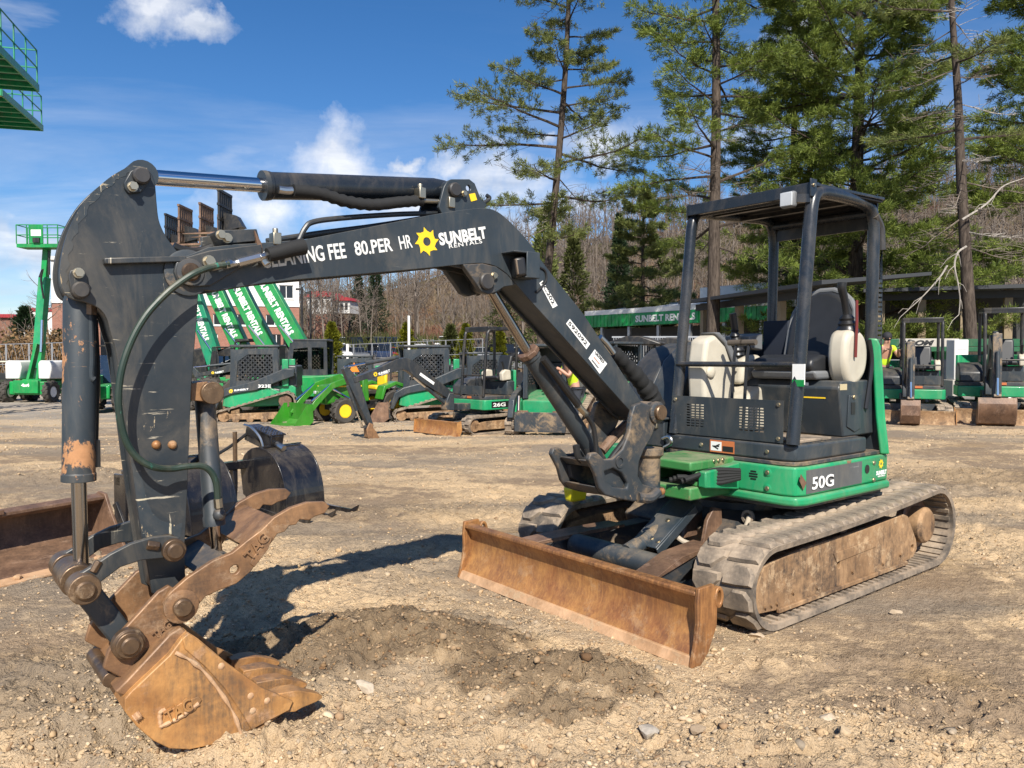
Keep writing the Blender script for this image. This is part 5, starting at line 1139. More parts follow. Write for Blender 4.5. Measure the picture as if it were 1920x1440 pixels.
def wood_mat(name, a, b, scale=(8, 8, 1.5)):
    m, t = newmat(name); tc = t.n('ShaderNodeNewGeometry').outputs['Position']; n = t.noise(t.mapping(tc, scale), 2.0, 5, .7)
    finish(t, t.mix(t.ramp(n, [(.35, 0), (.65, 1)]), a, b), .9, 0, n, .7, .03, spec=.15); return m
M['bark'] = wood_mat('pine_bark', (.035, .027, .022), (.115, .09, .072)); M['bark_pale'] = wood_mat('bare_branch_bark', (.26, .23, .20), (.45, .41, .36))
M['bark_grey'] = wood_mat('grey_bark', (.095, .075, .06), (.235, .195, .16), (1, 1, .3))
def leaf_mat(name, lo, hi, trans=.35):
    m, t = newmat(name); a = t.n('ShaderNodeAttribute', attribute_name='tint').outputs['Fac']; pos = t.n('ShaderNodeNewGeometry').outputs['Position']
    c = t.mix(a, lo, hi)
    d = t.n('ShaderNodeBsdfPrincipled', {'Base Color': c, 'Roughness': .55, 'Specular IOR Level': .25}); tr = t.n('ShaderNodeBsdfTranslucent', {'Color': c})
    mx = t.n('ShaderNodeMixShader', {0: trans, 1: d.outputs[0], 2: tr.outputs[0]}); t.n('ShaderNodeOutputMaterial', {'Surface': mx.outputs[0]}); return m
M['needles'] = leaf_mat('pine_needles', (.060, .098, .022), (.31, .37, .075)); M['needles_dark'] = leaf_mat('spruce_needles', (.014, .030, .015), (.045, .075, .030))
M['needles_olive'] = leaf_mat('thin_pine_needles', (.07, .095, .03), (.30, .33, .10))
M['arbor'] = leaf_mat('yellow_green_sprays', (.07, .085, .008), (.22, .22, .02)); M['brush'] = leaf_mat('brushwood', (.075, .052, .036), (.235, .175, .125), .15); M['brush_red'] = leaf_mat('reddish_brush', (.10, .045, .032), (.25, .125, .085), .15); M['brush_green'] = leaf_mat('greening_brush', (.035, .045, .012), (.12, .13, .04), .25)
M['oak_leaf'] = leaf_mat('dead_oak_leaves', (.12, .07, .03), (.30, .19, .09), .2)
def blades(name, pts, dirs, length, width, tint, mat, parent=None):
    """many thin two-triangle blades: pts (n,3), dirs (n,3)"""
    n = len(pts); d = dirs / np.maximum(1e-6, np.linalg.norm(dirs, axis=1))[:, None]; r = RNG.normal(size=(n, 3)); s = np.cross(d, r); s /= np.maximum(1e-6, np.linalg.norm(s, axis=1))[:, None]
    L = np.broadcast_to(np.asarray(length, float), (n,))[:, None]; W = np.broadcast_to(np.asarray(width, float), (n,))[:, None]
    v = np.stack([pts, pts + d * L * .55 + s * W, pts + d * L, pts + d * L * .55 - s * W], 1).reshape(-1, 3).astype('f'); f = np.arange(n * 4, dtype='i').reshape(n, 4)
    me = bpy.data.meshes.new(name); me.vertices.add(n * 4); me.vertices.foreach_set('co', v.ravel()); me.loops.add(n * 4); me.loops.foreach_set('vertex_index', f.ravel())
    me.polygons.add(n); me.polygons.foreach_set('loop_start', np.arange(0, n * 4, 4, dtype='i')); me.update()
    a = me.attributes.new('tint', 'FLOAT', 'POINT'); a.data.foreach_set('value', np.repeat(tint, 4).astype('f')); me.materials.append(mat)
    o = link(bpy.data.objects.new(name, me)); o.parent = parent; return o
def pine(label, path, r0, zlo, zhi, Lfun, nb, tufts, seed, mat='needles', dead_frac=0.0, needle=(.20, .0118), low_droop=.25, sides=None):
    """white pine: tapered trunk, whorled limbs, tufted twigs. path: trunk points in world"""
    rnd = np.random.default_rng(seed); path = [Vector(p) for p in path]; base = path[0].copy()
    root = empty('pine_tree', base, 0, label, 'tree', 'tall pines behind the yard'); loc = [p - base for p in path]
    sp = spline(loc, 8); H = sp[-1].z
    tb = MB(); tb.tube(sp, lambda t: r0 * (1 - .78 * t) + (.06 if t < .03 else 0), 12); tr = tb.build('trunk', M['bark'], root)
    zs = np.array([p.z for p in sp]); ax = np.array([tuple(p) for p in sp])
    at_z = lambda z: np.array([np.interp(z, zs, ax[:, 0]), np.interp(z, zs, ax[:, 1]), z])
    wood = MB(); P_, D_, T_ = [], [], []
    for i in range(nb):
        z = zlo + (zhi - zlo) * ((i + rnd.random() * .8) / nb) ** .92; t = (z - zlo) / max(.1, zhi - zlo)
        az = i * 2.399 + rnd.normal() * .5
        if sides is not None and rnd.random() < .55: az = sides[rnd.integers(0, len(sides))] + rnd.normal() * .35
        L = Lfun(t) * (.65 + .6 * rnd.random()); is_dead = rnd.random() < dead_frac * (1.3 - t)
        el = R(rnd.normal(14, 9)) - low_droop * (1 - t); o = at_z(z); h = np.array([math.cos(az), math.sin(az), 0])
        if is_dead: el -= .35; L *= .75
        pts = []; sag = rnd.normal(.0, .06)
        for k in range(7):
            s = k / 6; pts.append(o + h * (L * s * math.cos(el)) + np.array([0, 0, L * (math.sin(el) * s - .16 * s * s + (.20 + sag) * s ** 3)]) + rnd.normal(size=3) * .05 * L * .3 * s)
        rb = (.018 + .010 * L) * (.6 if is_dead else 1); dead = MB()
        (dead if is_dead else wood).tube(pts, lambda q, rb=rb: rb * (1 - .8 * q), 5, caps=False)
        pa = np.array(pts); ntw = int(6 + L * 4.2) if not is_dead else int(6 + L * 4)
        for j in range(ntw):
            s = .22 + .78 * (j + rnd.random()) / ntw; q = np.array([np.interp(s, np.linspace(0, 1, 7), pa[:, c]) for c in range(3)])
            side = 1 if j % 2 else -1; lat = np.array([-h[1], h[0], 0]) * side; tl = L * (.34 * (1.15 - s) + .09) * (.6 + .7 * rnd.random())
            dv = lat * (.75 + .3 * rnd.random()) + h * (.55 + .3 * rnd.random()) + np.array([0, 0, rnd.normal(.10, .22)]); dv /= np.linalg.norm(dv)
            e = q + dv * tl; (dead if is_dead else wood).tube([q, (q + e) / 2 + np.array([0, 0, .04 * tl]), e], lambda t_: .010 * (1 - .6 * t_), 3, caps=False)
            if is_dead:
                if rnd.random() < .6: (dead).tube([q + dv * tl * .5, q + dv * tl * .5 + (dv + rnd.normal(size=3) * .8) * tl * .4], .006, 3, caps=False)
                continue
            for m_ in range(tufts):
                c = q + dv * tl * (.25 + .75 * (m_ + rnd.random()) / tufts); nn = 30
                P_.append(np.repeat(c[None], nn, 0) + rnd.normal(size=(nn, 3)) * .05); dd = rnd.normal(size=(nn, 3)) * .75 + dv + np.array([0, 0, .35]); D_.append(dd)
                T_.append(np.clip(rnd.random(nn) * .6 + rnd.random() * .5 - .05, 0, 1))
        if is_dead: dead.build('dead_limb', M['bark_pale' if rnd.random() < .25 else 'bark_grey'], root, fix=False)
    wo = wood.build('limb', M['bark'], root, fix=False); wo['kind'] = 'stuff'; wo.data.shade_smooth()
    if P_:
        P_, D_, T_ = np.concatenate(P_), np.concatenate(D_), np.concatenate(T_); n = len(P_)
        blades('crown', P_, D_, needle[0] * (.7 + .6 * rnd.random(n)), needle[1], T_, M[mat], root)
    return root
def trunk_path(pts, depth, base_py=735):
    g = [P(px, py, depth) for px, py in pts]; return g
# the tall pines, bases hidden behind machines and sheds
def tp(d, *pts): return [P(x, y, d) for x, y in pts]
pine('tall thin pine with bare lower trunk standing just behind the boom elbow', tp(33, (1008, 735), (1018, 600), (1035, 430), (1052, 240), (1064, 60), (1070, -180), (1072, -330)), .215, 6.5, 22, lambda t: (2.3 + 2.2 * math.sin(math.pi * min(1, .12 + t * .9))) * (.8 + .3 * math.sin(9 * t)), 56, 3, 3, 'needles_olive', .15, (.20, .013))
pine('straight tall pine whose trunk rises behind the far canopy post', tp(28, (1336, 735), (1338, 560), (1340, 400), (1343, 200), (1342, 0), (1338, -200), (1336, -330)), .27, 5.2, 19, lambda t: 4.0 * (1 - .5 * t), 60, 3, 8, 'needles', .14)
pine('dense pine between the canopy posts and the thick forked pine', tp(33, (1488, 735), (1488, 500), (1489, 280), (1490, 60), (1486, -160), (1485, -260)), .20, 2.6, 19, lambda t: 3.9 * (1 - .55 * t), 92, 4, 15, 'needles', .03)
pine('thick dense pine standing right behind the canopy roof', tp(29, (1604, 735), (1604, 500), (1608, 280), (1612, 90), (1600, -120), (1600, -280)), .30, 1.5, 19, lambda t: 4.6 * (1 - .52 * t), 125, 4, 23, 'needles', .02, sides=(R(-150), R(-60), R(-20)))
pine('half dead pine with pale snapped branches in front of the open shed', tp(23.5, (1822, 742), (1820, 640), (1812, 500), (1802, 330), (1796, 180), (1784, 0), (1780, -200)), .225, 4.3, 15, lambda t: 2.6 * (1 - .35 * t), 46, 2, 31, 'needles_olive', .85)
pine('dense pine at the edge of the photo whose limbs reach in above the shed', tp(28, (1985, 735), (1985, 480), (1985, 250), (1990, 0), (1990, -200)), .32, 4.5, 16, lambda t: 3.9 * (1 - .45 * t), 40, 4, 37, 'needles', .08, sides=(R(180), R(200), R(160)))
pine('low olive pine behind the boom between two taller pines', tp(42, (1205, 730), (1205, 560), (1206, 420), (1208, 330)), .16, 2.4, 10.5, lambda t: 3.0 * (1 - .7 * t), 44, 4, 43, 'needles_olive', .05, (.20, .018))
# pale broken branches hanging from the half dead pine
for k, (lab, pts, r) in enumerate((('pale broken branch slanting down beside the half dead pine', ((1776, 498), (1762, 520), (1730, 556), (1704, 580)), .030), ('pale twisted branch hanging against the half dead trunk', ((1812, 462), (1796, 474), (1790, 498), (1796, 530), (1800, 560), (1798, 590)), .035), ('long pale dead limb reaching up across the bare woods', ((1804, 412), (1850, 382), (1880, 350), (1920, 334)), .035))):
    b = MB(); b.tube(spline([P(x, y, 23.1) for x, y in pts], 6), lambda t, r=r: r * (1 - .65 * t), 6)
    for j in range(7):
        a = P(*pts[min(len(pts) - 1, 1 + j % (len(pts) - 1))], 23.1); v = Vector((random.uniform(-.8, .6), random.uniform(-.3, .3), random.uniform(-.7, .1))); b.tube([a, a + v * .35, a + v * .6 + Vector((0, 0, -.15))], lambda t: .012 * (1 - .6 * t), 4)
    o = b.build('broken_branch', M['bark_pale'], None); tag(o, lab, 'branch', 'broken branches of the dead pine')
def conifer(label, px, py, depth, h, w_, mat, n, seed, name='evergreen_tree', shape=1.0, blade=(.22, .035), group='evergreens on the slope', trunk=True):
    """small cone-shaped evergreen with layered sprays"""
    rnd = np.random.default_rng(seed); g = P(px, py, depth); zt_ = float(hill_z(np.array([g.x]), np.array([g.y]))[0]) if g.y > 52 else float(base_z(g.x, g.y)); h += g.z - zt_; g.z = zt_; root = empty(name, g, 0, label, 'tree', group)
    b = MB(); b.tube([(0, 0, -.3), (0, 0, h * .5), (0, 0, h * .95)], lambda t: .04 * h * .5 * (1 - .8 * t), 8); b.build('trunk', M['bark'], root)
    z = rnd.random(n) ** .8; tier = .82 + .18 * np.sin(z * 40 + rnd.random(n)); rad = w_ * (1 - z) ** shape * tier * (.35 + .65 * rnd.random(n) ** .5) * (1 + .25 * (fbm(np.cos(rnd.random(n) * 6.28) * 2 + z * 5, z * 6, 2, seed) - .5)); az = rnd.random(n) * 6.283
    lump = 1 + .25 * np.sin(az * 3 + z * 9 + seed); rad = rad * lump
    pts = np.stack([rad * np.cos(az), rad * np.sin(az), h * (.06 + .94 * z)], 1); d = np.stack([np.cos(az), np.sin(az), .1 + .9 * z + rnd.normal(size=n) * .3], 1) + rnd.normal(size=(n, 3)) * .35
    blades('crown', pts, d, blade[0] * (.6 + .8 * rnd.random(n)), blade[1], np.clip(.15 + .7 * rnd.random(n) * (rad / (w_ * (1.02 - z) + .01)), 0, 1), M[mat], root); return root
conifer('dark layered spruce on the slope behind the boom', 1160, 548, 60, 5.9, 2.0, 'needles_dark', 9000, 51, blade=(.30, .05))
for lab, px, py, d, h, w_ in (('yellow-green cone-shaped conifer beside the enclosed loader cab', 622, 690, 48, 2.75, 1.05), ('yellow-green conifer beside the tall white post', 762, 668, 62, 2.6, 1.15), ('yellow-green conifer seen through the small excavator canopy', 873, 665, 62, 2.4, 1.2), ('small yellow-green conifer far behind the small excavator seat', 937, 655, 70, 2.0, 1.0)):
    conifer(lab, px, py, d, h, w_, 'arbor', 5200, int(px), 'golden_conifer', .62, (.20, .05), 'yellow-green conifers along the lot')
for lab, px, py, d, h, w_, mt in (('dark green bush beyond the parking lot', 845, 668, 68, 2.6, 1.4, 'brush_green'), ('dark pine on the slope above the parked cars', 705, 600, 118, 8.5, 2.4, 'needles_dark'), ('second dark pine on the slope above the parked cars', 672, 590, 122, 7.0, 2.0, 'needles_dark'), ('green bush on the slope under the boom elbow', 945, 560, 85, 5.5, 2.6, 'brush_green'), ('leafy green bush behind the boom below the elbow', 1075, 560, 58, 4.8, 2.3, 'brush_green'), ('olive evergreen at the foot of the tall thin pine', 1020, 500, 55, 4.0, 2.2, 'needles_olive'),
                                  ('dark evergreen low on the slope behind the boom lift', 50, 705, 62, 5.4, 2.3, 'needles_dark'), ('second evergreen beside the boom lift mast', 112, 706, 60, 3.4, 1.8, 'needles_dark'), ('small evergreen beside the red roof', 72, 690, 100, 5.6, 2.2, 'needles_dark')):
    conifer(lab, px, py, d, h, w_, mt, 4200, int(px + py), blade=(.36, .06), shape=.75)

# bare deciduous trees: three shapes, copied singly where they can be told apart, massed beyond
def bare_tree_mesh(seed, h=9.0, lean=.05, nb=16, leaf=False):
    rnd = np.random.default_rng(seed); b = MB(); top = Vector((rnd.normal() * lean * h, rnd.normal() * lean * h, h))
    tr = spline([(0, 0, -.4), (top.x * .2 + rnd.normal() * .1, top.y * .2, h * .3), (top.x * .6, top.y * .6 + rnd.normal() * .15, h * .65), tuple(top)], 4); b.tube(tr, lambda t: .015 * h * (1 - .85 * t), 6, caps=False)
    for i in range(nb):
        t = .28 + .68 * rnd.random(); o = tr[int(t * (len(tr) - 1))]; az = rnd.random() * 6.28; L = h * (.42 - .28 * t) * (.6 + .6 * rnd.random()); el = R(rnd.normal(48, 14)); v = Vector((math.cos(az) * math.cos(el), math.sin(az) * math.cos(el), math.sin(el)))
        e = o + v * L; mid_ = (o + e) / 2 + Vector((rnd.normal() * .1, rnd.normal() * .1, -.04 * L)); b.tube([o, mid_, e], lambda q: .0055 * h * (1 - .75 * q), 4, caps=False)
        for j in range(5):
            q = mid_.lerp(e, rnd.random()); w_ = (v + Vector(rnd.normal(size=3) * .7)).normalized(); b.tube([q, q + w_ * L * .28, q + w_ * L * .5 + Vector((0, 0, .08 * L))], lambda q_: .0022 * h * (1 - .6 * q_), 3, caps=False)
    return b
bare = [bare_tree_mesh(100 + k, 9.0, .05, 15) for k in range(3)]; bare_me = [b.mesh('bare_tree', M['bark_grey'], 60, False) for b in bare]
ORD = ['first', 'second', 'third', 'fourth', 'fifth', 'sixth', 'seventh', 'eighth', 'ninth', 'tenth', 'eleventh', 'twelfth', 'thirteenth', 'fourteenth', 'fifteenth', 'sixteenth', 'seventeenth', 'eighteenth', 'nineteenth', 'twentieth']; ORD += ['twenty-' + o for o in ORD[:9]] + ['thirtieth']; ORD += ['thirty-' + o for o in ORD[:9]] + ['fortieth', 'forty-first', 'forty-second', 'forty-third', 'forty-fourth', 'forty-fifth', 'forty-sixth', 'forty-seventh']
def woods():
    cnt = {}; n = 0; rnd = np.random.default_rng(5)
    big_v, big_f, off = [], [], 0; arrs = [(np.array(b.v), b.f) for b in bare]
    tris = [[(f[0], f[i], f[i + 1]) for f in fs for i in range(1, len(f) - 1)] for _, fs in arrs]; tris = [np.array(t) for t in tris]
    cand = []
    while len(cand) < 680:
        y = rnd.uniform(60, 178); x = rnd.uniform(-.48, .74) * y; px = 960 + FPX * x / y
        if y < 92 and x < 22: continue
        if y < 62 + 0 and x > 22: continue
        if px < 560 and y < 160 and rnd.random() < .75: continue
        cand.append((x, y))
    cand.sort(key=lambda c: c[1])
    names = ('grey', 'pale grey', 'brown grey')
    for k, (x, y) in enumerate(cand):
        z = float(hill_z(np.array([x]), np.array([y]))[0]); s = rnd.uniform(.75, 1.35); rz = rnd.random() * 6.28; j = k % 3
        if k < 46:
            o = link(bpy.data.objects.new('bare_tree', bare_me[j])); o.location = (x, y, z); o.rotation_euler = (0, 0, rz); o.scale = (s, s, s)
            px = 960 + FPX * x / y
            where = 'above the parked cars' if px < 900 else 'behind the main boom' if px < 1200 else 'seen through the main canopy' if px < 1650 else 'behind the open shed'
            cnt.setdefault(where, []).append((px, o, where))
        else:
            a = arrs[j][0] * s; c_, s_ = math.cos(rz), math.sin(rz); v = np.stack([a[:, 0] * c_ - a[:, 1] * s_ + x, a[:, 0] * s_ + a[:, 1] * c_ + y, a[:, 2] + z], 1); big_v.append(v); big_f.append(tris[j] + off); off += len(v)
    for where, lst in cnt.items():
        for i, (px, o, _) in enumerate(sorted(lst, key=lambda e: e[0])): tag(o, f'{ORD[i]} bare leafless tree from the boom side, {where}', 'tree', 'bare trees ' + where)
    v = np.concatenate(big_v).astype('f'); f = np.concatenate(big_f).astype('i')
    me = bpy.data.meshes.new('bare_woods'); me.vertices.add(len(v)); me.vertices.foreach_set('co', v.ravel()); me.loops.add(f.size); me.loops.foreach_set('vertex_index', f.ravel()); me.polygons.add(len(f)); me.polygons.foreach_set('loop_start', np.arange(0, f.size, 3, dtype='i')); me.update(); me.materials.append(M['bark_grey'])
    o = link(bpy.data.objects.new('bare_woods', me)); tag(o, 'bare grey winter woods covering the hillside', 'woods', None, 'stuff')
    # brushwood, in patches of colour
    n = 95000; y = 58 + 115 * rnd.random(n) ** 1.2; x = rnd.uniform(-.52, .76, n) * y; keep = ~((y < 90) & (x < 20)) & ~((x < -12) & (y < 84)); x, y = x[keep], y[keep]; n = len(x)
    z = hill_z(x, y); pat = fbm(x * .07, y * .07, 3, 81); hgt = rnd.random(n) ** 1.6
    pts = np.stack([x, y, z - .1 + hgt * .6], 1); d = np.stack([rnd.normal(size=n) * .55, rnd.normal(size=n) * .55, np.ones(n)], 1)
    kind_ = np.where(pat > .585, 2, np.where(fbm(x * .05 + 9, y * .05, 3, 83) > .56, 1, 0))
    for kk, (nm, mt, lab) in enumerate((('brushwood', 'brush', 'grey brown brushwood under the bare trees'), ('red_brush', 'brush_red', 'reddish budding brush on the slope'), ('green_brush', 'brush_green', 'greening shrubs and briars on the slope'))):
        q = kind_ == kk; o = blades(nm, pts[q], d[q], 1.0 + 1.9 * rnd.random(q.sum()), .028 + .035 * rnd.random(q.sum()), rnd.random(q.sum()), M[mt]); tag(o, lab, 'undergrowth', None, 'stuff')
    # leafy oak brown thicket behind the boom lift
    n = 15000; px = rnd.uniform(-60, 180, n); dd = rnd.uniform(46, 74, n); x = (px - 960) / FPX * dd; z = base_z(x, dd) + rnd.random(n) ** 1.3 * (2.6 + 1.8 * fbm(x * .4, dd * .2, 3, 87)) ; pts = np.stack([x, dd, z], 1)
    o = blades('oak_thicket', pts, rnd.normal(size=(n, 3)) + np.array([0, 0, .6]), .22, .07, rnd.random(n), M['oak_leaf']); tag(o, 'brown leafy thicket behind the boom lift', 'thicket', None, 'stuff')
woods()
for k, (px, d, s, lab) in enumerate(((95, 55, .95, 'bare thin tree standing just behind the boom lift mast'), (75, 60, .8, 'bare tree between the boom lift mast and the white building'), (10, 66, .8, 'bare tree at the edge behind the utility vehicle'))):
    g = P(px, 715, d); o = link(bpy.data.objects.new('bare_tree', bare_me[k % 3])); o.location = (g.x, g.y, float(base_z(g.x, g.y))); o.scale = (s, s, s * .85); tag(o, lab, 'tree')
# ---------------------------------------------------------------- buildings and street furniture
def brick_mat():
    m, t = newmat('red_brick'); tc = t.n('ShaderNodeTexCoord').outputs['Object']
    sp_ = t.n('ShaderNodeSeparateXYZ', {0: tc}); v = t.n('ShaderNodeCombineXYZ', {0: t.math('ADD', sp_.outputs[0], sp_.outputs[1]), 1: sp_.outputs[2], 2: 0.0}).outputs[0]
    br = t.n('ShaderNodeTexBrick', {'Vector': v, 'Color1': (.25, .085, .05, 1), 'Color2': (.33, .13, .08, 1), 'Mortar': (.36, .29, .24, 1), 'Scale': 1.0, 'Mortar Size': .008, 'Brick Width': .22, 'Row Height': .075})
    finish(t, t.mix(t.noise(tc, .8, 5, .6), br.outputs[0], t.mix(.25, br.outputs[0], (.2, .07, .045))), .9, 0, br.outputs[1], .2, .01); return m
M['brick'] = brick_mat(); M['stucco'] = plain('white_stucco', (.66, .65, .62), .8, vary=.06, scale=.6); M['red_metal'] = plain('red_roof_metal', (.32, .03, .035), .5); M['tan'] = plain('tan_timber', (.26, .20, .125), .8, vary=.2); M['dark_roof'] = plain('dark_roof_edge', (.035, .038, .042), .7); M['shadow_wall'] = plain('shade_tinted_wall', (.05, .05, .048), .8, vary=.3); M['galv'] = plain('galvanised_steel', (.38, .39, .40), .45, .6); M['roof_white'] = plain('white_roof', (.72, .72, .70), .6)  # dark wall and tan timber colours have the shade under the roofs mixed in
def wall_with_windows(root, x0, x1, z0, z1, wins, mat, name='wall', th=.35):
    """front wall in the local xz plane at y=0 facing -y, with real openings"""
    MB().holed([(x0, z0), (x1, z0), (x1, z1), (x0, z1)], [[(a, c), (b, c), (b, d), (a, d)] for a, b, c, d in wins], 0, th).build(name, mat, root)
    for a, b, c, d in wins:
        w_ = MB(); f = .06; w_.bb(a, b, .10, .16, c, c + f); w_.bb(a, b, .10, .16, d - f, d); w_.bb(a, a + f, .10, .16, c + f, d - f); w_.bb(b - f, b, .10, .16, c + f, d - f)
        if b - a > 1.0: w_.bb((a + b) / 2 - .03, (a + b) / 2 + .03, .10, .16, c + f, d - f)
        if d - c > 2.2: w_.bb(a + f, b - f, .105, .155, (c + d) / 2 - .03, (c + d) / 2 + .03)
        wo = w_.build('window_frame', M['roof_white'], root); MB().bb(a + .03, b - .03, .12, .13, c + .03, d - .03).build('pane', M['glass_dark'], wo)
        MB().bb(a - .08, b + .08, -.06, .09, c - .10, c).build('sill', M['stucco'], root)
bd = empty('office_building', ((562 - 960) / FPX * 70, 70, 0), R(15.4), 'brick office block with white upper storey behind the green booms', 'building')
xo = (562 - 960) / FPX * 70; xr, xl = 0.0, -20.0; OX = lambda c: ((c - 960) / FPX * 70 - xo) * .88; zb = 1.5 + (670 - 576) / FPX * 70
wins = []
for c in (198, 408, 455, 512, 300, 352): x = OX(c); wins.append((x - .75, x + .75, 4.35, 5.35))
for c in (385, 515, 560 - 22): x = OX(c); wins.append((x - .6, x + .6, .9, 3.6))
wall_with_windows(bd, xl, xr, -1.2, zb, [w_ for w_ in wins if w_[1] < xr - .3 and w_[0] > xl + .3], M['brick'])
MB().bb(xl - .05, xr + .05, -.08, .3, zb + .002, zb + .32).build('band_course', M['stucco'], bd)
wall_with_windows(bd, xl, xr, zb + .322, zb + 3.6, [(OX(c) - .62, OX(c) + .62, zb + .75, zb + 1.95) for c in (198, 240, 300, 352, 402, 448, 500, 536)], M['stucco'])
MB().bb(xl, xr, .36, 18, -1.2, zb + 3.5).build('rear_block', M['brick'], bd); MB().bb(xl - .2, xr + .2, -.2, 18.2, zb + 3.602, zb + 3.9).build('cornice', M['stucco'], bd)
for px in (185, 205): x = OX(px); MB().bb(x - .25, x + .25, -.02, -.001, 0.5, zb - .3).build('pilaster_window', M['glass_dark'], bd)
# small white and red buildings
b2 = empty('red_trim_building', P(44, 600, 92), R(4), 'long white building with a red roof band behind the boom lift', 'building')
MB().bb(0, 7.2, 0, 6, -7, 1.05).build('wall', M['stucco'], b2); MB().bb(-.1, 7.3, -.15, 6.1, 1.052, 1.45).build('roof_band', M['red_metal'], b2)
for x in (.6, 1.9, 3.4, 4.7, 6.2): MB().bb(x, x + .55, -.02, .05, .05, .55).build('window', M['glass_dark'], b2)
b3 = empty('red_roof_house', P(3, 600, 100), 0, 'low building with a shallow red roof at the far edge', 'building')
MB().bb(-3.5, 1.9, 0, 5, -7, .30).build('wall', plain('brown_wall', (.2, .1, .07), .9), b3); MB().prism([(-4, .302), (2.2, .302), (1.6, .75), (-3.6, .75)], -.4, 5.4).build('roof', M['red_metal'], b3)
b4 = empty('hill_house', P(575, 580, 108), R(-12), 'white house with a red roof among bare trees on the slope', 'building'); b4.scale = (1.05, 1.05, 1.05)
MB().bb(0, 3.6, 0, 4, -.6, 1.6).build('wall', M['stucco'], b4); MB().bb(0.05, 3.55, .05, 3.9, -6.5, -.602).build('basement_wall', M['brick'], b4); MB().prism([(-.2, 1.602), (3.8, 1.602), (2.9, 2.35), (.6, 2.35)], -.3, 4.3).build('roof', M['red_metal'], b4)
for x in (.4, 1.2, 2.0, 2.8): MB().bb(x, x + .45, -.02, .05, .1, 1.2).build('window', M['glass_dark'], b4)
MB().bb(3.62, 5.9, .6, 3.6, -.55, 1.1).build('wing', M['stucco'], b4); MB().prism([(3.5, 1.102), (6.1, 1.102), (5.6, 1.55), (3.9, 1.55)], .3, 3.9).build('wing_roof', M['red_metal'], b4)
for x in (3.8, 4.5, 5.2): MB().bb(x, x + .4, .58, .64, -.1, .8).build('window', M['glass_dark'], b4)
# rental store with its green fascia
A_, B_ = P(1104, 606, 40), P(1440, 592, 32); dv = (B_ - A_); dv.z = 0; ang = math.atan2(dv.y, dv.x); Ls = dv.length
st = empty('rental_store', (A_.x, A_.y, 0), ang, 'rental store with a green fascia and white lettering under a white roof', 'building')
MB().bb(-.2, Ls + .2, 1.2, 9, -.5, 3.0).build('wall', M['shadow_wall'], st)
for k in range(6): x = .8 + k * (Ls - 1.2) / 5; MB().bb(x - .07, x + .07, .10, .24, -.5, 3.02).build('post', M['galv'], st)
for k in range(4): x = 1.0 + k * 2.2; MB().bb(x, x + 1.5, 1.15, 1.25, .6, 2.2).build('shop_window', M['glass_dark'], st)
MB().bb(-.25, Ls + .25, -.02, .06, 3.05, 3.66).build('fascia', M['green_far'], st)
for k in range(int(Ls / .25)): MB().bb(-.2 + k * .25, -.14 + k * .25, -.045, -.021, 3.06, 3.65).build('fascia_rib', M['green_far'], st)
MB().bb(Ls * .30, Ls * .665, -.075, -.046, 3.07, 3.64).build('sign_panel', plain('sign_green', (.015, .26, .085), .5), st)
text('SUNBELT RENTALS', M['white'], st, (Ls * .312, -.078, 3.20), (1, 0, 0), (0, 0, 1), Ls * .34, .33, bold=.04, lift=.004)
MB().prism([(-.3, 3.662), (-.3, 3.74), (4.5, 4.30), (9.5, 4.3), (9.5, 3.662)], -.3, Ls + .3, 'x').build('roof', M['roof_white'], st) if False else MB().prism([(-.01, 3.662), (-.01, 3.74), (4.5, 4.45), (9.5, 4.45), (9.5, 3.662)], -.3, Ls + .3, 'x').build('roof', M['roof_white'], st)
MB().bb(-.27, Ls + .27, -.03, .05, 3.663, 3.90).build('roof_edge', M['roof_white'], st)
MB().bb(Ls * .42, Ls * .8, 3.5, 6.5, 4.2, 5.0).build('roof_unit', M['roof_white'], st)
# open sheds
def shed(label, p0, p1, d0, d1, z0, z1, depth, nposts, back=True):
    a, b_ = P(*p0, d0), P(*p1, d1); v = b_ - a; v.z = 0; L = v.length; o = empty('open_shed', (a.x, a.y, 0), math.atan2(v.y, v.x), label, 'building', 'open sheds')
    zt_ = (a.z + b_.z) / 2
    MB().prism([(-.8, zt_ - .02), (-.8, zt_ + .10), (depth, zt_ + .45), (depth, zt_ + .35)], -.4, L + .4, 'x').build('roof', M['dark_roof'], o)
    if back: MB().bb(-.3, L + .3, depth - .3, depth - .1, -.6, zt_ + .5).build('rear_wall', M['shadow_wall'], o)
    for k in range(nposts): x = .2 + (L - .4) * k / (nposts - 1); MB().bb(x - .12, x + .12, -.12, .12, -.5, zt_ - .0).build('post', M['tan'], o, .01)
    MB().bb(-.2, L + .2, -.16, -.125, zt_ - .28, zt_ - .03).build('beam', M['dark_roof'], o)
    for k in range(5 if back else 0): x = .6 + k * (L - 1.2) / 4.5; MB().bb(x, x + .9, depth - 1.2, depth - .5, -.5, 1.0 + .5 * (k % 3)).build('storage_rack', M['galv'] if k % 2 else M['green_far'], o)
    return o, L, zt_
shed('open shed with a thin dark roof seen through the main canopy', (1316, 572), (1568, 532), 30, 22.5, 0, 0, 3, 4, False)
shed('open shed with tan posts and dark roof behind the half dead pine', (1640, 556), (1990, 533), 27, 25, 0, 0, 6, 5)
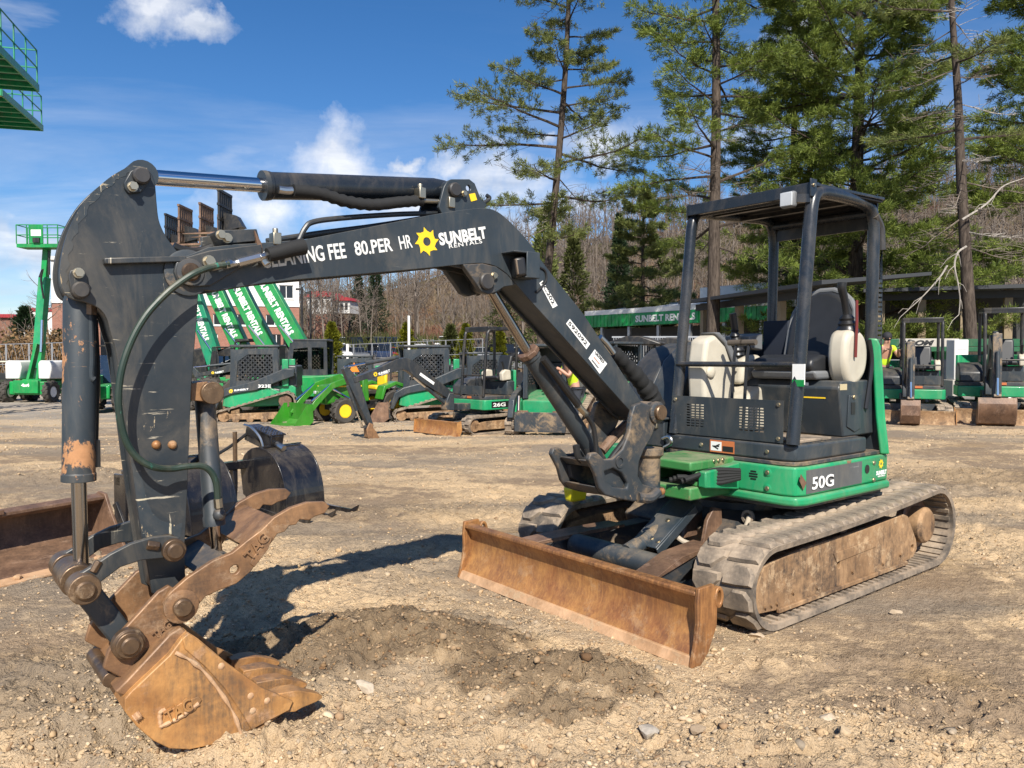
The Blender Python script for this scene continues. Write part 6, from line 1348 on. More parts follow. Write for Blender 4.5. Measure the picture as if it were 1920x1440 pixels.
# fences, posts and poles
fn = empty('bar_fence', P(1150, 690, 25), R(-4), 'pale vertical bar fence in front of the rental store', 'fence')
b = MB()
for k in range(44): b.bb(k * .055 * 1.35, k * .055 * 1.35 + .02, 0, .02, -1.2, .98)
o = b.build('bars', M['galv'], fn, smooth=0, fix=False); o['kind'] = 'stuff'; MB().bb(-.05, 3.25, -.012, .032, .98, 1.03).build('rail', M['galv'], fn); MB().bb(-.05, 3.25, -.012, .032, -.1, -.06).build('rail', M['galv'], fn)
def chain_fence(label, p0, p1, d0, d1, h, n):
    a, b_ = P(*p0, d0), P(*p1, d1); f = empty('chain_link_fence', a, 0, label, 'fence'); v = b_ - a
    for k in range(n): q = v * (k / (n - 1)); MB().cyl((q.x, q.y, q.z - .6), (q.x, q.y, q.z + h), .05, n=6).build('post', M['galv'], f)
    for zz_ in (h, h * .5, .02): MB().tube([(0, 0, zz_), (v.x, v.y, v.z + zz_)], .025, 5).build('rail', M['galv'], f)
    b = MB(); L = v.length; nn = int(L / .45)
    for k in range(nn):
        for s in (0, 1): q0 = v * ((k + s) / nn); q1 = v * ((k + 1 - s) / nn); b.tube([(q0.x, q0.y, q0.z), (q1.x, q1.y, q1.z + h)], .006, 3, caps=False)
    o = b.build('wire', M['galv'], f, smooth=0, fix=False); o['kind'] = 'stuff'; return f
chain_fence('chain-link fence with pale posts along the parking lot', (560, 705), (905, 690), 58, 58, 2.2, 11)
chain_fence('chain-link fence behind the boom lift', (-30, 722), (185, 716), 46, 46, 2.4, 6)
def pole(label, px, py0, py1, d, r, mat, arm=None, name='utility_pole'):
    a, c = P(px, py0, d), P(px, py1, d); o = empty(name, a, 0, label, 'pole'); h = c.z - a.z
    MB().cyl((0, 0, -5), (0, 0, h), r, r * .8, 8).build('shaft', mat, o)
    if arm: MB().bb(-arm, arm * (1 if name == 'utility_pole' else .2), -.06, .06, h - .25, h - .1).build('cross_arm', mat, o)
    return o
pole('wooden utility pole with a cross arm on the slope', 779, 650, 555, 96, .16, M['bark'], .55)
pole('dark lamp post at the corner of the brick office', 567, 690, 538, 60, .12, M['black'], .45, 'lamp_post')
pole('second dark lamp post just past the brick office', 583, 690, 545, 64, .10, M['black'], .4, 'lamp_post')
pole('tall white post standing before the parked cars', 767, 705, 592, 50, .10, M['white'], None, 'white_post')
pole('short white marker post beside the orange triangle sign', 652, 715, 645, 40, .09, M['white'], None, 'white_post')
sg = empty('warning_sign', P(664, 690, 22), 0, 'orange triangle warning sign above the loader cages', 'sign'); MB().prism([(-.15, -.11), (.15, -.11), (0, .16)], 0, .015).build('plate', M['orange'], sg); MB().cyl((0, .03, -1.9), (0, .03, -.1), .02, n=6).build('stake', M['galv'], sg)

# parked cars
def car(loc, rz, paint_m, kind, label, group):
    o = empty('parked_car', loc, rz, label, 'car', group); L = {'sedan': 4.6, 'suv': 4.7, 'pickup': 5.5}[kind]; h = {'sedan': 1.42, 'suv': 1.75, 'pickup': 1.85}[kind]; x = L / 2; zb = .62 if kind == 'sedan' else .75
    side = [(-x, .35), (-x, zb + .18), (-x + .1, zb + .28), (x - 1.2, zb + .30), (x - .15, zb + .12), (x, zb - .1), (x, .35)]
    MB().prism(side, -.9, .9).build('body', paint_m, o, .08, 2)
    if kind == 'sedan': cab = [(-x + .7, zb + .25), (-x + 1.35, h), (x - 1.9, h), (x - 1.15, zb + .25)]
    elif kind == 'suv': cab = [(-x + .1, zb + .25), (-x + .35, h), (x - 1.75, h), (x - 1.1, zb + .25)]
    else: cab = [(-x + 2.0, zb + .25), (-x + 2.2, h), (x - 1.9, h), (x - 1.2, zb + .25)]
    MB().prism(cab, -.74, .74).build('cabin', M['glass_dark'], o, .05); MB().prism([(cab[1][0] - .02, h - .02), (cab[1][0] + .05, h + .03), (cab[2][0] - .05, h + .03), (cab[2][0] + .02, h - .02)], -.745, .745).build('roof', paint_m, o)
    for sx in (-1, 1):
        for sy in (-1, 1): MB().lathe([(.2, 0), (.34, .01), (.34, .2), (.2, .21)], (sx * (x - .9), sy * .72, .34), (0, sy, 0), 12).build('wheel', M['rubber_far'], o)
    return o
CARC = {'white': (.72, .72, .72), 'silver': (.42, .43, .45), 'black': (.012, .012, .014), 'dark blue': (.02, .035, .08), 'red': (.35, .02, .02), 'grey': (.12, .125, .13)}
CARM = {k: plain(k.replace(' ', '_') + '_car_paint', v, .25, coat=.5) for k, v in CARC.items()}
row_a = [('silver', 'suv'), ('white', 'pickup'), ('grey', 'sedan'), ('dark blue', 'suv'), ('red', 'sedan'), ('white', 'suv'), ('grey', 'sedan'), ('white', 'pickup'), ('silver', 'sedan'), ('black', 'suv'), ('white', 'sedan'), ('red', 'suv')]
row_b = [('black', 'sedan'), ('silver', 'suv'), ('black', 'suv'), ('grey', 'suv'), ('dark blue', 'suv'), ('black', 'pickup'), ('silver', 'sedan'), ('white', 'pickup'), ('white', 'suv'), ('grey', 'sedan'), ('black', 'sedan'), ('silver', 'suv')]
for nm, row, d, py in (('front row', row_a, 84, 676), ('back row', row_b, 96, 659)):
    for k, (c_, kd) in enumerate(row):
        px = (592 if d < 90 else 600) + k * (38 if d < 90 else 33); g = P(px, py, d); zz_ = float(hill_z(np.array([g.x]), np.array([g.y]))[0])
        car((g.x, g.y, g.z), R((-62 if k % 3 else 118) + 5 * (k % 2)) if not (kd == 'pickup' and d > 90) else R(8), CARM[c_], kd, f'{c_} {kd}, {ORD[k]} car from the brick office in the {nm} of the lot', 'cars parked in the far lot')
lot = MB(); a, b_, c_, d_ = P(520, 690, 76), P(1120, 690, 76), P(1120, 654, 100), P(520, 654, 100); lot.add([a, b_, c_, d_], [(0, 1, 2, 3)]); o = lot.build('parking_lot', plain('old_asphalt', (.14, .135, .13), .9, scale=.3)); tag(o, 'grey asphalt of the far parking lot', None, None, 'structure')
# ---------------------------------------------------------------- other machines
def wheel(parent, c, r, w_, ax=(0, 1, 0), rim=None, lugs=0, name='wheel', rim_r=.55):
    """tyre with tread lugs and a dished rim"""
    c = Vector(c); ax = Vector(ax).normalized(); h = w_ / 2; b = MB()
    b.lathe([(r * rim_r, -h * .8), (r * .86, -h), (r * .97, -h * .8), (r, -h * .4), (r, h * .4), (r * .97, h * .8), (r * .86, h), (r * rim_r, h * .8)], c, ax, 28, caps=False)
    if lugs:
        t = Vector((0, 0, 1)) if abs(ax.z) < .9 else Vector((1, 0, 0)); y = t.cross(ax).normalized(); z = ax.cross(y)
        for i in range(lugs):
            for s in (-1, 1):
                a = 2 * math.pi * (i + .25 * s) / lugs; rad = y * math.cos(a) + z * math.sin(a); tan = -y * math.sin(a) + z * math.cos(a)
                rot = Matrix((tan, ax, rad)).transposed() @ Matrix.Rotation(.5 * s, 3, 'Z'); b.box(c + rad * r * 1.01 + ax * (s * h * .48), (r * .13, h * .95, r * .09), rot)
    o = b.build(name, M['rubber_far'], parent); rm = MB()
    for s in (-1, 1): rm.lathe([(r * rim_r, h * .72), (r * rim_r * .9, h * .72), (r * rim_r * .75, h * .35), (r * .22, h * .35), (r * .18, h * .6), (0.001, h * .6)], c, ax * s, 20)
    rm.build('rim', rim or M['white'], o); return o
def small_track(parent, cf, rf, cr_, rr, yc, wd, mat_belt=None, extra=None, nl=30):
    t = empty('track'); t.parent = parent; path = track_path(cf, rf, cr_, rr, 12)
    if extra: path = extra
    pp, _ = resample(path, 90); belt([tuple(p) for p in pp], yc - wd / 2, yc + wd / 2, .03).build('belt', mat_belt or M['rubber'], t)
    b = MB(); lp_, _ = resample(path, nl * 2)
    for i in range(nl * 2):
        m = frame_at(lp_[i], lp_[i - 1], lp_[(i + 1) % len(lp_)]); m.translation = Vector((lp_[i][0], yc + (wd * .24 if i % 2 else -wd * .24), lp_[i][1])); o0 = len(b.v)
        for dx in (-.045, .045):
            for dy in (-wd * .22, wd * .22):
                for dz in (0, .022): b.v.append(tuple(m @ Vector((dx * (1 if dz == 0 else .8), dy, dz))))
        b.f += [tuple(o0 + q for q in f) for f in ((0, 1, 3, 2), (4, 6, 7, 5), (0, 4, 5, 1), (2, 3, 7, 6), (0, 2, 6, 4), (1, 5, 7, 3))]
    o = b.build('tread_lugs', mat_belt or M['rubber'], t, smooth=0, fix=False); o['kind'] = 'stuff'; return t
def mini_ex(loc, rz, label, boom, s=1.0, text_model=None, group=None, seed=0, arm_w=.13, skirt='green', bucket_w=.40, thumb_=False, boom_y=.0):
    """small excavator. boom: dict of (x,z) points foot, knee, tip, pin (arm lower pin), dig (bucket direction angle)"""
    root = empty('mini_excavator', loc, rz, label, 'excavator', group); root.scale = (s, s, s)
    for sd in (1, -1):
        t = small_track(root, (.80, .19), .19, (-.75, .22), .21, sd * .60, .30)
        MB().prism([(.82, .09), (.80, .22), (.5, .27), (-.5, .28), (-.6, .15), (-.55, .08)], sd * .56, sd * .70).build('track_frame', M['frame_mud'], t, .01)
        MB().lathe([(.10, 0), (.10, .12)], (-.75, sd * .62, .22), (0, sd, 0), 16).build('final_drive', M['frame_mud'], t); MB().lathe([(.13, -.1), (.13, .1)], (.8, sd * .6, .19), (0, 1, 0), 16).build('idler', M['frame_mud'], t)
    bl = MB(); bl.prism([(1.34, .0), (1.29, .10), (1.28, .2), (1.31, .29), (1.27, .30), (1.24, .2), (1.26, .08), (1.30, .0)], -.76, .76); o = bl.build('blade', M['rust_blade'] if text_model else M['frame_mud'], root)
    for sd in (1, -1): MB().prism([(1.28, .1), (1.28, .24), (.4, .30), (.4, .2)], sd * .18, sd * .28).build('push_arm', M['slate_mud'], o); 
    for sd in (1, -1): MB().prism([(1.35, 0), (1.32, .3), (1.22, .32), (1.20, .12), (1.26, 0)], sd * .761, sd * .775).build('end_plate', M['rust_blade'], o)
    MB().bb(-.5, .5, -.45, .45, .2, .40).build('car_body', M['slate_mud'], root); MB().lathe([(.30, 0), (.30, .12)], (0, 0, .39), (0, 0, 1), 22).build('slew_ring', M['slate_mud'], root)
    up = empty('upper_body'); up.parent = root; g = M[skirt]
    MB().prism(footprint(.78, .50, .66, -.66), .50, .72, 'z').build('skirt', g, up, .02, 2); MB().prism(footprint(.76, .47, .64, -.64), .722, .80, 'z').build('floor', M['slate_mud'], up, .01)
    MB().bb(.48, .85, -.14 + boom_y, .14 + boom_y, .50, .64).build('boom_carrier', M['slate_mud'], up, .01)
    MB().prism(footprint(.76, -.20, .60, -.62), .80, 1.12, 'z').build('seat_base', M['slate'], up, .02); 
    b = MB(); A2 = np.radians(np.linspace(125, 235, 12)); o2 = [(.77 * math.cos(a), .77 * math.sin(a)) for a in A2] + [(.70 * math.cos(a), .70 * math.sin(a)) for a in A2[::-1]]; b.prism(o2, .723, 1.36, 'z'); b.build('counterweight', g, up, .02, 2)
    MB().prism([(.40, .80), (.38, 1.0), (.2, 1.15), (-.3, 1.2), (-.3, .80)], -.62, -.20).build('tank_cover', M['slate_clean'], up, .03, 3)
    MB().bb(.47, .485, -.18, .56, .83, 1.02).build('front_guard', M['slate'], up)
    MB().bb(.486, .489, .05, .20, .745, .795).build('warning_sticker', M['decal_red'], up)
    st_ = empty('seat'); st_.parent = root
    MB().prism([(-.05, 1.14), (-.02, 1.22), (-.42, 1.24), (-.42, 1.14)], .02, .46).build('cushion', M['vinyl'], st_, .03, 3); MB().prism([(-.34, 1.22), (-.46, 1.68), (-.54, 1.70), (-.48, 1.22)], .04, .44).build('backrest', M['vinyl'], st_, .05, 4)
    for y0, y1 in ((.48, .60), (-.14, -.02)):
        MB().prism([(-.08, 1.12), (-.06, 1.30), (-.16, 1.38), (-.32, 1.36), (-.34, 1.14)], y0, y1).build('lever_console', M['ivory'], st_, .03, 3); ym = (y0 + y1) / 2; MB().tube([(-.16, ym, 1.36), (-.13, ym, 1.48), (-.10, ym, 1.56)], .022, 8).build('joystick', M['plastic'], st_)
    for y in (.12, .22): MB().tube([(.34, y, .80), (.28, y, 1.28)], .010, 6).build('travel_lever', M['plastic'], st_)
    cn_ = empty('canopy'); cn_.parent = root
    for y in (.58, -.18): MB().tube(spline([(.46, y, .80), (.42, y, 1.4), (.36, y, 2.05), (.32, y, 2.20), (.22, y, 2.24), (-.20, y, 2.26), (-.42, y, 2.25), (-.50, y, 2.15), (-.50, y, 1.2)], 5), .033, 10).build('post', M['black'], cn_)
    MB().bb(-.48, .34, -.21, .61, 2.245, 2.31).build('roof', M['black'], cn_, .015); MB().tube([(.44, -.18, 1.25), (.44, .58, 1.25)], .014, 8).build('grab_rail', M['black'], cn_); MB().bb(.30, .345, -.19, .59, 2.20, 2.254).build('front_lip', M['black'], cn_)
    # boom, arm, bucket in the plane y = boom_y
    F, K, T, N = [Vector((p[0], 0, p[1])) for p in (boom['foot'], boom['knee'], boom['tip'], boom['pin'])]; by = boom_y
    def beam(pts, ws, half, name, mat, par):
        b = MB(); pts = [Vector(p) for p in pts]; lo, hi = [], []
        for i, p in enumerate(pts):
            t = (pts[min(i + 1, len(pts) - 1)] - pts[max(i - 1, 0)]).normalized(); n = Vector((-t.z, 0, t.x)); hi.append(p + n * ws[i]); lo.append(p - n * ws[i])
        return b.prism([(p.x, p.z) for p in hi + lo[::-1]], by - half, by + half).build(name, mat, par, .008)
    bs_ = spline([F, F.lerp(K, .6), K, K.lerp(T, .45), T], 3); n_ = len(bs_); bm_ = beam(bs_, [.055 + .075 * math.sin(math.pi * min(1, .15 + i / n_)) for i in range(n_)], .075, 'boom', M['slate_clean'], root)
    dirA = (N - T).normalized(); nA = Vector((-dirA.z, 0, dirA.x)); nA = nA if nA.x < 0 else -nA    # towards the machine
    top = T - dirA * .30 + (-nA) * .06
    ar = beam([top, T + dirA * .05, N], [.05, .115, .05], arm_w / 2, 'arm', M['slate'] if text_model else M['slate_mud'], root)
    K2 = K.lerp(T, .12) + Vector((0, 0, .17)); MB().cyl((K2.x, by, K2.z), (K2.lerp(top, .62).x, by, K2.lerp(top, .62).z), .042, n=12).build('arm_cylinder', M['slate'], root); MB().cyl((K2.lerp(top, .6).x, by, K2.lerp(top, .6).z), (top.x, by, top.z), .024, n=10).build('rod', M['chrome'], root)
    L1_ = F + Vector((.10, 0, -.16)); L2_ = K.lerp(F, .22) + Vector((.02, 0, -.12)); mm = L1_.lerp(L2_, .62)
    MB().cyl((L1_.x, by, L1_.z), (mm.x, by, mm.z), .045, n=12).build('lift_cylinder', M['slate'], root); MB().cyl((mm.x, by, mm.z), (L2_.x, by, L2_.z), .025, n=10).build('rod', M['chrome'], root)
    MB().prism([(F.x - .08, F.z - .32), (F.x + .14, F.z - .30), (F.x + .14, F.z - .10), (F.x + .06, F.z + .06), (F.x - .06, F.z + .06)], by - .10, by + .10).build('swing_post', M['slate_mud'], root, .015)
    C0 = T - nA * .13 + dirA * .06; C1 = N - nA * .16 + dirA * -.08; mm = C0.lerp(C1, .6); MB().cyl((C0.x, by, C0.z), (mm.x, by, mm.z), .036, n=12).build('bucket_cylinder', M['slate'], root); MB().cyl((mm.x, by, mm.z), (C1.x, by, C1.z), .02, n=10).build('rod', M['chrome'], root)
    MB().bar((C1.x, by, C1.z), (N.x, by, N.z), .12, .05).build('guide_link', M['slate_mud'], root)
    bk = empty('bucket'); bk.parent = root; bt = boom.get('bucket', 'curl'); a = R(boom.get('ang', 0)); hw = bucket_w / 2
    prof = [(0, 0), (.13, .02), (.16, -.10), (.12, -.30), (-.02, -.44), (-.20, -.47), (-.33, -.40)] if bt == 'curl' else [(0, .02), (.10, 0), (.14, -.16), (.05, -.36), (-.08, -.36), (-.05, -.14)]
    rot = lambda p: (N.x + p[0] * math.cos(a) - p[1] * math.sin(a), N.z + p[0] * math.sin(a) + p[1] * math.cos(a)); pr = [rot(p) for p in prof]
    if bt == 'curl':
        for sd in (1, -1): MB().prism(pr, by + sd * hw, by + sd * (hw - .015)).build('bucket_side', M['rust_brown'], bk)
        b = MB(); inn = [(p[0] * .95 + pr[0][0] * .05, p[1] * .95 + pr[0][1] * .05) for p in pr]
        for i in range(1, len(pr) - 1): b.prism([pr[i], pr[i + 1], inn[i + 1], inn[i]], by - hw + .016, by + hw - .016)
        b.build('bucket_shell', M['rust_brown'], bk)
        for k in range(4): y = by - hw + .04 + (bucket_w - .08) * k / 3; e = Vector((pr[-1][0], y, pr[-1][1])); d = (Vector((pr[-1][0], 0, pr[-1][1])) - Vector((pr[-2][0], 0, pr[-2][1]))).normalized(); MB().cyl(e, e + d * .09, .028, .010, 6).build('tooth', M['rust_brown'], bk)
    else:
        MB().prism(pr, by - .11, by + .11).build('coupler', M['rust_thumb'], bk, .02)
        MB().prism([rot((.05, .12)), rot((.16, .02)), rot((.20, -.22)), rot((.13, -.34)), rot((.08, -.15)), rot((-.02, .05))], by + .10, by + .13).build('thumb', M['rust_thumb'], bk, .01)
    if text_model:
        if text_model != '-': MB().bb(-.45, .30, .6615, .664, .545, .685).build('model_plate', M['decal_black'], up); text(text_model, M['white'], up, (.26, .6645, .57), (-1, 0, 0), (0, 0, 1), .36, .085, bold=.03, lift=.003)
        yf = by + .0765; mid_ = K.lerp(T, .55); d = (K - T).normalized(); n = Vector((-d.z, 0, d.x)); n = n if n.z > 0 else -n
        gear(bm_, (mid_.x + .06, yf, mid_.z - .03), .055, (-1, 0, 0), (0, 0, 1)); text('SUNBELT', M['white'], bm_, Vector((mid_.x, yf, mid_.z)) - n * .055 - d * -.0, d, n, .28, .05, bold=.05, lift=.003); text('RENTALS', M['white'], bm_, Vector((mid_.x, yf, mid_.z)) - n * .075 + d * .05, d, n, .18, .016, bold=.02, lift=.003)
        q = F.lerp(K, .70); d2 = (F - K).normalized(); n2 = Vector((-d2.z, 0, d2.x)); n2 = n2 if n2.z > 0 else -n2; b = MB(); b.bar((q.x, yf + .001, q.z), (q.x + d2.x * .42, yf + .001, q.z + d2.z * .42), .002, .06); b.build('number_sticker', M['white'], bm_)
    return root
def PL(px, py, root_loc, rz, Y, s=1.0):
    """pixel to the local (x, z) of a machine on its plane y = Y"""
    u_, l_ = Vector((math.cos(rz), math.sin(rz), 0)), Vector((-math.sin(rz), math.cos(rz), 0)); rl = Vector(root_loc); o = Vector((0, 0, CAM_H)) - rl; d = RAY(px, py)
    oo = Vector((o.dot(u_), o.dot(l_), o.z)); dd = Vector((d.dot(u_), d.dot(l_), d.z)); t = (Y * s - oo.y) / dd.y; q = oo + dd * t; return (q.x / s, q.z / s)
# the small excavator in the middle
g26 = G(905, 808); rz26 = R(-138); loc26 = (g26.x, g26.y, gz(g26.x, g26.y)); f_ = lambda x, y: PL(x, y, loc26, rz26, .05, 1.02)
mini_ex(loc26, rz26, 'small slate and green excavator with model plate 26G parked in the middle distance', dict(foot=f_(842, 742), knee=f_(757, 682), tip=f_(660, 713), pin=f_(694, 800), bucket='coupler', ang=-20), 1.02, '26G', 'small excavators parked in the yard', boom_y=.05, bucket_w=.3)
# two facing the camera on the right
for px, py, lab, tilt in ((1712, 792, 'small excavator facing the camera with a narrow muddy bucket beside the main machine', 0), (1868, 792, 'small excavator facing the camera with a wide muddy bucket at the edge of the yard', 3)):
    g = G(px, py); rz = math.atan2(-g.y, -g.x) + R(4 + tilt); narrow = px < 1800
    mini_ex((g.x + .9 * math.cos(rz) * -1, g.y + .9 * -math.sin(rz), gz(g.x, g.y)), rz, lab, dict(foot=(.78, .86), knee=(1.20, 1.62), tip=(1.62, 1.45), pin=(1.72, .50), bucket='curl', ang=12), 1.06 if narrow else 1.16, None, 'small excavators parked in the yard', bucket_w=.36 if narrow else .62, arm_w=.15, boom_y=-.12)

def cage_window(parent, y, x0, x1, z0, z1, n=7, name='window_guard'):
    """perforated side guard as crossed bars"""
    b = MB(); w_, h = x1 - x0, z1 - z0
    for k in range(-n, n + 1):
        for s in (1, -1):
            p = [];  c = k / n * (w_ + h) * .55
            # line x-xm = s*(z-zm)+c clipped to the window
            for t in np.linspace(-1, 1, 41):
                z = (z0 + z1) / 2 + t * h / 2; x = (x0 + x1) / 2 + c + s * (z - (z0 + z1) / 2)
                if x0 <= x <= x1: p.append((x, y, z))
            if len(p) > 2: b.bar(p[0], p[-1], .03, .010, (0, 1, 0))
    o = b.build(name, M['slate_clean'], parent, smooth=0, fix=False); o['kind'] = 'stuff'; return o
def track_loader(loc, rz, label, model=None, tool='plate', group=None, s=1.0, arm_lift=0.0, cab=True):
    """compact track loader: raised-sprocket tracks, side lift arms, mesh-sided cab"""
    root = empty('track_loader', loc, rz, label, 'loader', group); root.scale = (s, s, s)
    for sd in (1, -1):
        ex = [(.95, .12), (1.0, .22), (.95, .33), (.80, .37), (-.62, .78), (-.80, .80), (-.93, .72), (-.98, .58), (-.98, .20), (-.92, .08), (-.80, .03), (.80, .03)]
        pth = [(v.x, v.z) for v in spline([(x, 0, z) for x, z in ex], 5, True)]; t = small_track(root, None, 0, None, 0, sd * .68, .34, None, pth, 34) if False else small_track(root, (.8, .2), .17, (-.8, .4), .3, sd * .68, .34, None, pth, 34)
        MB().prism([(.80, .12), (.75, .26), (-.5, .30), (-.75, .25), (-.75, .12)], sd * .60, sd * .78).build('track_frame', M['frame_mud'], t, .01)
        MB().lathe([(.16, -.07), (.17, -.05), (.17, .05), (.16, .07)], (-.72, sd * .70, .58), (0, 1, 0), 14).build('sprocket', M['rust_brown'], t)
        for x in (-.55, -.2, .15, .5): MB().lathe([(.06, -.12), (.085, -.11), (.085, .11), (.06, .12)], (x, sd * .70, .12), (0, 1, 0), 12).build('roller', M['frame_mud'], t)
        MB().lathe([(.14, -.1), (.14, .1)], (.80, sd * .68, .20), (0, 1, 0), 14).build('idler', M['frame_mud'], t)
        # lift arm
        ap = [(-.95, 1.22), (-.95, 1.42), (-.70, 1.42), (.10, 1.08), (.75, .92), (.98, .78), (1.10, .38), (1.0, .36), (.86, .66), (.62, .76), (.0, .86), (-.6, 1.10)]
        la = MB().prism(ap, sd * .62, sd * .76).build('lift_arm', M['slate'], root, .02)
        MB().cyl((-.55, sd * .58, .85), (.35, sd * .58, 1.0), .04, n=10).build('lift_cylinder', M['slate'], root); MB().cyl((.86, sd * .55, .85), (1.06, sd * .50, .48), .035, n=10).build('tilt_cylinder', M['chrome_dull'], root)
        if sd > 0 and model:
            text(model, M['white'], la, (-.05, .7605, .93), (-1, 0, 0), (0, 0, 1), .32, .08, bold=.03, lift=.003); gear(la, (.62, .7605, .845), .06, (-1, 0, .18), (0, 0, 1)); text('SUNBELT', M['white'], la, (.54, .7605, .84), (-1, 0, .10), (0, 0, 1), .36, .045, bold=.04, lift=.003)
    MB().prism([(.72, .42), (.72, .75), (.2, .90), (-.85, 1.0), (-.95, .92), (-.95, .45)], -.52, .52).build('body', M['green'], root, .03, 2)
    for sd in (1, -1): MB().prism([(.85, .46), (.80, .74), (-.35, .92), (-.60, .80), (.60, .40)], sd * .53, sd * .70).build('fender', M['green'], root, .02)
    MB().bb(-.98, -.55, -.50, .50, .92, 1.50).build('engine_hood', M['slate'], root, .05, 3); MB().bb(-.78, -.62, .50, .60, .95, 1.66).build('tower', M['green'], root, .02); MB().bb(-.78, -.62, -.60, -.50, .95, 1.66).build('tower', M['green'], root, .02)
    cb = empty('cab'); cb.parent = root
    for sd in (1, -1):
        MB().holed([(.72, .80), (.66, 1.90), (-.50, 1.96), (-.52, .95)], [[(.55, 1.10), (.50, 1.60), (.25, 1.78), (-.36, 1.78), (-.38, 1.10)]], sd * .46, sd * .50).build('side_frame', M['slate'], cb); cage_window(cb, sd * .48, -.37, .52, 1.10, 1.78)
    MB().bb(-.55, .70, -.52, .52, 1.962, 2.03).build('roof', M['slate'], cb, .02); MB().bb(-.53, -.50, -.45, .45, .95, 1.95).build('rear_frame', M['slate'], cb); MB().bb(.60, .69, -.46, -.40, .8, 1.95).build('front_post', M['slate'], cb); MB().bb(.60, .69, .40, .46, .8, 1.95).build('front_post', M['slate'], cb)
    MB().prism([(.1, 1.0), (.1, 1.12), (-.35, 1.14), (-.40, 1.62), (-.48, 1.62), (-.45, 1.0)], -.22, .22).build('seat', M['vinyl'], cb, .03)
    MB().prism([(1.05, .10), (1.10, .52), (1.14, .52), (1.13, .08)], -.58, .58).build('attach_plate', M['slate_mud'], root, .01)
    for y in (-.4, .4): MB().prism([(1.0, .15), (1.02, .55), (1.10, .55), (1.06, .12)], y - .12, y + .12).build('coupler', M['rust_brown'], root, .01)
    if tool == 'bucket':
        bk = empty('bucket'); bk.parent = root; pr = [(1.15, .55), (1.15, .12), (1.30, .02), (1.85, .0), (1.60, .22), (1.42, .55)]
        for sd in (1, -1): MB().prism(pr, sd * .86, sd * .84).build('bucket_side', M['rust_brown'], bk)
        MB().prism([(1.15, .56), (1.14, .12), (1.29, .0), (1.86, -.01), (1.86, .01), (1.31, .03), (1.17, .13), (1.18, .56)], -.839, .839).build('bucket_shell', M['rust_brown'], bk)
    return root
def GL(px, py): g = G(px, py); return (g.x, g.y, gz(g.x, g.y) if g.y < 40 else g.z)
track_loader(GL(492, 790), R(187), 'mesh-sided track loader with model number 323E on its arm', '323E', 'plate', 'track loaders', 1.04)
track_loader(GL(800, 787), R(197), 'green and slate track loader with a bucket just behind the small excavator', None, 'bucket', 'track loaders', 1.05)
track_loader(GL(1035, 808), R(-107), 'muddy track loader seen head on beneath the main boom', None, 'plate', 'track loaders', .95)
track_loader(GL(672, 772), R(188), 'track loader with a mesh cage behind the compact tractor', None, 'bucket', 'track loaders', .95)
track_loader(GL(1150, 775), R(-60), 'track loader parked behind the foot of the main boom', None, 'bucket', 'track loaders', 1.0)
# loader with an enclosed cab
g = GL(585, 775); ec = empty('cab_excavator', g, R(183), 'slate machine with an enclosed glazed cab behind the compact tractor', 'excavator')
MB().bb(-1.1, .6, -.8, .8, .65, 1.25).build('body', M['green'], ec, .05, 3); MB().bb(-.9, .9, -.85, .85, .02, .55).build('undercarriage', M['slate_mud'], ec, .1, 3)
fr = [(.70, 1.25), (.60, 2.15), (.45, 2.35), (-.60, 2.35), (-.62, 1.25)]
for sd in (1, -1):
    MB().holed(fr, [[(.52, 1.45), (.45, 2.1), (.0, 2.15), (.0, 1.45)], [(-.12, 1.45), (-.12, 2.15), (-.50, 2.15), (-.50, 1.45)]], sd * .52, sd * .56).build('cab_side', M['slate_clean'], ec); MB().bb(-.50, .50, sd * .535, sd * .54, 1.45, 2.13).build('side_glass', M['glass'], ec)
MB().bb(-.62, .48, -.55, .55, 2.352, 2.42).build('cab_roof', M['slate_clean'], ec, .04, 3); MB().bb(-.3, .2, -.25, .25, 1.25, 1.9).build('seat', M['vinyl'], ec, .05); MB().tube([(.66, -.5, 1.25), (.55, -.5, 2.3)], .03, 8).build('front_post', M['slate_clean'], ec); MB().tube([(.66, .5, 1.25), (.55, .5, 2.3)], .03, 8).build('front_post', M['slate_clean'], ec)
# excavator boom seen past the arm
g = GL(470, 768); rzb = R(188); fb = lambda x, y: PL(x, y, g, rzb, 0, 1.1)
mini_ex(g, rzb, 'slate excavator half hidden behind the 323E loader with its boom out', dict(foot=fb(480, 740), knee=fb(442, 690), tip=fb(372, 703), pin=fb(398, 752), bucket='curl', ang=10), 1.1, '-', 'small excavators parked in the yard')
# compact tractor with front loader
g = GL(671, 790); tr = empty('compact_tractor', g, R(222), 'green compact tractor with a front loader bucket and yellow wheel rims', 'tractor'); J = M['green_jd']
wheel(tr, (.75, .55, .34), .34, .26, rim=M['yellow'], lugs=14); wheel(tr, (.75, -.55, .34), .34, .26, rim=M['yellow'], lugs=14); wheel(tr, (-.75, .58, .44), .44, .34, rim=M['yellow'], lugs=16, rim_r=.5); wheel(tr, (-.75, -.58, .44), .44, .34, rim=M['yellow'], lugs=16, rim_r=.5)
MB().prism([(1.15, .50), (1.20, .80), (1.05, 1.02), (.2, 1.12), (.05, 1.10), (.05, .55)], -.30, .30).build('hood', J, tr, .07, 4); MB().bb(-.9, .9, -.2, .2, .35, .56).build('chassis', M['black'], tr); MB().prism([(.02, .55), (.02, 1.15), (-.15, 1.18), (-.2, .55)], -.30, .30).build('dash', J, tr, .03)
for sd in (1, -1): MB().prism([(-.25, .62), (-.35, .98), (-.75, 1.10), (-1.15, .98), (-1.2, .85), (-1.05, .9), (-.75, 1.0), (-.42, .88), (-.32, .6)], sd * .45, sd * .80).build('fender', J, tr, .02)
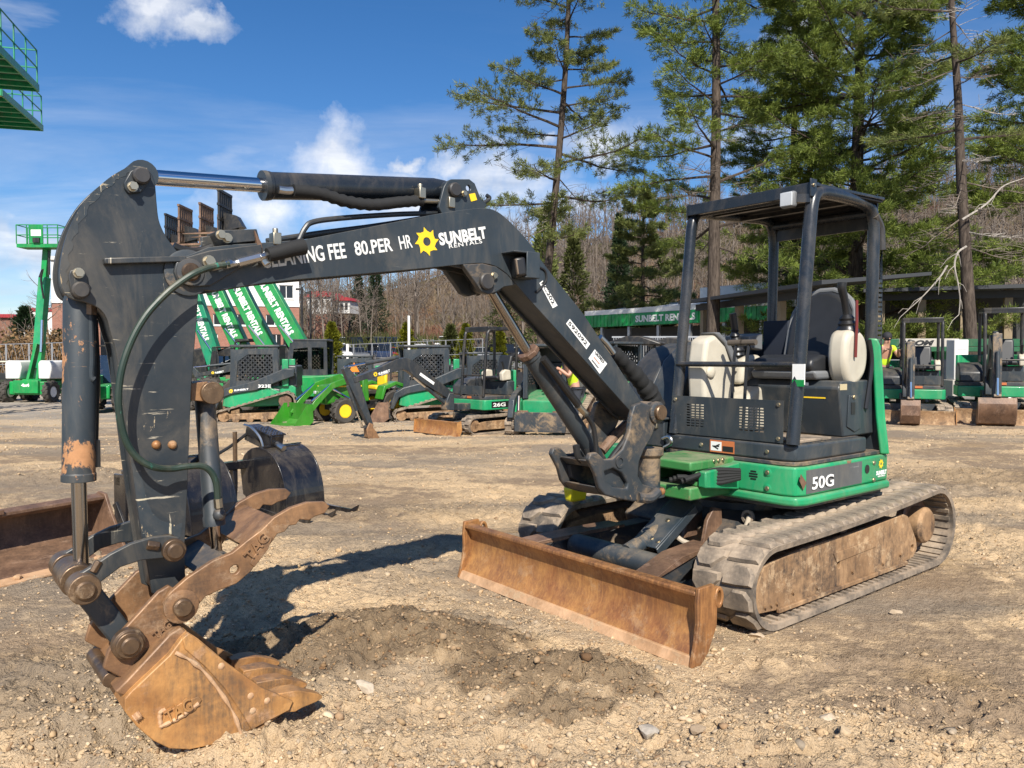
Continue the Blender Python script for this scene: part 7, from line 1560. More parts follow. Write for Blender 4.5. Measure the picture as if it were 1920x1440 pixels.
for sd in (1, -1): MB().bb(.05, 1.05, sd * .301, sd * .304, .96, 1.0).build('yellow_stripe', M['yellow'], tr)
MB().bb(-.75, -.45, -.22, .22, .85, .98).build('seat', M['yellow'], tr, .04); MB().bb(-.85, -.75, -.22, .22, .95, 1.3).build('backrest', M['yellow'], tr, .04)
for sd in (1, -1):
    MB().prism([(.25, .55), (.20, 1.22), (.32, 1.30), (1.05, 1.08), (1.55, .62), (1.78, .30), (1.66, .26), (1.40, .55), (.98, .94), (.40, 1.10), (.42, .55)], sd * .40, sd * .46).build('loader_arm', J, tr, .01); MB().cyl((.45, sd * .43, .62), (1.0, sd * .43, .92), .03, n=10).build('lift_cylinder', M['chrome'], tr); MB().cyl((1.05, sd * .43, 1.05), (1.62, sd * .43, .62), .028, n=10).build('tilt_cylinder', M['chrome'], tr)
bk = empty('loader_bucket'); bk.parent = tr
for sd in (1, -1): MB().prism([(1.70, .55), (1.68, .12), (1.80, .02), (2.25, .0), (2.02, .30), (1.85, .55)], sd * .66, sd * .645).build('bucket_side', J, bk)
MB().prism([(1.69, .56), (1.67, .11), (1.80, .0), (2.26, -.01), (2.26, .01), (1.82, .03), (1.70, .13), (1.72, .56)], -.644, .644).build('bucket_shell', J, bk)
for sd in (1, -1): MB().box((1.18, sd * .2, .82), (.04, .12, .08)).build('headlight', M['lens'], tr, .01)

# telehandlers with raised booms
def telehandler(label, base_px, tip_px, depth, gm, seed):
    a = P(*base_px, depth); c = P(*tip_px, depth + .0); zb = float(base_z(a.x, a.y)); root = empty('telehandler', (a.x, a.y, zb), R(180), label, 'telehandler', 'telehandlers with raised booms')
    # local frame turned by 180 degrees about z: x points to picture left
    A0 = Vector((.9 * -1, 0, a.z - zb - .55)); tipv = Vector((-(c.x - a.x), 0, c.z - zb)); base = Vector((0, 0, a.z - zb)); d = (tipv - base).normalized(); n = Vector((-d.z, 0, d.x)); n = n if n.z > 0 else -n; L = (tipv - base).length
    s0 = base - d * .9
    bm = MB(); bm.bar(s0, base + d * L * .55, .40, .58, tuple(n)); bo_ = bm.build('boom', gm, root, .02); MB().bar(base + d * L * .5, base + d * L * .80, .27, .36, tuple(n)).build('inner_boom', gm, root, .01); MB().bar(base + d * L * .78, tipv, .21, .28, tuple(n)).build('boom_nose', M['black'], root, .01)
    MB().bar(s0 + n * -.26, base + d * L * .52 - n * .26, .18, .06, tuple(n)).build('hose_tray', M['rust_brown'], root)
    side = 1; y = .2005     # face turned to the camera is +y locally
    p = base + d * L * .50 + n * -.11; text('SUNBELT RENTALS', M['white'], bo_, (p.x, y, p.z), -d, n, L * .44, .23, bold=.05, lift=.004)
    for k in (-1, 1): q0 = base - d * .5 + Vector((-.6, k * .2, -.65)); q1 = base + d * .7 + Vector((0, k * .2, 0)) - n * .2; MB().cyl(q0, q0.lerp(q1, .6), .06, n=10).build('lift_cylinder', gm, root); MB().cyl(q0.lerp(q1, .58), q1, .035, n=10).build('rod', M['chrome'], root)
    MB().prism([(2.3, .55), (2.4, 1.0), (1.0, 1.15), (-1.6, 1.3), (-2.0, 1.1), (-2.0, .6)], -.75, .75).build('chassis', gm, root, .04); MB().prism([(1.2, 1.16), (1.05, 2.1), (.3, 2.3), (.1, 1.2)], -.75, .0).build('cab', M['black'], root, .05)
    for sx in (-1.45, 1.55):
        for sy in (-.95, .95): wheel(root, (sx, sy, .60), .60, .40, rim=gm, lugs=14)
    # carriage and forks
    cr = empty('fork_carriage'); cr.parent = root; t = tipv; 
    b = MB()
    for k in range(7): b.bb(t.x + .10, t.x + .16, -.55 + k * .18, -.51 + k * .18, t.z - .35, t.z + .95)
    for zz_ in (-.35, .05, .5, .95): b.bb(t.x + .09, t.x + .17, -.56, .60, t.z + zz_ - .04, t.z + zz_ + .04)
    b.build('backrest_frame', M['rust_brown'] if seed % 2 else M['black'], cr)
    for y_ in (-.35, .35): MB().prism([(t.x + .17, t.z + .2), (t.x + .17, t.z - .42), (t.x + 1.35, t.z - .42), (t.x + 1.35, t.z - .40), (t.x + .24, t.z - .34), (t.x + .24, t.z + .2)], y_ - .06, y_ + .06).build('fork', M['rust_brown'], cr)
    MB().prism([(t.x - .5, t.z - .15), (t.x + .1, t.z - .3), (t.x + .1, t.z + .3), (t.x - .3, t.z + .2)], -.2, .2).build('coupler', M['black'], cr)
    return root
telehandler('green telehandler with raised boom closest to the enclosed cab', (557, 640), (430, 418), 25, M['green_far'], 0)
telehandler('green telehandler with raised boom, second from the enclosed cab', (497, 640), (395, 440), 26.5, M['green_far'], 1)
telehandler('green telehandler with raised boom, third from the enclosed cab', (450, 645), (355, 440), 28, M['green_far'], 1)
telehandler('teal telehandler with raised boom right behind the main arm', (395, 650), (330, 455), 29, M['green_teal'], 0)
# green skid frame between the telehandlers and the loaders
th2 = empty('parked_telehandler', GL(205, 770), R(-78), 'low green telehandler with black cab and big tyres left of the main arm', 'telehandler')
MB().prism([(1.9, .5), (1.9, .95), (-1.9, 1.05), (-1.9, .5)], -.55, .55).build('chassis', M['green_far'], th2, .05)
for sd in (1, -1): MB().holed([(.9, .95), (.7, 2.0), (.4, 2.25), (-.6, 2.25), (-.7, 1.0)], [[(.68, 1.2), (.52, 1.9), (.3, 2.1), (-.45, 2.1), (-.5, 1.2)]], sd * .50, sd * .54).build('cab_frame', M['black'], th2); MB().bb(-.48, .5, sd * .515, sd * .522, 1.2, 2.1).build('side_glass', M['glass'], th2)
MB().bb(-.6, .45, -.54, .54, 2.252, 2.30).build('cab_roof', M['black'], th2, .03); MB().prism([(.74, 1.0), (.60, 1.95), (.62, 1.95), (.76, 1.0)], -.49, .49).build('windscreen', M['glass'], th2); MB().bb(-.5, 0, -.2, .2, 1.05, 1.75).build('seat', M['vinyl'], th2, .05)
for sx in (-1.3, 1.3):
    for sy in (-.75, .75): wheel(th2, (sx, sy, .56), .56, .38, rim=M['green_far'], lugs=16)
MB().bar((-1.7, -.1, 1.25), (2.4, -.1, 1.0), .26, .34).build('boom', M['green_far'], th2, .02); MB().bb(2.3, 2.4, -.55, .4, .4, 1.3).build('fork_carriage', M['rust_brown'], th2)

t3 = copy_tree(th2); g = GL(432, 766); t3.location = g; t3.rotation_euler = (0, 0, R(-60)); tag(t3, 'low green telehandler with black cab just past the main arm behind the loaders', 'telehandler')
track_loader(GL(905, 772), R(200), 'track loader hidden behind the small excavator with only its cage showing', None, 'bucket', 'track loaders', 1.0)
# boom lift on the left
g = P(78, 752, 35); g.z = float(base_z(g.x, g.y)); lf = empty('boom_lift', g, 0, 'green articulated boom lift with raised basket and white engine covers', 'boom lift'); GF = M['green_far']
MB().bb(-.85, .85, -1.0, 1.0, .35, .95).build('chassis', GF, lf, .06); MB().bb(-.55, .55, -1.15, -1.01, .42, 1.0).build('front_plate', GF, lf, .03); text('4x4', M['white'], lf, (-.18, -1.152, .72), (1, 0, 0), (0, 0, 1), .36, .14, bold=.06, lift=.004)
for sx in (-1, 1):
    for sy in (-.85, .85): wheel(lf, (sx * .95, sy, .48), .48, .32, (1, 0, 0), M['white'], 14)
for x0, x1 in ((-1.05, -.32), (.42, 1.02)): MB().prism([(x0, 1.05), (x0, 1.75), (x0 + .08, 1.88), (x1 - .08, 1.85), (x1, 1.6), (x1 - .1, 1.05)], -.9, .7).build('engine_cover', M['stucco'] if x0 < 0 else M['grey_plastic'] if False else M['stucco'], lf, .06, 3)
MB().bb(-.5, .6, -.7, .7, .952, 1.05).build('turntable', GF, lf)
L_ = lambda px, py, dd=0: P(px, py, 35 + dd) - g
a, b_, c_, d_ = L_(66, 722, -.6), L_(74, 650, -.6), L_(76, 560, .4), L_(84, 475, .8)
for dx in (-.22, .22): MB().bar(L_(66, 722, -.6) + Vector((dx - .1, 0, 0)), L_(76, 645, -.3) + Vector((dx * .6, 0, 0)), .12, .30, (0, 1, 0)).build('riser_arm', GF, lf, .01)
MB().bar(L_(70, 690, .2), L_(84, 520, .2), .34, .42, (0, 1, 0)).build('main_boom', M['green'], lf, .02); MB().bar(L_(83, 535, .3), L_(88, 465, .3), .24, .28, (0, 1, 0)).build('inner_boom', GF, lf, .01); MB().cyl(L_(77, 660, -.5), L_(79, 600, -.4), .06, n=8).build('boom_cylinder', M['chrome'], lf)
MB().tube(spline([L_(74, 520, -.3), L_(80, 505, -.3), L_(77, 525, -.3), L_(82, 560, -.3)], 4), .05, 6).build('hose', M['hose'], lf); MB().cyl(L_(92, 515, .1), L_(92, 470, .1), .05, n=8).build('level_cylinder', M['black'], lf); 
def basket(root, c, wx, wy, h, gm, yel=False):
    bk = empty('basket'); bk.parent = root; c = Vector(c)
    MB().bb(c.x - wx / 2, c.x + wx / 2, c.y - wy / 2, c.y + wy / 2, c.z, c.z + .16).build('floor', gm, bk)
    for k in range(int(wx / .45) + 1):
        for y in (-wy / 2, wy / 2): x = -wx / 2 + k * wx / int(wx / .45); MB().cyl(c + Vector((x, y, .16)), c + Vector((x, y, h)), .022, n=6).build('post', gm, bk)
    for zz_ in (h, h * .55):
        q = [c + Vector((sx * wx / 2, sy * wy / 2, zz_)) for sx, sy in ((-1, -1), (1, -1), (1, 1), (-1, 1))]
        MB().tube(q, .022, 6, closed=True).build('rail', gm, bk)
    return bk
bk = basket(lf, L_(80, 466), 1.85, .8, 1.0, GF); q = L_(78, 466); MB().bb(q.x - .32, q.x + .32, q.y - .42, q.y - .36, q.z + .16, q.z + 1.02).build('control_panel', GF, bk, .02); MB().bb(q.x - .2, q.x + .25, q.y - .44, q.y - .421, q.z + .5, q.z + .78).build('notice', M['white'], bk); MB().bb(q.x - .1, q.x + .2, q.y - .5, q.y - .425, q.z + .2, q.z + .42).build('control_box', M['black'], bk)
# scissor lifts whose platforms hang in at the top corner
def scissor(label, corner_px, depth, ang):
    c = P(*corner_px, depth); zp = c.z; u_ = Vector((math.sin(ang), -math.cos(ang), 0)); v_ = Vector((-math.cos(ang), -math.sin(ang), 0))
    o_ = c + u_ * 2.2 + v_ * 1.2; zb = float(base_z(o_.x, o_.y)); root = empty('scissor_lift', (o_.x, o_.y, zb), math.atan2(u_.y, u_.x), label, 'scissor lift', 'scissor lifts at full height'); H = zp - zb; gt = M['green_teal']
    # local x along u_ (towards the camera), y to u_ rotated +90
    sg = 1 if Vector((-u_.y, u_.x, 0)).dot(v_) > 0 else -1
    MB().bb(-1.3, 1.3, sg * .95 - .6, sg * .95 + .6, .30, .75).build('chassis', gt, root, .04)
    for sx in (-1, 1):
        for sy in (-1, 1): wheel(root, (sx, sg * .95 + sy * .62, .32), .32, .22, rim=M['white'])
    n = 7; hz = (H - .95) / n
    for k in range(n):
        for sy in (sg * .95 - .3, sg * .95 + .3):
            MB().bar((-1.1, sy, .8 + k * hz), (1.1, sy, .8 + (k + 1) * hz), .08, .14).build('scissor_arm', gt, root); MB().bar((-1.1, sy + .1, .8 + (k + 1) * hz), (1.1, sy + .1, .8 + k * hz), .08, .14).build('scissor_arm', gt, root)
    pl = empty('platform'); pl.parent = root; x0, x1, y0, y1 = -2.2, 1.9, -1.2, 1.2
    b = MB()
    for (a, c_) in (((x0, y0), (x1, y0)), ((x1, y0), (x1, y1)), ((x1, y1), (x0, y1)), ((x0, y1), (x0, y0))): b.bar((*a, H + .11), (*c_, H + .11), .06, .22)
    b.build('edge_beam', M['green'], pl); MB().bb(x0 + .05, x1 - .05, y0 + .05, y1 - .05, H + .16, H + .19).build('deck', plain('deck_plate', (.10, .14, .11), .6), pl)
    b = MB()
    for k in range(6): x = x0 + .3 + k * .6; b.bb(x, x + .10, y0 + .03, y1 - .03, H + .02, H + .159)
    b.build('deck_joists', M['green'], pl)
    for y in (y0 + .02, y1 - .02):
        for k in range(5): x = x0 + .03 + k * (x1 - x0 - .06) / 4; MB().cyl((x, y, H + .2), (x, y, H + 1.3), .025, n=6).build('rail_post', gt, pl)
    for zz_ in (1.3, .75): MB().tube([(x0 + .03, y0 + .02, H + zz_), (x1 - .03, y0 + .02, H + zz_), (x1 - .03, y1 - .02, H + zz_), (x0 + .03, y1 - .02, H + zz_)], .025, 6, closed=True).build('rail', gt, pl)
    MB().lathe([(.10, 0), (.10, .12)], (x1 - .1, y1 - .1, H + .02), (0, 0, 1), 12).build('beacon', M['yellow'], pl); return root
scissor('scissor lift platform, upper one of the two in the top corner', (72, 172), 25, R(15)); scissor('scissor lift platform, lower one of the two in the top corner', (80, 246), 29.5, R(15))
# utility vehicle at the far edge
uv = empty('utility_vehicle', GL(2, 752), R(-90), 'olive utility vehicle with a pale roof at the far edge of the yard', 'utility vehicle')
MB().prism([(1.3, .45), (1.35, .85), (.5, 1.0), (-.2, .6), (-.3, .9), (-1.3, .9), (-1.3, .45)], -.65, .65).build('body', plain('olive_plastic', (.05, .055, .03), .5), uv, .05); MB().bb(-.6, .5, -.62, .62, 1.78, 1.86).build('roof', M['ivory'], uv, .03)
for sx, sy in ((.5, .58), (.5, -.58), (-.55, .58), (-.55, -.58)): MB().tube([(sx, sy, .9), (sx * .85, sy, 1.8)], .03, 6).build('roof_post', M['black'], uv)
for sx in (-.85, .9):
    for sy in (-.6, .6): wheel(uv, (sx, sy, .32), .32, .24, rim=M['black'], lugs=12)
MB().bb(-.3, .0, -.5, .5, .7, 1.3).build('seat', M['vinyl'], uv, .05)
# stowed boom machine and white cabinet on the right
sb = empty('stowed_boom', P(1735, 690, 22.5), R(-3), 'stowed green and white boom with black lettering behind the right excavators', 'boom lift')
MB().bb(-.75, .95, 0, .35, .62, .86).build('white_band', M['concrete'], sb, .01); MB().bb(-1.9, 3.2, .02, .33, .63, .85).build('beam', M['green_shade'], sb, .01); MB().bb(-2.0, 3.3, -.02, .37, .48, .618).build('lower_beam', M['green_shade'], sb, .01); MB().bb(-1.8, 3.0, 0, .3, -.35, .25).build('engine_cover', M['grey_plastic'], sb, .03); MB().bb(-2.2, 3.2, .05, .5, -.9, -.352).build('chassis', M['green_far'], sb, .03)
text('BOOM', M['decal_black'], sb, (-.78, -.002, .655), (1, 0, 0), (0, 0, 1), 1.02, .16, bold=.06, shear=.3, lift=.004)
for x in (-1.4, 2.3): wheel(sb, (x, -.05, -.75), .42, .3, rim=M['white'])
cb = empty('white_cabinet', P(1802, 712, 21.5), R(2), 'tall pale metal cabinet standing beside the half dead pine', 'cabinet'); MB().bb(-.20, .20, 0, .4, 0, 1.12).build('case', M['stucco'], cb, .02); MB().bb(-.26, .26, -.05, .45, -1.0, -.002).build('plinth', M['concrete'], cb, .02); MB().bb(-.17, .17, -.012, -.001, .04, 1.06).build('door', M['roof_white'], cb, .005); MB().bb(.10, .13, -.04, -.013, .5, .62).build('handle', M['galv'], cb); 
for k in range(5): MB().bb(-.14, .14, -.018, -.0125, .2 + .16 * k, .21 + .16 * k).build('louvre', M['galv'], cb)
wl = empty('block_wall', GL(1775, 772), R(6), 'low dark retaining wall between the two right excavators', 'wall')
for k in range(5):
    for j in range(2): MB().bb(-1.2 + k * .46 + .22 * j, -1.2 + k * .46 + .22 * j + .44, 0, .3, j * .2 + .0, j * .2 + .19).build('block', plain('wall_block', (.16, .15, .14), .9) if k + j == 0 else bpy.data.materials['wall_block'], wl, .01)
cw_ = empty('concrete_block', GL(1003, 790), R(-8), 'pale concrete block beside the small excavator', 'concrete block'); MB().bb(-.35, .45, 0, .6, -.05, .62).build('block_body', M['concrete'], cw_, .02); MB().bb(.0, .1, .25, .35, .62, .68).build('lifting_loop', M['galv'], cw_, .01)
# two dark canopy vehicles in front of the store
for k, (px, d, lab) in enumerate(((1195, 23, 'black roofed utility cart in front of the rental store fence'), (1262, 24.5, 'second black roofed utility cart nearer the main canopy'))):
    q = P(px, 735, d); q.z = 0; u2 = empty('utility_cart', q, R(-20 + 8 * k), lab, 'utility vehicle', 'black roofed utility carts')
    MB().prism([(1.2, .4), (1.25, .85), (.45, .95), (-.2, .55), (-1.2, .8), (-1.2, .4)], -.6, .6).build('body', M['black'], u2, .04); MB().prism([(-.8, 1.92), (-.2, 2.12), (.2, 2.12), (.8, 1.92), (.8, 1.86), (-.8, 1.86)], -.75, .75).build('roof', M['black'], u2, .03)
    for sx, sy in ((.6, .55), (.6, -.55), (-.6, .55), (-.6, -.55)): MB().tube([(sx, sy, .7), (sx, sy, 1.88)], .03, 6).build('roof_post', M['black'], u2)
    for sx in (-.8, .85):
        for sy in (-.55, .55): wheel(u2, (sx, sy, .3), .3, .22, rim=M['black'], lugs=10)
    MB().bb(-.2, .1, -.45, .45, .6, 1.15).build('seat', M['vinyl'], u2, .04); MB().box((1.2, 0, .8), (.05, .8, .12)).build('headlight', M['lens'], u2, .01)
# far rows of small machines beyond the fence line
for k, (px, py, d, rzd, lab) in enumerate(((955, 712, 30, -120, 'small machine far behind the small excavator seat'), (1005, 708, 33, -80, 'small machine far behind the head-on loader'), (905, 706, 34, -150, 'small machine far behind the small excavator canopy'), (700, 712, 26, -100, 'orange ride-on machine behind the compact tractor'), (985, 715, 27, -60, 'grey ride-on machine beside the head-on loader roof'), (835, 706, 32, -130, 'green ride-on machine behind the bucket loader cage'), (1045, 712, 30, -95, 'orange ride-on machine seen just past the main boom'), (930, 704, 40, -100, 'grey ride-on machine far beyond the small excavator seat'), (975, 703, 44, -70, 'green ride-on machine farthest along the row'))):
    q = P(px, py + 12, d); q.z = float(base_z(q.x, q.y)); m_ = empty('ride_on_mower', q, R(rzd), lab, 'mower', 'ride-on machines beyond the loaders')
    MB().prism([(.7, .25), (.75, .6), (.1, .72), (-.7, .72), (-.8, .3)], -.45, .45).build('body', (M['green_far'], M['orange'], M['galv'])[k % 3], m_, .06, 3); MB().prism([(-.1, .72), (-.1, .82), (-.5, .84), (-.58, 1.25), (-.66, 1.25), (-.6, .72)], -.25, .25).build('seat', M['vinyl'], m_, .03)
    MB().tube([(-.6, -.4, .7), (-.7, -.4, 1.75), (-.7, .4, 1.75), (-.6, .4, .7)], .03, 6).build('roll_bar', M['black'], m_); MB().tube([(.25, .1, .7), (.1, .1, 1.05)], .025, 6).build('control_lever', M['plastic'], m_)
    for sx, r in ((.5, .22), (-.5, .34)):
        for sy in (-.45, .45): wheel(m_, (sx, sy, r), r, .2, rim=M['white'])
# ---------------------------------------------------------------- attachments on the ground
q0, q1 = G(0, 1082), G(203, 1034); ax = (q1 - q0); ax.z = 0; ax.normalize()
rb = empty('loader_bucket', (q1.x, q1.y, gz(q1.x, q1.y) - .01), math.atan2(-ax.y, -ax.x), 'wide rusty loader bucket lying at the edge of the photo beside the arm', 'bucket'); rb.scale = (1, .8, .72)
# local x runs away from its near right end, +y is the open side (towards the camera)
sd = 1
prof = [(.30, .00), (.26, .045), (.0, .10), (-.22, .16), (-.33, .30), (-.34, .46), (-.26, .53), (-.10, .55), (-.10, .565), (-.27, .548), (-.36, .47), (-.355, .29), (-.235, .14), (.0, .075), (.25, .02), (.295, -.02)]
MB().prism(prof, .012, 2.3, 'x').build('shell', M['rust_brown'], rb, .004)
MB().prism([(-.10, .50), (-.02, .545), (-.02, .575), (-.12, .60), (-.14, .56)], .013, 2.29, 'x').build('top_lip', M['rust_brown'], rb, .004)
MB().prism([(.22, .052), (.36, .0), (.36, -.02), (.22, .03)], .014, 2.28, 'x').build('cutting_edge', M['rust_edge'], rb, .003)
for x in (.0,):
    MB().prism([(.30, -.01), (.05, .44), (-.02, .60), (-.12, .62), (-.36, .46), (-.36, .28), (-.2, .06)], x - .012, x + .0115, 'x').build('end_plate', M['rust_brown'], rb, .004)
MB().prism([(.34, -.02), (.30, .04), (.05, .48), (.10, .52), (.38, .02)], -.035, -.013, 'x').build('side_cutter', M['black'], rb, .003)
for k in range(7): MB().lathe([(.028, 0), (.028, .02), (.02, .03)], (.25 + k * .28, .31, .02), (0, .3, 1), 6).build('bolt', M['rust_edge'], rb)
MB().bb(.75, .80, -.14, .0, .565, .61).build('lip_bracket', M['rust_brown'], rb, .004)
# black root grapple
a0 = G(222, 1004); Wd = Vector((.55, .835, 0)); gr = empty('grapple', (a0.x, a0.y, gz(a0.x, a0.y)), math.atan2(Wd.y, Wd.x), 'black root grapple with two curved lids lying behind the arm', 'grapple')
BG = M['black_gloss']
def gb(x0, x1, y0, y1, z0, z1, name='frame_bar', bv=.006): return MB().bb(x0, x1, y0, y1, z0, z1).build(name, BG, gr, bv)
gb(0, 1.95, -.04, .04, .46, .54, 'top_rail'); gb(0, 1.95, -.05, .05, .04, .14, 'bottom_rail'); gb(0, .025, -.12, .06, .10, .56, 'end_plate'); gb(1.93, 1.955, -.12, .06, .10, .56, 'end_plate')
for x in (.48, .78, 1.12, 1.30, 1.62): MB().prism([(.03, .14), (.03, .46), (-.03, .46), (-.05, .30), (-.03, .14)], x, x + .035, 'x').build('upright', BG, gr, .003)
for k in range(7): x = .05 + k * .30; MB().prism([(.0, .03), (.0, .12), (-.55, .06), (-.85, .05), (-.95, .10), (-.9, .0), (-.5, .0)], x, x + .03, 'x').build('tine', BG, gr, .004)
gb(.40, .90, .0, .10, .54, .60, 'hose_block'); gb(.06, .30, -.05, .05, .541, .58, 'pin_block')
arcp = [(.06, .46), (.0, .58), (-.12, .66), (-.28, .67), (-.43, .60), (-.54, .46), (-.60, .28), (-.62, .06)]
for cx in (.50, 1.50):
    lid = empty('lid'); lid.parent = gr; ap = [(v.x, v.z) for v in spline([(y, 0, z) for y, z in arcp], 4)]
    inn = offset(ap + [(0, .2)], .0); 
    b = MB(); n_ = len(ap)
    for i in range(n_ - 1):
        (y0, z0), (y1, z1) = ap[i], ap[i + 1]; t = Vector((y1 - y0, z1 - z0)).normalized(); n = Vector((-t.y, t.x)) * -.014
        b.add([(cx - .22, y0, z0), (cx + .22, y0, z0), (cx + .22, y1, z1), (cx - .22, y1, z1), (cx - .22, y0 - n.x, z0 - n.y), (cx + .22, y0 - n.x, z0 - n.y), (cx + .22, y1 - n.x, z1 - n.y), (cx - .22, y1 - n.x, z1 - n.y)], [(0, 1, 2, 3), (7, 6, 5, 4), (0, 4, 5, 1), (2, 6, 7, 3), (1, 5, 6, 2), (0, 3, 7, 4)])
    b.build('lid_shell', BG, lid, smooth=60)
    for sx in (-.235, .22):
        outer = ap; inner = [(p[0] * .80 - .03, p[1] * .80 + .0) for p in ap]
        MB().prism(outer + [(-.30, .06), (.02, .20)], cx + sx, cx + sx + .016, 'x').build('lid_rib', BG, lid, .003)
    MB().bar((cx - .23, ap[12][0], ap[12][1] + .012), (cx + .23, ap[12][0], ap[12][1] + .012), .03, .012).build('lid_seam', BG, lid)
    for k in range(4): MB().cyl((cx - .15 + .1 * k, ap[6][0], ap[6][1]), (cx - .15 + .1 * k, ap[6][0] + .004, ap[6][1] + .016), .010, n=6).build('bolt', M['steel'], lid)
    for k in (-.12, .12): MB().prism([(-.60, .08), (-.64, .06), (-.72, -.02), (-.62, .0)], cx + k - .02, cx + k + .02, 'x').build('lid_tip', BG, lid, .004)
# cylinder housing with chequer-plate cover on the far lid
hb = MB(); c = 1.42; a_, c_ = Vector((c, .08, .80)), Vector((c, -.30, .70)); hb.bar(a_, c_, .15, .16); hb.build('cylinder_housing', BG, gr, .008)
dp = MB(); a2, c2 = a_ + Vector((0, -.14, .085 - .035)), c_ + Vector((0, -.02, .085)); dp.bar(a2, c2, .19, .012)
d_ = (c2 - a2); n_ = Vector((0, -d_.z, d_.y)).normalized(); n_ = n_ if n_.z > 0 else -n_
for i in range(7):
    for j in range(5): p = a2 + d_ * (.08 + .14 * i) + Vector((-.075 + .037 * j, 0, 0)) + n_ * .009; dp.box(p, (.022, .006, .004), Matrix.Rotation(.7 if (i + j) % 2 else -.7, 3, 'Z'))
dp.build('chequer_cover', BG, gr)
MB().tube(spline([(c - .13, .02, .88), (c - .14, -.10, .86), (c - .13, -.22, .76), (c - .12, -.26, .62)], 5), .012, 8).build('hose_loop', M['steel'], gr)
MB().tube(spline([(.70, .05, .58), (.95, .06, .60), (1.15, .05, .68), (1.34, .06, .78)], 5), .016, 8).build('hydraulic_hose', M['hose'], gr)
MB().cyl((1.18, .02, .30), (1.18, .02, .82), .022, n=10).build('stand_post', M['pin'], gr); MB().cyl((c, -.30, .70), (c, -.40, .66), .03, n=10).build('cylinder_pin', M['steel'], gr)

# ---------------------------------------------------------------- two workers in lime shirts
def person(loc, rz, label, joints, skin_parts, shirt, trousers):
    """joints: name -> (pos, radius, parent). one continuous skinned body; shirt is a slightly larger shell"""
    root = empty('person', loc, rz, label, 'person', None)
    def skinned(names, grow, mat, nm, sub=2):
        me = bpy.data.meshes.new(nm); idx = {n: i for i, n in enumerate(names)}; vs = [joints[n][0] for n in names]; es = [(idx[n], idx[joints[n][2]]) for n in names if joints[n][2] in idx]
        me.from_pydata(vs, es, []); o = link(bpy.data.objects.new(nm, me)); o.parent = root
        md = o.modifiers.new('skin', 'SKIN'); md.use_smooth_shade = True
        for i, n in enumerate(names): r = joints[n][1] + grow; me.skin_vertices[0].data[i].radius = (r, r * (.78 if n in ('pelvis', 'waist', 'chest') else 1)); me.skin_vertices[0].data[i].use_root = (i == 0)
        s = o.modifiers.new('sub', 'SUBSURF'); s.levels = 1; s.render_levels = sub; me.materials.append(mat); return o
    skinned(list(joints), 0, M['skin'], 'body'); skinned(shirt, .016, M['lime'], 'shirt'); skinned(trousers, .014, M['jeans'], 'trousers')
    h = joints['head']; p = Vector(h[0]); hr = h[1]
    MB().ball(p + Vector((-.02, 0, .05)), hr * 1.22, 14, (1, .9, .95)).build('cap', M['cap'], root); MB().ball(p + Vector((hr * 1.02, 0, -.005)), .018, 8).build('nose', M['skin'], root)
    for s in (1, -1): MB().ball(p + Vector((hr * .86, s * .034, .03)), .012, 8).build('eye', M['decal_black'], root); MB().ball(p + Vector((0, s * hr * .92, .01)), .024, 8, (.8, .5, 1.2)).build('ear', M['skin'], root)
    MB().ball(p + Vector((hr * .9, 0, -.05)), .02, 8, (.4, 1.2, .35)).build('mouth', M['lip'], root)
    for s, nm in ((1, 'hand_l'), (-1, 'hand_r')):
        if nm in joints:
            hp = Vector(joints[nm][0]); fa = (hp - Vector(joints[joints[nm][2]][0])).normalized(); sidev = fa.cross(Vector((0, 0, 1))).normalized()
            for k, ln in enumerate((.06, .07, .075, .065)): b0 = hp + sidev * (-.03 + .02 * k) + fa * .03; MB().tube([b0, b0 + fa * ln * .5 + Vector((0, 0, -.008)), b0 + fa * ln + Vector((0, 0, -.035))], lambda t: .0105 - .003 * t, 6).build('finger', M['glove'], root)
            b0 = hp - sidev * .04; MB().tube([b0, b0 + fa * .03 - sidev * .02, b0 + fa * .055 - sidev * .015], .011, 6).build('thumb', M['glove'], root)
    return root
M['skin'] = plain('skin', (.45, .24, .16), .5); M['lime'] = plain('lime_shirt', (.50, .72, .02), .75, vary=.12); M['jeans'] = plain('dark_trousers', (.03, .035, .045), .9); M['cap'] = plain('dark_cap', (.02, .02, .025), .8); M['lip'] = plain('lip', (.32, .12, .1), .5); M['glove'] = plain('dark_glove', (.03, .035, .035), .8)
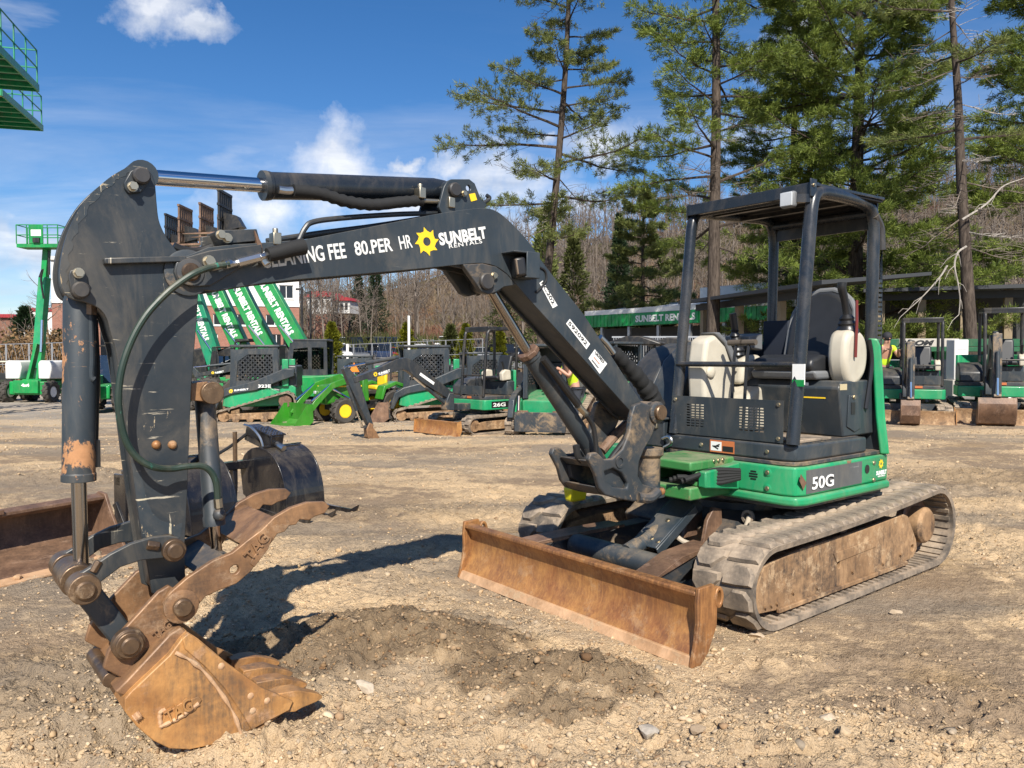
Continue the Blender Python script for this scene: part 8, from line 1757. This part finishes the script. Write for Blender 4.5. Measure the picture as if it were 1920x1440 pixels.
def pose_seated(reach=.42):
    J = {}
    def j(n, p, r, par=None): J[n] = (p, r, par)
    j('pelvis', (0, 0, .0), .15); j('waist', (.04, 0, .20), .135, 'pelvis'); j('chest', (.12, 0, .42), .15, 'waist'); j('neck', (.18, 0, .58), .055, 'chest'); j('head', (.23, 0, .72), .10, 'neck')
    for s, n in ((1, 'l'), (-1, 'r')):
        j('shoulder_' + n, (.13, s * .19, .50), .065, 'chest'); j('elbow_' + n, (.26, s * .26, .28), .048, 'shoulder_' + n); j('wrist_' + n, (reach, s * .17, .42), .034, 'elbow_' + n); j('hand_' + n, (reach + .08, s * .15, .45), .038, 'wrist_' + n)
        j('hip_' + n, (.0, s * .10, -.05), .095, 'pelvis'); j('knee_' + n, (.05, s * .11, -.46), .068, 'hip_' + n); j('ankle_' + n, (.0, s * .12, -.86), .045, 'knee_' + n); j('toe_' + n, (.15, s * .13, -.90), .04, 'ankle_' + n)
    return J
SH = ['chest', 'waist', 'shoulder_l', 'shoulder_r']; TR = ['pelvis', 'hip_l', 'hip_r', 'knee_l', 'knee_r', 'ankle_l', 'ankle_r']
def cut(J, names): return names
Jp = pose_seated(); Jp['upper_l'] = ((.20, .23, .38), .055, 'shoulder_l'); Jp['upper_r'] = ((.20, -.23, .38), .055, 'shoulder_r'); Jp['elbow_l'] = (Jp['elbow_l'][0], .048, 'upper_l'); Jp['elbow_r'] = (Jp['elbow_r'][0], .048, 'upper_r')
SH = ['chest', 'waist', 'pelvis', 'shoulder_l', 'shoulder_r', 'upper_l', 'upper_r']
q = P(1078, 720, 16.2); person((q.x, q.y, gz(q.x, q.y) + .94), R(200), 'worker in a lime shirt leaning over the loader seen past the main boom', Jp, None, SH, TR)
q = P(1655, 690, 19.0); person((q.x, q.y, 1.24), R(-90), 'worker in a lime shirt behind the narrow-bucket excavator', Jp, None, SH, TR)
pal = empty('wooden_pallet', (q.x, q.y, gz(q.x, q.y)), R(8), 'stack of weathered pallets under the worker behind the right excavators', 'pallet')
for j in range(2):
    for k in range(6): MB().bb(-.5 + k * .175, -.5 + k * .175 + .12, -.5, .5, .12 + j * .16, .145 + j * .16).build('plank', M['tan'], pal)
    for k in range(3): MB().bb(-.5, .5, -.5 + k * .45, -.4 + k * .45, .0 + j * .16, .118 + j * .16).build('bearer', M['tan'], pal)
